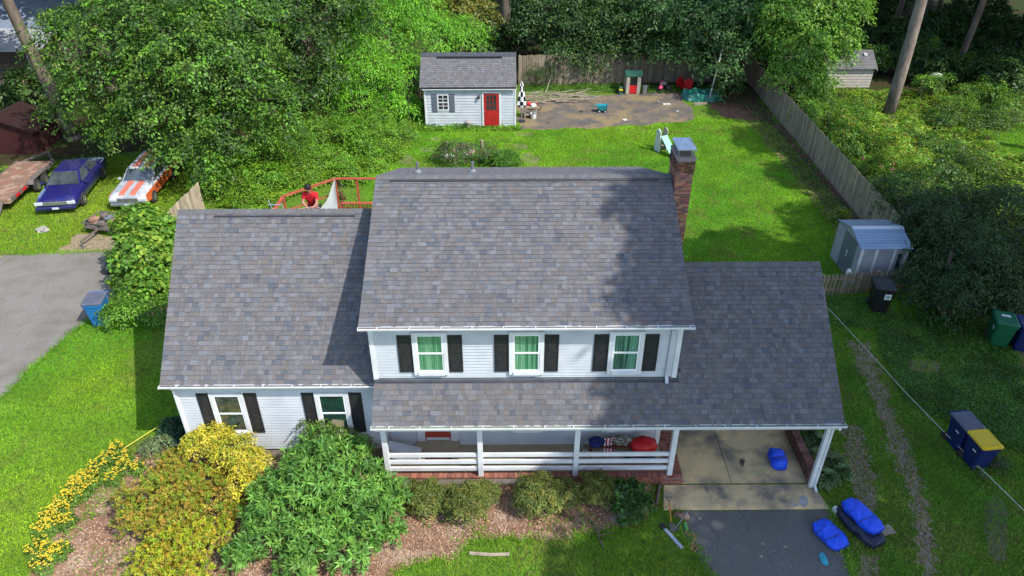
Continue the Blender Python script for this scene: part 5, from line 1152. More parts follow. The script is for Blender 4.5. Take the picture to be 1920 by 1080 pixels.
# green tarp over a sandbox and the leaning pole
mat('green_tarp', (.02, .17, .12), (.012, .11, .08), sc=3, rough=.4, spec=.5, bump=.5, bsc=12)
c = G(1314, 183); mb = MB(); nx, ny = 14, 9
gridz = lambda i, j: 0 if i in (0, nx) or j in (0, ny) else .38 + .1 * math.sin(i * 1.3 + j) + .07 * math.cos(j * 2.1 + i * .5) + random.uniform(-.03, .03)
gx = lambda i, j: (c[0] - 1.25 + 2.6 * i / nx + .12 * math.sin(j * 1.7), c[1] - .9 + 1.8 * j / ny + .12 * math.sin(i * 1.1), gridz(i, j) + .015)
GP = [[gx(i, j) for j in range(ny + 1)] for i in range(nx + 1)]
for i in range(nx):
    for j in range(ny): mb.quadm([GP[i][j], GP[i + 1][j], GP[i + 1][j + 1], GP[i][j + 1]])
solo(mb, 'tarp', 'green_tarp', 'crumpled dark green tarp covering a sandbox at the right end of the dirt area', 'tarp', smooth=False)
a = G(1300, 197); b = G(1326, 196); mb = MB(); mb.beam((*a, .08), (*b, .08), .12, .14); solo(mb, 'timber', 'fence_wood', 'short timber along the front edge of the green tarp', 'timber')
a = G(1338, 190); mb = MB(); mb.tube([(a[0] - .35, a[1], 0), (a[0] + .1, a[1] + .3, 3.1)], .045, 8); mb.tube([(a[0] - .35, a[1], 0), (a[0] - .35, a[1], .02)], .1, 8); solo(mb, 'pole', 'white_plastic', 'leaning white pole rising from the green tarp into the tree', 'pole')
# wagon, scraps
p = G(1129, 210); T = thing('toy_wagon', 'teal plastic toy wagon with white hubbed wheels on the dirt', 'wagon', (*p, 0), -.1)
mb = MB(); mb.loft([[(x, y, z) for x, y in ((-.3 * s, -.2 * s), (.3 * s, -.2 * s), (.3 * s, .2 * s), (-.3 * s, .2 * s))] for s, z in ((.75, .16), (1.15, .48))], cap=False); mb.box(-.22, .22, -.15, .15, .15, .19); mb.build('body', 'teal_plastic', T)
mb = MB(); mb.tube([(-.33, 0, .46), (-.6, 0, .5)], .02, 6); mb.build('handle', 'teal_plastic', T)
for x in (-.2, .2):
    for y in (-.2, .2): mb = MB(); mb.lathe((x, y, .11), [(.05, -.045), (.11, -.035), (.11, .035), (.05, .045)], 12, 'Y'); w_ = mb.build('wheel', 'black_paint', T); g = MB(); g.lathe((x, y + (-.048 if y < 0 else .048), .11), [(.05, -.004), (.05, .004)], 10, 'Y'); g.build('hub', 'white_plastic', w_)
def scrap(u, v, mt, nm, label, cat, d, rz=0, amp=.25, sd=1):
    p = G(u, v); mb = MB(); lumpy(mb, (p[0], p[1], d[2]), d, sd, amp=amp); o = solo(mb, nm, mt, label, cat, smooth=False); return o
scrap(1171, 226, 'white_plastic', 'crumpled_paper', 'crumpled white paper at the front edge of the dirt area', 'paper', (.16, .1, .05), sd=5); scrap(1270, 209, 'white_plastic', 'paper_scrap', 'small white scrap at the right of the dirt area', 'paper', (.08, .06, .03), sd=6)
scrap(1090, 210, 'black_paint', 'work_glove', 'black glove shaped scrap left of the teal wagon', 'glove', (.14, .08, .04), sd=7); scrap(1027, 231, 'flue', 'brick_scrap', 'dark brown scrap on the dirt below the branches', 'scrap', (.1, .08, .05), sd=8); scrap(1233, 191, 'beige_plastic', 'plastic_bottle', 'pale bottle lying on the dirt beside the plank', 'bottle', (.05, .14, .05), sd=9)
p = G(1250, 196); mb = MB(); mb.cbox((*p, .03), (.5, .16, .05), .05); solo(mb, 'plank', 'white_plastic', 'short pale plank lying on the right of the dirt area', 'plank')
# pile of cut branches
mb = MB()
for k in range(60):
    a = np.array(G(random.uniform(985, 1110), random.uniform(178, 194))); t = random.uniform(-.35, .45); L = random.uniform(.8, 2.3)
    z = random.uniform(.03, .35); mb.tube([(a[0] - L / 2 * math.cos(t), a[1] - L / 2 * math.sin(t), z), (a[0] + L / 2 * math.cos(t), a[1] + L / 2 * math.sin(t), max(.03, z + random.uniform(-.2, .25)))], [.03, .012], 5)
mb.tube([(*G(1022, 178), .1), (*G(1040, 150), 1.0)], [.03, .012], 5)
B_ = solo(mb, 'branch_pile', 'fence_wood', 'pile of cut dry branches on the dirt right of the white shed', 'branches'); stuff(B_)
# stumps and stones in the lawn bed, stepping stones
for u, v, h, lb in ((878, 283, .35, 'pale wooden stake in the back lawn bed'), (904, 278, .5, 'taller stake right of the pale one in the lawn bed')):
    p = G(u, v); mb = MB(); mb.tube([(*p, 0), (*p, h)], [.1, .09], 8); solo(mb, 'stake', 'fence_wood', lb, 'stake')
k = 0
for u, v, r in ((990, 290, .3), (1001, 301, .26), (983, 277, .22), (1003, 313, .3)):
    p = G(u, v); mb = MB(); lumpy(mb, (*p, .0), (r, r * .7, .03), k + 11, amp=.3); solo(mb, 'stepping_stone', 'dirt', ('middle flat stone of the back lawn path', 'flat stone just below the middle one in the back lawn path', 'uppermost flat stone of the back lawn path', 'lowest flat stone of the back lawn path, by the roof ridge')[k], 'stone', 'stepping stones'); k += 1
# toy slide behind the chimney
p = G(1252, 290); T = thing('toddler_slide', 'mint green toddler slide with beige side panels behind the chimney', 'slide', (*p, 0), .5)
mat('mint_plastic', (.25, .62, .47), (.22, .56, .42), sc=5, rough=.4)
mb = MB(); mb.hexa([(-.22, -.6, .05), (.22, -.6, .05), (.22, .5, .95), (-.22, .5, .95), (-.22, -.6, .09), (.22, -.6, .09), (.22, .5, .99), (-.22, .5, .99)]); mb.build('chute', 'mint_plastic', T)
for x in (-.25, .25):
    mb = MB(); mb.prism([(.45, 0), (.95, 0), (.9, 1.25), (.7, 1.4), (.5, 1.25)], 'X', x - .03, x + .03); mb.build('side_panel', 'white_plastic' if x < 0 else 'beige_plastic', T, bevel=.01)
mb = MB(); mb.box(-.2, .2, .6, .8, .3, .34).box(-.2, .2, .55, .75, .62, .66); mb.build('step', 'beige_plastic', T)
mb = MB(); p = Y(1292, 372, 21.5); a = (p[0] + .02, 22.0); 
mb.tube([(a[0], a[1], 0), (a[0] + .25, a[1] + .1, 1.5)], .03, 6); mat('sky_plastic', (.03, .25, .6), rough=.4); o = solo(mb, 'toy_pole', 'sky_plastic', 'thin blue toy pole standing in the grass right of the chimney', 'toy')

# ---------------------------------------------------------------- grey metal shed
T = thing('metal_shed', 'grey shed with corrugated blue grey metal roof behind the picket fence', 'shed', (15.4, 27.0, 0)); TO = Vector((15.4, 27, 0))
mat('shed_panel', (.33, .34, .37), (.27, .28, .31), sc=2, rough=.7); mat('shed_dark', (.14, .16, .18), (.11, .125, .14), sc=2, rough=.6); mat('roof_blue', (.21, .30, .40), (.16, .24, .34), sc=1.2, rough=.4, metal=.3, stretch=(.4, 4, 1))
x0, x1, y0, y1, e, r = 14.5, 16.45, 25.85, 28.2, 1.78, 2.15; ym = 26.95
mb = MB(); mb.prism([(y0, 0), (y1, 0), (y1, e - .04), (ym, r - .06), (y0, e - .04)], 'X', x0, x1); mb.build('wall', 'shed_panel', T, world=True)
for a, b in ((x0 - .015, x0 + .11), (x1 - .11, x1 + .015), (15.1, 15.2), (15.85, 15.95)):
    mb = MB(); mb.box(a, b, y0 - .025, y0, 0, e - .04); mb.build('trim', 'white', T, world=True)
mb = MB(); mb.box(x0 - .03, x0, y0 + .35, y1 - .75, .08, 1.75); D = mb.build('door', 'shed_dark', T, world=True); g = MB(); g.box(x0 - .06, x0 - .03, ym - .1, ym - .06, .8, 1.1); g.build('handle', 'white', D, world=True)
mb = MB(); mb.box(x0 - .04, x0 - .0, y1 - .75, y1, 0, e - .05); mb.build('side_panel', 'shed_panel', T, world=True); mb = MB(); mb.box(x0 - .04, x0, y0 - .02, y0 + .35, 0, e - .05); mb.build('side_panel', 'shed_panel', T, world=True)
mb = MB(); mb.box(16.08, 16.22, y0 - .035, y0, .85, 1.5); mb.build('window', 'room', T, world=True)
for (ya, za, yb, zb, n) in ((y0 - .12, e, ym, r, 9), (ym, r, y1 + .1, e, 9)):
    mb = MB(); n = 8
    for k in range(n):
        t0, t1 = k / n, (k + .8) / n; t2 = (k + 1) / n; L = lambda t, h=0: (ya + (yb - ya) * t, za + (zb - za) * t + h)
        mb.prism([L(t0), L(t0, .012), L(t1, .012), L(t1, 0)], 'X', x0 - .1, x1 + .1); mb.prism([L(t1, -.01), L(t1, 0.002), L(t2, .002), L(t2, -.01)], 'X', x0 - .1, x1 + .1)
    stuff(mb.build('roof', 'roof_blue', T, world=True))
mb = MB(); mb.prism([(ym - .16, r - .04), (ym, r + .03), (ym + .16, r - .04), (ym + .16, r - .02), (ym, r + .05), (ym - .16, r - .02)], 'X', x0 - .11, x1 + .11); mb.build('ridge_cap', 'galv', T, world=True)
mb = MB(); c = G(1590, 514, .9); lumpy(mb, (c[0], c[1] + .0, 1.0), (.1, .1, .16), 3); mb.tube([(c[0], c[1], 0), (c[0], c[1], .9)], .025, 6); solo(mb, 'yard_ornament', 'white_plastic', 'white ornament on a stake behind the left end of the picket fence', 'ornament')
# tan shed and bird feeder
T = thing('tan_shed', 'tan sided shed with grey roof half hidden beyond the right fence', 'shed', (24.2, 53, 0)); mat('tan_siding', (.42, .39, .33), (.36, .33, .28), sc=2, rough=.7)
a = G(1600, 168); x1 = Y(1641, 132, 51.6)[0]; x0 = x1 - 3.3; e = Y(1620, 130, 51.6)[2]; r = e + .95
mb = MB(); mb.box(x0, x1, 51.8, 54.2, 0, e); wl = mb.build('wall', 'tan_siding', T, world=True); mm = MB(); mm.hexa([(0, -.03, 0), (x1 - x0, -.03, 0), (x1 - x0, 0, 0), (0, 0, 0), (0, -.004, .195), (x1 - x0, -.004, .195), (x1 - x0, 0, .195), (0, 0, .195)]); me = mm.mesh('siding_board', 'tan_siding')
for k in range(int(e / .2)): link('siding_board', me, wl, Vector((x0, 51.8, k * .2)) - Vector((24.2, 53, 0)))
mb = MB(); mb.prism([(51.6, e), (54.4, e), (53, r)], 'X', x0 - .15, x1 + .15); rf = mb.build('roof', 'flashing', T, world=True)
TILES = []; roof_plane(x0 - .16, x1 + .16, 51.58, e + .01, 53, r + .02); rest = MB()
for t in TILES: rest.cur = tuple(q * 1.0 + .01 for q in t[7]); tile_mesh(rest, t[1], t[2], t[3], t[4], t[5], t[6])
stuff(rest.build('shingle_field', 'shingle', rf, world=True, col=True))
mb = MB(); c = Y(1622, 103, 52.6); mb.cbox((c[0], 52.6, e + .78), (.2, .25, .12)); mb.build('roof_vent', 'white', T, world=True)
mb = MB(); mb.hexa([(x1 + .145, 51.6, e - .1), (x1 + .17, 51.6, e - .1), (x1 + .17, 53, r - .1), (x1 + .145, 53, r - .1), (x1 + .145, 51.6, e), (x1 + .17, 51.6, e), (x1 + .17, 53, r), (x1 + .145, 53, r)]); mb.build('rake_board', 'white', T, world=True)
p = G(1745, 178); T = thing('bird_feeder', 'bird feeder with pale dome roof on a green post right of the pine', 'bird feeder', (*p, 0)); mb = MB(); mb.tube([(0, 0, 0), (0, 0, .95)], .05, 8); mb.build('post', 'dgreen_plastic', T); mb = MB(); mb.lathe((0, 0, .95), [(.09, 0), (.11, .35), (.1, .36)], 10); mb.build('seed_tube', 'beige_plastic', T); mb = MB(); mb.lathe((0, 0, 1.32), [(.42, 0), (.36, .1), (.2, .2), (.03, .24)], 16); mb.build('dome', 'white_plastic', T, smooth=True)

# neighbour buildings at the left
T = thing('neighbour_house', 'pale porch and blue grey roof of a neighbouring house behind the left trees', 'house', (-38, 56, 0)); TO = Vector((-38, 56, 0))
mat('blue_roof', (.19, .23, .30), (.15, .18, .24), sc=2, rough=.8); mat('pale_roof', (.36, .37, .40), (.28, .29, .32), sc=1, rough=.7)
mb = MB(); mb.box(-50, -34.4, 57.5, 64, 0, 3.0); wl = mb.build('wall', 'flue', T, world=True); mb = MB(); mb.prism([(55, 3.0), (60.8, 4.9), (66, 3.0)], 'X', -51, -33.6); mb.build('roof', 'blue_roof', T, world=True)
mb = MB(); mb.hexa([(-41, 52.6, 2.5), (-33.2, 52.6, 2.5), (-33.2, 56.5, 3.3), (-41, 56.5, 3.3), (-41, 52.6, 2.62), (-33.2, 52.6, 2.62), (-33.2, 56.5, 3.42), (-41, 56.5, 3.42)]); mb.build('porch_roof', 'pale_roof', T, world=True, label='pale flat porch roof')
mb = MB(); mb.hexa([(-38.6, 54.0, 2.925), (-37.3, 54, 2.925), (-37.3, 55, 3.13), (-38.6, 55, 3.13), (-38.6, 54, 2.96), (-37.3, 54, 2.96), (-37.3, 55, 3.165), (-38.6, 55, 3.165)]); mb.build('skylight', 'room', T, world=True)
for x in (-34.2, -37.6, -40.6): mb = MB(); mb.box(x - .17, x + .17, 52.9, 53.2, 0, 2.48); mb.build('column', 'white', T, world=True)
mb = MB(); mb.box(-41, -33.2, 52.7, 57.4, 0, .25); mb.build('porch_floor', 'concrete_warm', T, world=True)
for x in (-48, -44): mb = MB(); mb.box(x, x + 1.1, 57.42, 57.5, 1, 2.3); w_ = mb.build('window', 'white', T, world=True); g = MB(); g.box(x + .1, x + 1.0, 57.4, 57.418, 1.1, 2.2); g.build('pane', 'room', w_, world=True)
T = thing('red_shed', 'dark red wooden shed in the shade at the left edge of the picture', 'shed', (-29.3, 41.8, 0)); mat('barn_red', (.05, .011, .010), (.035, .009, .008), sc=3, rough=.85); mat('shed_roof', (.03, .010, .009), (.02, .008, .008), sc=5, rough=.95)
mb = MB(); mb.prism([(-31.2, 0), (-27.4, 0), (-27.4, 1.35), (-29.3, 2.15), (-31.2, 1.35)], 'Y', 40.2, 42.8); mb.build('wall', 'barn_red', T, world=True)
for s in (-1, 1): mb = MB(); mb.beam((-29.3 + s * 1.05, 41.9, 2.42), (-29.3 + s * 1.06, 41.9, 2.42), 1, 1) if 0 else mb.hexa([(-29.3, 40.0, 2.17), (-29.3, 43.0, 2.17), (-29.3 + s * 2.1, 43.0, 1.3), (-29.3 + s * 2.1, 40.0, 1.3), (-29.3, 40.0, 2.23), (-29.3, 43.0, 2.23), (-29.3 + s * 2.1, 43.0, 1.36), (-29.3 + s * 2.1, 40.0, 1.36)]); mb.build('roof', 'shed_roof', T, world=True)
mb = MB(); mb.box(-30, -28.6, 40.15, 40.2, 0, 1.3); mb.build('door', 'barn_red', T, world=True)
# ---------------------------------------------------------------- cars
mat('car_blue', (.012, .012, .115), (.02, .016, .085), sc=2, rough=.25, spec=.6, coat=.8)
mat('car_primer', (.33, .35, .37), (.22, .25, .28), sc=5, rough=.55, c3=(.46, .46, .46), sc3=1.3, lo3=.45, hi3=.6)
mat('car_orange', (.52, .09, .02), (.62, .14, .04), sc=5, rough=.4, c3=(.5, .48, .46), sc3=4, lo3=.62, hi3=.7)
mat('car_stripe', (.52, .12, .07), (.42, .16, .12), sc=9, rough=.6)
mat('car_glass', (.03, .04, .045), (.07, .085, .09), sc=1.5, rough=.08, spec=.8, coat=1)
mat('chrome', (.5, .5, .5), (.36, .36, .36), sc=9, rough=.25, metal=.8)
mat('tyre', (.022, .021, .02), (.04, .036, .032), sc=12, rough=.9)
mat('headlight', (.55, .57, .6), (.4, .42, .45), sc=10, rough=.15, spec=.7)
def car(name, label, loc, rz, L, Wd, Ht, prof, cab, body, roofm, group=None, stripes=False, box=False):
    """front towards -y. prof: (y, halfwidth, top z, bottom z); cab: (y0,y1 base, y2,y3 roof, half base, half roof, belt z)"""
    T = thing(name, label, 'car', (*loc, 0), rz, group)
    secs = []
    for y, w, zt, zb in prof:
        r = .06 if box else .12
        pts = [(-w * .9, zb), (w * .9, zb), (w, zb + .12), (w * 1.01, (zb + zt) / 2), (w * .985, zt - r), (w * .9, zt - .02), (w * .5, zt + .012), (0, zt + .02), (-w * .5, zt + .012), (-w * .9, zt - .02), (-w * .985, zt - r), (-w * 1.01, (zb + zt) / 2), (-w, zb + .12)]
        secs.append([(x, y, z) for x, z in pts])
    mb = MB(); mb.loft(secs); B = mb.build('body', body, T, smooth=True)
    y0, y1, y2, y3, hb, hr, bz = cab; zt = Ht - .03
    mb = MB(); mb.loft([[(-hb, y0, bz), (hb, y0, bz), (hb, y1, bz), (-hb, y1, bz)], [(-hr, y2, zt), (hr, y2, zt), (hr, y3, zt), (-hr, y3, zt)], [(-hr * .88, y2 + .12, Ht), (hr * .88, y2 + .12, Ht), (hr * .88, y3 - .12, Ht), (-hr * .88, y3 - .12, Ht)]])
    mb.build('cabin', roofm, T, bevel=.03 if box else .11)
    def pane(nm, a, b, c, d, ins, out):
        a, b, c, d = map(Vector, (a, b, c, d)); n = (b - a).cross(d - a).normalized() * out; m = (a + b + c + d) / 4
        q = [p + (m - p) * ins + n for p in (a, b, c, d)]; k = MB(); k.loft([[tuple(p - n * .5) for p in q], [tuple(p) for p in q]]); k.build(nm, 'car_glass', T)
    bl, br, tr, tl = Vector((-hb, y0, bz)), Vector((hb, y0, bz)), Vector((hr, y2, zt)), Vector((-hr, y2, zt))
    pane('windshield', bl, br, tr, tl, .09, .012)
    rbl, rbr, rtr, rtl = Vector((-hb, y1, bz)), Vector((hb, y1, bz)), Vector((hr, y3, zt)), Vector((-hr, y3, zt))
    pane('rear_window', rbr, rbl, rtl, rtr, .1, .012)
    for s, A, Bq, Cq, Dq in ((1, br, rbr, rtr, tr), (-1, rbl, bl, tl, rtl)):
        for f0, f1 in ((.06, .49), (.53, .94)):
            a = A.lerp(Bq, f0); b = A.lerp(Bq, f1); c = Dq.lerp(Cq, f1); d = Dq.lerp(Cq, f0); pane('side_window', a, b, c, d, .08, .012)
    fy = prof[0][0]; fw = prof[0][1]; wy = (L * .5 - .95, ) 
    for sx in (-1, 1):
        for yy in (-L / 2 + .95, L / 2 - 1.1):
            x = sx * (Wd / 2 - .09); k = MB(); k.lathe((x + sx * .02, yy, .33), [(.21, -.11), (.31, -.1), (.335, -.05), (.335, .06), (.31, .1), (.21, .11)], 20, 'X'); t = k.build('wheel', 'tyre', T, smooth=True)
            k = MB(); k.lathe((x + sx * .02, yy, .33), [(.2, -.115), (.17, -.09), (.05, -.12), (.05, .12), (.17, .09), (.2, .115)], 14, 'X'); k.build('rim', 'chrome', t)
            k = MB(); k.lathe((sx * (Wd / 2 - .035), yy, .36), [(.405, -.03), (.41, .012 * 1), (.405, .014)] if 1 else [], 20, 'X'); k.build('wheel_arch', 'tyre', T)
    zb_ = .48; zt_ = prof[1][2]
    k = MB(); k.box(-Wd * .27, Wd * .27, fy - .06, fy + .02, .52, .70); k.build('grille', 'chrome', T, bevel=.01)
    for sx in (-1, 1): k = MB(); k.cbox((sx * Wd * .385, fy - .02, .62), (Wd * .2, .1, .15)); k.build('headlight', 'headlight', T, bevel=.02)
    k = MB(); k.box(-Wd * .48, Wd * .48, fy - .12, fy - .02, .30, .46); k.build('bumper', 'chrome' if box else body, T, bevel=.03)
    k = MB(); k.box(-.16, .16, fy - .13, fy - .122, .33, .44); k.build('number_plate', 'headlight', T)
    for sx in (-1, 1): k = MB(); k.cbox((sx * (Wd / 2 + .06), y0 + .25, bz + .06), (.16, .1, .12)); k.build('mirror', body, T, bevel=.02)
    if stripes:
        for sx in (-1, 1):
            a, b = sx * .12, sx * .42; a, b = min(a, b), max(a, b)
            def strip(p, q, zo=.008):
                k = MB(); k.hexa([(a, p[0], p[1] - .01), (b, p[0], p[1] - .01), (b, q[0], q[1] - .01), (a, q[0], q[1] - .01), (a, p[0], p[1] + zo), (b, p[0], p[1] + zo), (b, q[0], q[1] + zo), (a, q[0], q[1] + zo)]); k.build('stripe', 'car_stripe', T)
            hp = [q for q in prof if q[0] <= y0 + .05]
            for p, q in zip(hp[1:-1], hp[2:]): strip((p[0], p[2] + .026), (q[0], q[2] + .026))
            strip((y2 + .1, Ht + .004), (y3 - .12, Ht + .004), .006)
    return T
c1 = (-22.75, 35.15)
car('sedan', 'dark blue rounded sedan parked nose out on the grass beside the trailer', c1, R_(8), 5.3, 1.95, 1.42,
    [(-2.62, .86, .62, .3), (-2.5, .93, .74, .27), (-2.2, .96, .84, .25), (-1.2, .975, .95, .25), (0, .975, .98, .25), (1.4, .975, .98, .25), (2.2, .95, .95, .27), (2.55, .9, .84, .3), (2.65, .82, .7, .34)],
    (-1.25, 1.75, -.45, 1.0, .84, .62, .95), 'car_blue', 'car_blue')
c2 = (-19.05, 35.4)
W_ = car('station_wagon', 'old grey and orange striped station wagon parked under the tree', c2, R_(2), 5.0, 1.82, 1.40,
    [(-2.5, .87, .70, .32), (-2.42, .9, .80, .28), (-2.3, .9, .86, .27), (-1.0, .905, .93, .26), (0, .905, .94, .26), (1.6, .905, .94, .26), (2.3, .89, .92, .28), (2.5, .86, .86, .32)],
    (-1.0, 2.35, -.35, 2.0, .80, .66, .92), 'car_primer', 'car_primer', stripes=True, box=True)
for sx in (-1, 1):
    mb = MB(); mb.hexa([(sx * .905, -2.38, .38), (sx * .925, -2.38, .38), (sx * .93, 2.35, .36), (sx * .91, 2.35, .36), (sx * .895, -2.38, .80), (sx * .915, -2.38, .80), (sx * .92, 2.35, .90), (sx * .90, 2.35, .90)]); mb.build('side_panel', 'car_orange', W_)
# flatbed trailer
mat('rust_deck', (.24, .115, .075), (.17, .12, .09), sc=2.5, rough=.95, c3=(.30, .2, .14), sc3=1.5)
mat('trailer_steel', (.09, .085, .08), (.16, .12, .10), sc=6, rough=.7)
T = thing('flatbed_trailer', 'rusty car hauling trailer with wooden deck at the left edge', 'trailer', (-26.0, 35.4, 0), R_(4))
for k in range(9): mb = MB(); x = -.95 + k * .212; mb.box(x, x + .2, -2.4, 2.3, .58, .62); mb.build('plank', 'rust_deck', T)
for x in (-1.0, .96): mb = MB(); mb.box(x, x + .06, -2.4, 2.4, .45, .66); mb.build('side_rail', 'trailer_steel', T)
mb = MB(); mb.box(-1, 1.02, -2.62, -2.42, .45, .64); mb.build('tail_beam', 'rust_deck', T)
for x in (-.5, .4): mb = MB(); mb.hexa([(x - .3, -3.3, .05), (x + .3, -3.3, .05), (x + .3, -2.64, .5), (x - .3, -2.64, .5), (x - .3, -3.3, .1), (x + .3, -3.3, .1), (x + .3, -2.64, .55), (x - .3, -2.64, .55)]); mb.build('ramp', 'trailer_steel', T)
for sx in (-1.2, 1.2):
    for y in (-.3, .55):
        k = MB(); k.lathe((sx, y, .34), [(.2, -.1), (.33, -.08), (.34, .08), (.2, .1)], 18, 'X'); t = k.build('wheel', 'tyre', T, smooth=True); k = MB(); k.lathe((sx, y, .34), [(.19, -.105), (.08, -.07), (.08, .07), (.19, .105)], 12, 'X'); k.build('rim', 'chrome', t)
    k = MB(); k.prism([(-.8, .62), (-.6, .82), (.85, .82), (1.05, .62), (1.0, .6), (.82, .78), (-.58, .78), (-.76, .6)], 'X', sx - .15, sx + .15); k.build('mudguard', 'trailer_steel', T)
mb = MB(); mb.beam((-.9, 2.4, .5), (0, 3.9, .5), .08, .1).beam((.9, 2.4, .5), (0, 3.9, .5), .08, .1); mb.build('drawbar', 'trailer_steel', T)
for y in (-2.0, -1.3): mb = MB(); mb.box(1.02, 1.05, y, y + .4, .5, .62); mb.build('reflector', 'red_plastic', T)
# small tow trailer with engine parts
T = thing('utility_trailer', 'small tow trailer loaded with rusty engine parts in front of the striped wagon', 'trailer', (*G(187, 440), 0), R_(-14))
mb = MB(); mb.box(-.65, .95, -.1, 1.1, .32, .38); mb.build('deck', 'trailer_steel', T)
for a, b in (((-.65, -.1), (.95, -.1)), ((.95, -.1), (.95, 1.1)), ((.95, 1.1), (-.65, 1.1)), ((-.65, 1.1), (-.65, -.1))): mb = MB(); mb.beam((*a, .62), (*b, .62), .04, .04); mb.build('rail', 'trailer_steel', T)
for x, y in ((-.65, -.1), (.95, -.1), (.95, 1.1), (-.65, 1.1)): mb = MB(); mb.beam((x, y, .36), (x, y, .62), .04, .04); mb.build('post', 'trailer_steel', T)
mb = MB(); mb.beam((.1, -.1, .35), (.15, -1.3, .35), .07, .07); mb.build('drawbar', 'trailer_steel', T); mb = MB(); mb.tube([(.15, -1.25, .35), (.15, -1.25, .02)], .03, 8).lathe((.15, -1.25, 0), [(.1, 0), (.1, .03)], 10); mb.build('jack_stand', 'trailer_steel', T)
for x in (-.8, 1.1): k = MB(); k.lathe((x, .4, .25), [(.14, -.07), (.24, -.06), (.25, .06), (.14, .07)], 16, 'X'); k.build('wheel', 'tyre', T, smooth=True)
for i, (x, y, r, mt) in enumerate(((-.3, .3, .26, 'rust_deck'), (.15, .15, .2, 'trailer_steel'), (.2, .7, .24, 'chrome'), (.65, .4, .22, 'rust_deck'), (-.2, .8, .22, 'trailer_steel'), (.75, .85, .18, 'chrome'))):
    mb = MB(); lumpy(mb, (x, y, .38 + r * .8), (r, r * .9, r * .8), i + 31, 8, 6, .25); mb.build('engine_part', mt, T)
p = G(80, 433); mb = MB(); lumpy(mb, (*p, .08), (.3, .22, .12), 5, amp=.25); solo(mb, 'rock', 'stone', 'lone grey rock on the yellow grass below the blue sedan', 'rock')
p = G(212, 512); mb = MB(); lumpy(mb, (*p, .3), (.42, .3, .32), 8, amp=.15); solo(mb, 'rubbish_bag', 'black_paint', 'black bag slumped against the tall shrub beside the left driveway', 'bag', smooth=True)
# ---------------------------------------------------------------- wheelie bins
mat('bin_blue', (.02, .155, .36), (.016, .12, .30), sc=3, rough=.45); mat('bin_navy', (.012, .022, .11), (.01, .018, .085), sc=3, rough=.45); mat('bin_black', (.012, .012, .014), (.02, .02, .022), sc=3, rough=.4)
mat('bin_green', (.014, .12, .055), (.012, .095, .045), sc=3, rough=.4); mat('lid_grey', (.075, .08, .11), (.10, .105, .14), sc=4, rough=.5); mat('lid_yellow', (.62, .42, .01), (.55, .38, .015), sc=3, rough=.45)
mat('sticker', (.55, .62, .58), rough=.5); mat('sticker_mark', (.02, .22, .20), rough=.5)
def bin_(label, p, rz, body, lid, k=1.0, mark=None, cat='bin'):
    T = thing('wheelie_bin', label, cat, (*p, 0), rz)
    w0, d0, w1, d1, h = .25 * k, .27 * k, .31 * k, .38 * k, 1.0 * k
    R1 = lambda w, d, z, r=.05: [(-w + r, -d, z), (w - r, -d, z), (w, -d + r, z), (w, d - r, z), (w - r, d, z), (-w + r, d, z), (-w, d - r, z), (-w, -d + r, z)]
    mb = MB(); mb.loft([R1(w0, d0, .05), R1(w1 * .97, d1 * .97, h * .88), R1(w1 * 1.05, d1 * 1.03, h * .9), R1(w1 * 1.05, d1 * 1.03, h)]); mb.build('body', body, T)
    mb = MB(); mb.loft([R1(w1 * 1.1, d1 * 1.08, h + .004), R1(w1 * 1.1, d1 * 1.08, h + .045), R1(w1 * .92, d1 * .9, h + .085), R1(w1 * .8, d1 * .75, h + .07)]); mb.build('lid', lid, T)
    mb = MB(); mb.tube([(-w1, d1 * 1.05, h), (-w1, d1 * 1.2, h + .02), (w1, d1 * 1.2, h + .02), (w1, d1 * 1.05, h)], .02, 6); mb.build('handle', body, T)
    for sx in (-1, 1): mb = MB(); mb.lathe((sx * (w0 + .02), d0 + .04, .13), [(.06, -.04), (.13, -.03), (.13, .03), (.06, .04)], 14, 'X'); mb.build('wheel', 'tyre', T)
    if mark == 'recycle':
        zc = h * .74; yy = -(d0 + (d1 - d0) * .74) - .03
        mb = MB(); mb.box(-.02, .23, yy - .004, yy, zc - .12, zc + .13); s = mb.build('sticker', 'sticker', T)
        c = Vector((.105, yy - .008, zc + .0)); P = [c + Vector((math.cos(t) * .085, 0, math.sin(t) * .085)) for t in (R_(150), R_(30), R_(270))]
        for i in range(3):
            a = P[i]; b = P[(i + 1) % 3]; g = MB(); q = a.lerp(b, .14); r = a.lerp(b, .62); g.beam(q, r, .006, .03, up=(0, 1, 0)) if 0 else g.beam(q, r, .03, .006, up=(0, 1, 0))
            d = (b - a).normalized(); n = Vector((-d.z, 0, d.x)); e = a.lerp(b, .88); g.loft([[tuple(r + n * .03 + Vector((0, yo, 0))), tuple(r - n * .03 + Vector((0, yo, 0))), tuple(e + Vector((0, yo, 0)))] for yo in (-.003, .003)]); g.build('recycling_arrow', 'sticker_mark', s)
    if mark == 'label':
        mb = MB(); mb.box(-.14, .16, .06, .2, h + .086, h + .09); mb.build('sticker', 'sticker', T); mb = MB(); mb.cbox((-w1 * .96, -.12, h * .72), (.012, .1, .14)); mb.build('number_mark', 'sticker', T)
    if mark == 'bar': mb = MB(); mb.cbox((-w1 * .97, -.1, h * .7), (.012, .14, .04)); mb.build('number_mark', 'sticker', T)
bin_('blue wheelie bin with dark lid at the edge of the left driveway', G(176, 559, 1.15), R_(8), 'bin_blue', 'lid_grey', 1.1)
bin_('black wheelie bin with white recycling sticker in front of the picket fence', G(1659, 532, 1.2), R_(-10), 'bin_black', 'bin_black', 1.15, 'recycle')
bin_('green wheelie bin with white label on its lid at the right edge', G(1887, 598, 1.15), R_(-18), 'bin_green', 'bin_green', 1.12, 'label')
bin_('dark navy bin half out of the picture, right of the green bin', G(1932, 605, 1.15), R_(-14), 'bin_navy', 'bin_navy', 1.1)
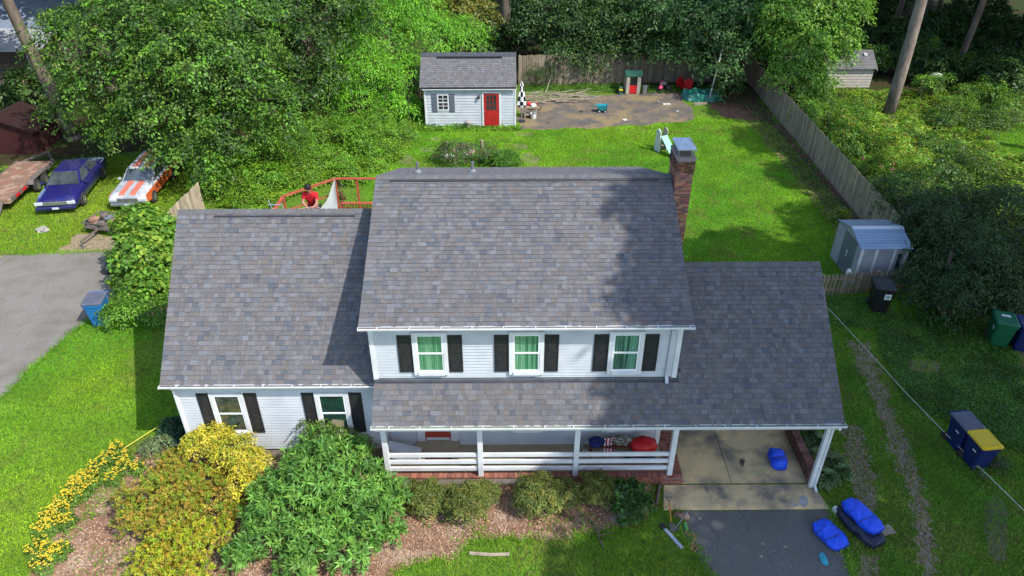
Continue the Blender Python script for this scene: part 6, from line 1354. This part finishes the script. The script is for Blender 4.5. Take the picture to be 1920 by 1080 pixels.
bin_('navy bin with grey lid standing behind the yellow lidded one', G(1816, 787, 1.08), R_(6), 'bin_navy', 'lid_grey', 1.0, 'bar')
bin_('navy bin with bright yellow lid on the right side grass', G(1848, 823, 1.05), R_(6), 'bin_navy', 'lid_yellow', 1.0, 'bar')
# ---------------------------------------------------------------- blue wrapped bundles
mat('blue_tarp', (.006, .06, .62), (.012, .09, .78), sc=7, rough=.42, spec=.5, bump=1, bsc=16); mat('dark_wrap', (.012, .015, .04), (.03, .035, .06), sc=5, rough=.35, bump=.8, bsc=12)
def bundle(nm, label, cat, c, rz, L, W, Hh, mt, sd, squash=.35):
    rr = random.Random(sd); mb = MB(); secs = []; n = 36; m = 30; ph = [rr.uniform(0, 6) for _ in range(8)]
    for k in range(m + 1):
        t = k / m * 2 - 1; e = (1 - abs(t) ** 5) ** .35 if abs(t) < 1 else .0; e = max(e, .72); ring = []
        wob = 1 + .025 * rr.uniform(-1, 1)
        for j in range(n):
            a = 2 * math.pi * j / n; cx, sz = math.cos(a), math.sin(a); p = .55
            x = math.copysign(abs(cx) ** p, cx) * W / 2 * e * wob * (1 + .035 * math.sin(a * 3 + t * 5 + ph[0]) + .02 * math.sin(a * 7 - t * 11 + ph[1]) + .012 * rr.uniform(-1, 1)); z = math.copysign(abs(sz) ** (p + .1), sz) * Hh / 2 * e * (1 + .10 * math.sin(t * 6 + a * 2 + ph[2]) + .06 * math.sin(a * 5 + t * 13 + ph[3]) + .03 * rr.uniform(-1, 1))
            z = max(z, -Hh / 2 * .98); ring.append((x, t * L / 2, z + Hh / 2))
        secs.append(ring)
    mb.loft(secs); T = thing(nm, label, cat, (*c, 0), rz); mb.build('wrap', mt, T, smooth=True)
    for t in (-.3, .35):
        g = MB(); pts = [(math.copysign(abs(math.cos(a)) ** .55, math.cos(a)) * (W / 2 * 1.03), t * L / 2 + .02 * math.sin(a * 3), Hh / 2 + math.copysign(abs(math.sin(a)) ** .65, math.sin(a)) * (Hh / 2 * 1.03)) for a in np.linspace(0, math.pi, 10)]; g.tube(pts, .008, 5); g.build('cord', 'white_string' if 'white_string' in MATS else 'black_paint', T)
    return T
bundle('tarp_bundle', 'small rolled blue tarp bundle on the carport concrete', 'bundle', G(1456, 868), R_(-3), .72, .50, .34, 'blue_tarp', 3)
bundle('tarp_bundle', 'flat blue wrapped bundle on the asphalt, nearest the teal rag', 'bundle', G(1555, 1008), R_(24), .92, .62, .26, 'blue_tarp', 4)
c = G(1610, 992)
bundle('dark_sack', 'black plastic wrapped load underneath the biggest blue bundle', 'bundle', (c[0], c[1]), R_(24), 1.38, .66, .30, 'dark_wrap', 5)
T = bundle('tarp_bundle', 'biggest blue tarp bundle lying on top of the black wrapped load', 'bundle', (c[0] + .05, c[1] + .12), R_(24), 1.15, .56, .28, 'blue_tarp', 6); T.location.z = .27
p = G(1584, 978); mb = MB(); mb.cbox((*p, .1), (.12, .85, .2), R_(27)); solo(mb, 'downspout_box', 'white_plastic', 'long pale box between the two outdoor blue bundles', 'box')
p = G(1660, 996); mb = MB(); mb.cbox((*p, .04), (.42, .3, .05), .2); solo(mb, 'cardboard', 'fence_wood', 'torn cardboard sheet beside the biggest blue bundle', 'cardboard')
mat('teal_cloth', (.03, .26, .36), (.05, .34, .42), sc=9, rough=.8)
p = G(1543, 1048); mb = MB(); lumpy(mb, (*p, .03), (.11, .17, .04), 12, amp=.4); solo(mb, 'rag', 'teal_cloth', 'crumpled teal rag on the asphalt driveway', 'rag')
# ---------------------------------------------------------------- tools on the mulch by the drive
mat('orange_handle', (.5, .2, .03), (.4, .16, .03), sc=9, rough=.5)
def g3(u, v, z=.05): x, y = G(u, v, z); return (x, y, z)
T = thing('shovel', 'shovel with orange shaft and black D grip lying at the driveway edge', 'shovel', (*G(1257, 968), 0)); O = Vector((*G(1257, 968), 0))
a, b, c = g3(1255, 940, .32), g3(1258, 978, .1), g3(1262, 992, .04)
mb = MB(); mb.tube([a, b], .02, 8); mb.build('shaft', 'orange_handle', T, world=True); d = g3(1249, 932, .36); e = g3(1259, 932, .36); mb = MB(); mb.tube([a, d, e, a], .014, 6); mb.build('grip', 'black_paint', T, world=True)
mb = MB(); mb.cbox(((b[0] + c[0]) / 2, (b[1] + c[1]) / 2 - .06, .06), (.17, .26, .02), .1); mb.build('blade', 'trailer_steel', T, world=True)
T = thing('rake', 'rake with grey shaft lying across the shovel blade', 'rake', (*G(1270, 978), 0))
mb = MB(); mb.tube([g3(1291, 958, .2), g3(1266, 990, .06)], .016, 8); mb.build('shaft', 'metal_grey', T, world=True); mb = MB(); q = g3(1264, 993, .05); mb.beam((q[0] - .18, q[1] - .05, .05), (q[0] + .16, q[1] + .06, .05), .03, .03)
for k in range(8): x = q[0] - .17 + k * .045; mb.beam((x, q[1] - .04 + k * .014, .05), (x, q[1] - .12 + k * .014, .03), .01, .01)
mb.build('rake_head', 'trailer_steel', T, world=True)
T = thing('aluminium_rail', 'grey metal rail lying slanted at the grass edge by the drive', 'metal rail', (*G(1262, 1005), 0)); mb = MB(); mb.beam(g3(1245, 990, .05), g3(1279, 1028, .04), .09, .05); mb.build('bar', 'galv', T, world=True); mb = MB(); mb.beam(g3(1241, 982, .06), g3(1246, 992, .06), .13, .07); mb.build('end_cap', 'black_paint', T, world=True)
mb = MB(); pts = [g3(u, v, .03) for u, v in ((1284, 975), (1290, 990), (1285, 998), (1296, 1004), (1302, 1000), (1304, 1010), (1297, 1018), (1295, 1028), (1303, 1034), (1309, 1028), (1302, 1022), (1296, 1032))]; mb.tube(pts, .014, 6); mat('cord_orange', (.55, .2, .11), rough=.6); solo(mb, 'extension_cord', 'cord_orange', 'tangled salmon coloured cord on the driveway edge', 'cord')
mb = MB(); mb.tube([g3(1284, 980, .05), g3(1288, 993, .05)], .028, 7); mat('lime', (.05, .55, .12), rough=.5); solo(mb, 'hand_tool', 'lime', 'short bright green handle beside the salmon cord', 'tool')
p = G(1278, 970); mb = MB(); lumpy(mb, (*p, .07), (.18, .14, .07), 15, amp=.5); solo(mb, 'tool_belt', 'rust_deck', 'brown leather tool belt dropped beside the rake', 'tool belt')
for i, (u, v) in enumerate(((1313, 973), (1430, 1020), (1473, 1026), (1427, 1044))):
    p = G(u, v); mb = MB(); lumpy(mb, (*p, .015), (.05, .04, .01), i + 40, 7, 5, .5); solo(mb, 'dry_leaf', 'fence_wood', ('fallen tan leaf near the tool belt', 'light speck of litter in the middle of the asphalt', 'pale litter speck right of centre on the asphalt', 'small leaf low on the asphalt')[i], 'leaf')
# fallen branch and log edging in the mulch
mb = MB(); mb.tube([g3(1105, 972, .06), g3(1118, 990, .08), g3(1124, 1010, .06), g3(1133, 1032, .04)], [.03, .028, .02, .012], 6).tube([g3(1124, 1004, .06), g3(1150, 998, .08)], [.016, .01], 5); solo(mb, 'fallen_branch', 'bark', 'crooked dark branch lying on mulch and grass below the azaleas', 'branch')
mb = MB(); mb.tube([g3(1238, 905, .08), g3(1231, 945, .08)], .05, 7); solo(mb, 'log', 'bark', 'rotting log at the left edge of the concrete apron', 'log')
mb = MB(); mb.tube([g3(880, 1037, .03), g3(920, 1040, .05), g3(955, 1039, .03)], .05, 6); solo(mb, 'log', 'fence_wood', 'weathered grey log at the edge of the front lawn', 'log')
# ---------------------------------------------------------------- string line and tape
mat('white_string', (.6, .6, .58), rough=.8); mat('yellow_tape', (.75, .62, .08), rough=.6)
mb = MB(); pts = [g3(u, v, .25) for u, v in ((1553, 578), (1625, 655), (1700, 738), (1800, 840), (1925, 962))]; mb.tube(pts, .008, 5); solo(mb, 'string_line', 'white_string', 'white string stretched across the right side yard from the house corner', 'string')
mb = MB(); a = np.array(g3(216, 851, .12)); b = np.array(g3(318, 786, .3)); mb.beam(a, b, .025, .008); solo(mb, 'yellow_tape', 'yellow_tape', 'yellow tape stretched low over the lawn at the left wing corner', 'tape')
# ---------------------------------------------------------------- things on the porch
def P_(u, v, y): return Y(u, v, y)
mat('bench_wood', (.14, .05, .03), (.10, .04, .025), sc=5, rough=.6)
xa = P_(1105, 828, 15.9)[0]; xb = P_(1195, 828, 15.9)[0]
T = thing('porch_bench', 'dark reddish wooden bench on the porch covered with flags', 'bench', ((xa + xb) / 2, 15.9, FZ)); w2_ = (xb - xa) / 2
mb = MB(); mb.box(-w2_, w2_, -.2, .2, .42, .47); mb.build('seat', 'bench_wood', T)
for x in (-w2_ + .03, w2_ - .09):
    for y in (-.18, .12): mb = MB(); mb.box(x, x + .06, y, y + .06, 0, .415); mb.build('leg', 'bench_wood', T)
mat('flag_navy', (.015, .025, .12), rough=.9); mat('flag_red', (.45, .02, .04), rough=.9); mat('flag_white', (.6, .6, .62), rough=.9)
FT_ = thing('folded_flag', 'red white and blue folded flag heaped on the left end of the porch bench', 'flag', (xa + .35, 15.85, FZ + .47))
mb = MB(); lumpy(mb, (-.12, 0, .08), (.28, .2, .09), 61, amp=.3); mb.build('blue_field', 'flag_navy', FT_)
for k in range(6): mb = MB(); x = .05 + .05 * k; mb.hexa([(x, -.26 + .02 * k, -.18), (x + .045, -.27 + .02 * k, -.16), (x + .1, .1, .12), (x + .05, .1, .12), (x, -.30 + .02 * k, -.18), (x + .045, -.31 + .02 * k, -.16), (x + .1, .08, .15), (x + .05, .08, .15)]); mb.build('flag_stripe', 'flag_red' if k % 2 else 'flag_white', FT_)
mat('camo', (.10, .09, .06), (.35, .34, .30), sc=14, rough=.9, lo=.45, hi=.55); mb = MB(); lumpy(mb, (xa + 1.0, 15.9, FZ + .56), (.38, .18, .1), 62, amp=.3); solo(mb, 'patterned_cloth', 'camo', 'heap of grey and brown patterned cloth on the right half of the porch bench', 'cloth')
c = P_(1208, 826, 15.75); mb = MB(); lumpy(mb, (c[0], 15.75, FZ + .5), (.42, .3, .26), 63, 14, 10, .1); solo(mb, 'red_bag', 'red_plastic', 'large bright red sack at the right end of the porch bench', 'bag', smooth=True)
c = P_(1195, 845, 15.6)
for i, x in enumerate((-.12, .35)): mb = MB(); lumpy(mb, (c[0] + x, 15.6, FZ + .13), (.26, .2, .15), 64 + i, amp=.12); solo(mb, 'black_bag', 'black_paint', ('left black bag under the red sack on the porch', 'right black bag under the red sack on the porch')[i], 'bag', smooth=True)
c = P_(1094, 838, 15.9); mb = MB(); lumpy(mb, (c[0], 15.9, FZ + .16), (.16, .14, .18), 66, amp=.2); solo(mb, 'cloth_heap', 'camo', 'grey heap of cloth left of the porch bench', 'cloth')
a = P_(722, 828, 15.6); b = P_(787, 840, 15.6); mb = MB(); mb.beam((a[0], 15.75, FZ + .42), (b[0], 15.55, FZ + .3), .34, .36); solo(mb, 'white_crate', 'siding', 'long white box leaning at the left end of the porch', 'box')
mat('doormat', (.05, .02, .015), (.08, .035, .025), sc=12, rough=1); a = P_(798, 842, 15.9); b = P_(846, 842, 15.9); mb = MB(); mb.box(a[0], b[0], 15.5, 15.95, FZ + .002, FZ + .02); solo(mb, 'doormat', 'doormat', 'dark brown mat on the porch floor before the red door', 'mat')
# ---------------------------------------------------------------- deck rail, sail
T = thing('deck_railing', 'red stained wooden deck railing behind the left wing', 'railing', (-9, 31, 0)); ZR = 2.1
def r3(u, v, z=ZR): x, y = G(u, v, z); return Vector((x, y, z))
pts = [r3(513, 396), r3(531, 368), r3(628, 335), r3(730, 335)]
for a, b in zip(pts[:-1], pts[1:]): mb = MB(); mb.beam(a, b, .15, .05); mb.build('top_rail', 'red_wood', T, world=True)
for a, b in zip(pts[:-1], pts[1:]): mb = MB(); mb.beam(a - Vector((0, 0, .75)), b - Vector((0, 0, .75)), .09, .04); mb.build('bottom_rail', 'red_wood', T, world=True) if a is not pts[2] else None
na, nb_ = r3(640, 381), r3(712, 381)
mb = MB(); mb.beam(na, nb_, .15, .05); mb.build('top_rail', 'red_wood', T, world=True); mb = MB(); mm = MB(); mm.box(-.02, .02, -.02, .02, -.85, -.03); me = mm.mesh('baluster', 'red_wood')
k = 0; L = (nb_ - na).length; off = Vector((-9, 31, 0))
while k * .13 < L: link('baluster', me, T, na + (nb_ - na) * (k * .13 / L) - off); k += 1
for p in (pts[1], r3(583, 350), pts[2], r3(668, 335)):
    mb = MB(); mb.box(p.x - .045, p.x + .045, p.y - .045, p.y + .045, 0, ZR - .03); mb.build('post', 'red_wood', T, world=True)
mb = MB(); mb.box(na.x - .045, na.x + .045, na.y - .045, na.y + .045, 0, ZR - .03); mb.build('post', 'red_wood', T, world=True)
p = r3(636, 350, 1.6); plant('climbing_vine', 'brown leafed vine climbing the corner post of the deck rail', 'vine', (p.x, p.y, 0), [(p.x, p.y, 1.4, .12, .12, .6), (p.x + .05, p.y, .8, .14, .14, .5)], 60, 10, .09, .6, [(.16, .08, .03), (.10, .10, .03), (.2, .12, .05)], spread=.06)
mat('sail', (.42, .44, .43), (.36, .38, .37), sc=2, rough=.8, transl=.25)
ap = r3(628, 335, 2.25); bl = Vector((*G(592, 398, 1.0), 1.0)); br = Vector((*G(634, 398, 1.0), 1.0)); mb = MB(); n = 10; rows = []
for i in range(n + 1):
    t = i / n; l = ap.lerp(bl, t ** 1.0); l = l + (ap.lerp(br, t) - l) * (.32 * math.sin(math.pi * t)); r = ap.lerp(br, t); rows.append([l.lerp(r, j / 5) + Vector((0, .1 * math.sin(math.pi * j / 5) * math.sin(math.pi * t), 0)) for j in range(6)])
for i in range(n):
    for j in range(5): mb.quadm([rows[i][j], rows[i][j + 1], rows[i + 1][j + 1], rows[i + 1][j]])
o = solo(mb, 'shade_sail', 'sail', 'grey triangular cloth sail hanging from the deck rail corner', 'sail', smooth=True)

# ---------------------------------------------------------------- the roofer
mat('skin', (.40, .20, .13), (.36, .18, .115), sc=9, rough=.55); mat('shirt_red', (.55, .015, .02), (.45, .012, .018), sc=9, rough=.85, bump=.3, bsc=25); mat('trousers', (.02, .022, .03), (.03, .032, .04), sc=9, rough=.9); mat('hair', (.008, .007, .006), (.015, .012, .01), sc=30, rough=.7)
def skin(name, verts, edges, mt, parent, lv=2, root=0):
    me = bpy.data.meshes.new(name); me.from_pydata([v[:3] for v in verts], edges, []); me.materials.append(MATS[mt]); o = link(name, me, parent)
    o.modifiers.new('skin', 'SKIN'); me.skin_vertices.new() if not me.skin_vertices else None
    sv = me.skin_vertices[0].data
    for i, v in enumerate(verts): sv[i].radius = (v[3], v[4] if len(v) > 4 else v[3]); sv[i].use_root = (i == root)
    s = o.modifiers.new('sub', 'SUBSURF'); s.levels = lv; s.render_levels = lv; s = 0
    me.polygons.foreach_set('use_smooth', [True] * len(me.polygons)) if len(me.polygons) else None
    o.modifiers['skin'].use_smooth_shade = True; return o
hp = Y(577, 353, 20.72); BX = hp[0]; PT = thing('person', 'person in red shirt with black hair kneeling behind the wing ridge, head bowed', 'person', (BX, 20.92, WRZ - (20.92 - WRY) * .949))
Z0 = PT.location.z; dz = hp[2] - Z0     # head height above the roof at his knees
# local: x right, -y towards the camera
hd = Vector((0, -.22, dz)); neck = Vector((0, -.12, dz - .17)); ch = Vector((0, -.04, dz - .33)); pel = Vector((0, .16, dz - .78))
shl, shr = Vector((-.19, -.08, dz - .25)), Vector((.19, -.08, dz - .25)); ell, elr = Vector((-.23, -.2, dz - .5)), Vector((.21, -.22, dz - .52)); hl, hr_ = Vector((-.02, -.42, dz - .60)), Vector((.16, -.42, dz - .52))
kn = lambda s: Vector((s * .16, -.2, .16)); ft = lambda s: Vector((s * .15, .32, -.24))
V_ = [(*pel, .11, .09), (*(pel.lerp(ch, .5)), .10, .08), (*ch, .11, .08), (*neck, .055), (*shl, .065), (*ell, .045), (*(ell.lerp(hl, .9)), .03), (*shr, .065), (*elr, .045), (*(elr.lerp(hr_, .9)), .03),
      (*(hd - Vector((0, -.02, .07))), .06), (*(hd + Vector((0, 0, .0))), .085, .095), (*(hd + Vector((0, .01, .08))), .07),
      (-.1, pel.y, pel.z - .08, .1), (*kn(-1), .065), (*ft(-1), .045), (-.15, .42, -.3, .04), (.1, pel.y, pel.z - .08, .1), (*kn(1), .065), (*ft(1), .045), (.15, .42, -.3, .04)]
E_ = [(0, 1), (1, 2), (2, 3), (2, 4), (4, 5), (5, 6), (2, 7), (7, 8), (8, 9), (3, 10), (10, 11), (11, 12), (0, 13), (13, 14), (14, 15), (15, 16), (0, 17), (17, 18), (18, 19), (19, 20)]
body = skin('body', V_, E_, 'skin', PT)
skin('shirt', [(*(pel + Vector((0, 0, -.02))), .17, .15), (*(pel.lerp(ch, .5)), .175, .155), (*ch, .19, .16), (*(neck + Vector((0, .02, -.05))), .075), (*shl, .085), (*(shl.lerp(ell, .65)), .066), (*shr, .085), (*(shr.lerp(elr, .65)), .066)], [(0, 1), (1, 2), (2, 3), (2, 4), (4, 5), (2, 6), (6, 7)], 'shirt_red', PT)
skin('trousers', [(*(pel + Vector((0, 0, -.05))), .165, .15), (-.1, pel.y - .01, pel.z - .1, .115), (*kn(-1), .085), (*ft(-1), .06), (.1, pel.y - .01, pel.z - .1, .115), (*kn(1), .085), (*ft(1), .06)], [(0, 1), (1, 2), (2, 3), (0, 4), (4, 5), (5, 6)], 'trousers', PT)
mb = MB(); mb.lathe((hd.x, hd.y + .02, hd.z + .02), [(.002, .125), (.06, .115), (.095, .07), (.108, .01), (.1, -.03), (.085, -.035)], 16, closed=True); lumpy(mb, (hd.x, hd.y + .045, hd.z + .03), (.1, .09, .1), 71, 14, 9, .05); mb.build('hair', 'hair', PT, smooth=True)
mb = MB(); lumpy(mb, (hd.x, hd.y - .105, hd.z - .015), (.014, .02, .022), 72, 8, 6, 0)
for s in (-1, 1): lumpy(mb, (hd.x + s * .092, hd.y + .01, hd.z), (.012, .022, .032), 73, 8, 6, 0)
mb.build('nose_and_ears', 'skin', PT, smooth=True)
mb = MB()
for s in (-1, 1): lumpy(mb, (hd.x + s * .034, hd.y - .088, hd.z + .008), (.012, .007, .006), 74, 8, 5, 0)
mb.build('eyes', 'hair', PT); mb = MB(); mb.cbox((hd.x, hd.y - .085, hd.z - .05), (.045, .01, .008)); mb.build('mouth', 'bench_wood', PT)
for w_, el, s in ((hl, ell, -1), (hr_, elr, 1)):       # hands: palm and fingers curled over the strip
    d = (w_ - el).normalized(); sd_ = d.cross(Vector((0, 0, 1))).normalized(); up_ = sd_.cross(d)
    vs = [(*(w_ - d * .04), .026), (*(w_ + d * .03), .034, .018)]; es = [(0, 1)]
    for k in range(4):
        o_ = sd_ * ((k - 1.5) * .02); l_ = (.068, .078, .074, .058)[k]; b0 = w_ + d * .05 + o_; b1 = b0 + d * l_ * .5 - up_ * .008; b2 = b1 + d * l_ * .25 - up_ * l_ * .35; i = len(vs); vs += [(*b0, .009), (*b1, .0085), (*b2, .007)]; es += [(1, i), (i, i + 1), (i + 1, i + 2)]
    b0 = w_ + d * .0 - sd_ * s * .035; b1 = b0 + d * .04 - sd_ * s * .012 - up_ * .01; i = len(vs); vs += [(*b0, .012), (*b1, .009)]; es += [(0, i), (i, i + 1)]
    skin('hand', vs, es, 'skin', PT, 1)
mat('strip', (.13, .07, .06), (.17, .10, .085), sc=12, rough=.95)
q = Vector((BX, 20.92, Z0)); mb = MB(); mb.beam(q + Vector((-.42, -.40, dz - .70)), q + Vector((.30, -.46, dz - .52)), .2, .012); solo(mb, 'shingle_strip', 'strip', 'brown shingle strip held by the kneeling person', 'shingle')
# roofing hoist bracket and hose over the ridge
a = lambda u, v, y=20.15: Vector(Y(u, v, y)); mat('hose', (.45, .25, .2), rough=.6)
T = thing('roof_bracket', 'bare metal bracket frame standing behind the wing ridge, left of the person', 'bracket', tuple(a(515, 394)))
for p, q_ in (((503, 375), (511, 394)), ((503, 384), (527, 384)), ((527, 382), (532, 392))): mb = MB(); mb.tube([a(*p), a(*q_)], .012, 6); mb.build('tube', 'galv', T, world=True)
mb = MB(); mb.tube([a(510, 390), a(522, 395), a(540, 396, 19.9), a(560, 392, 20), a(590, 387), a(605, 392)], .012, 6); solo(mb, 'air_hose', 'hose', 'thin pinkish hose looping along the top of the wing ridge', 'hose')
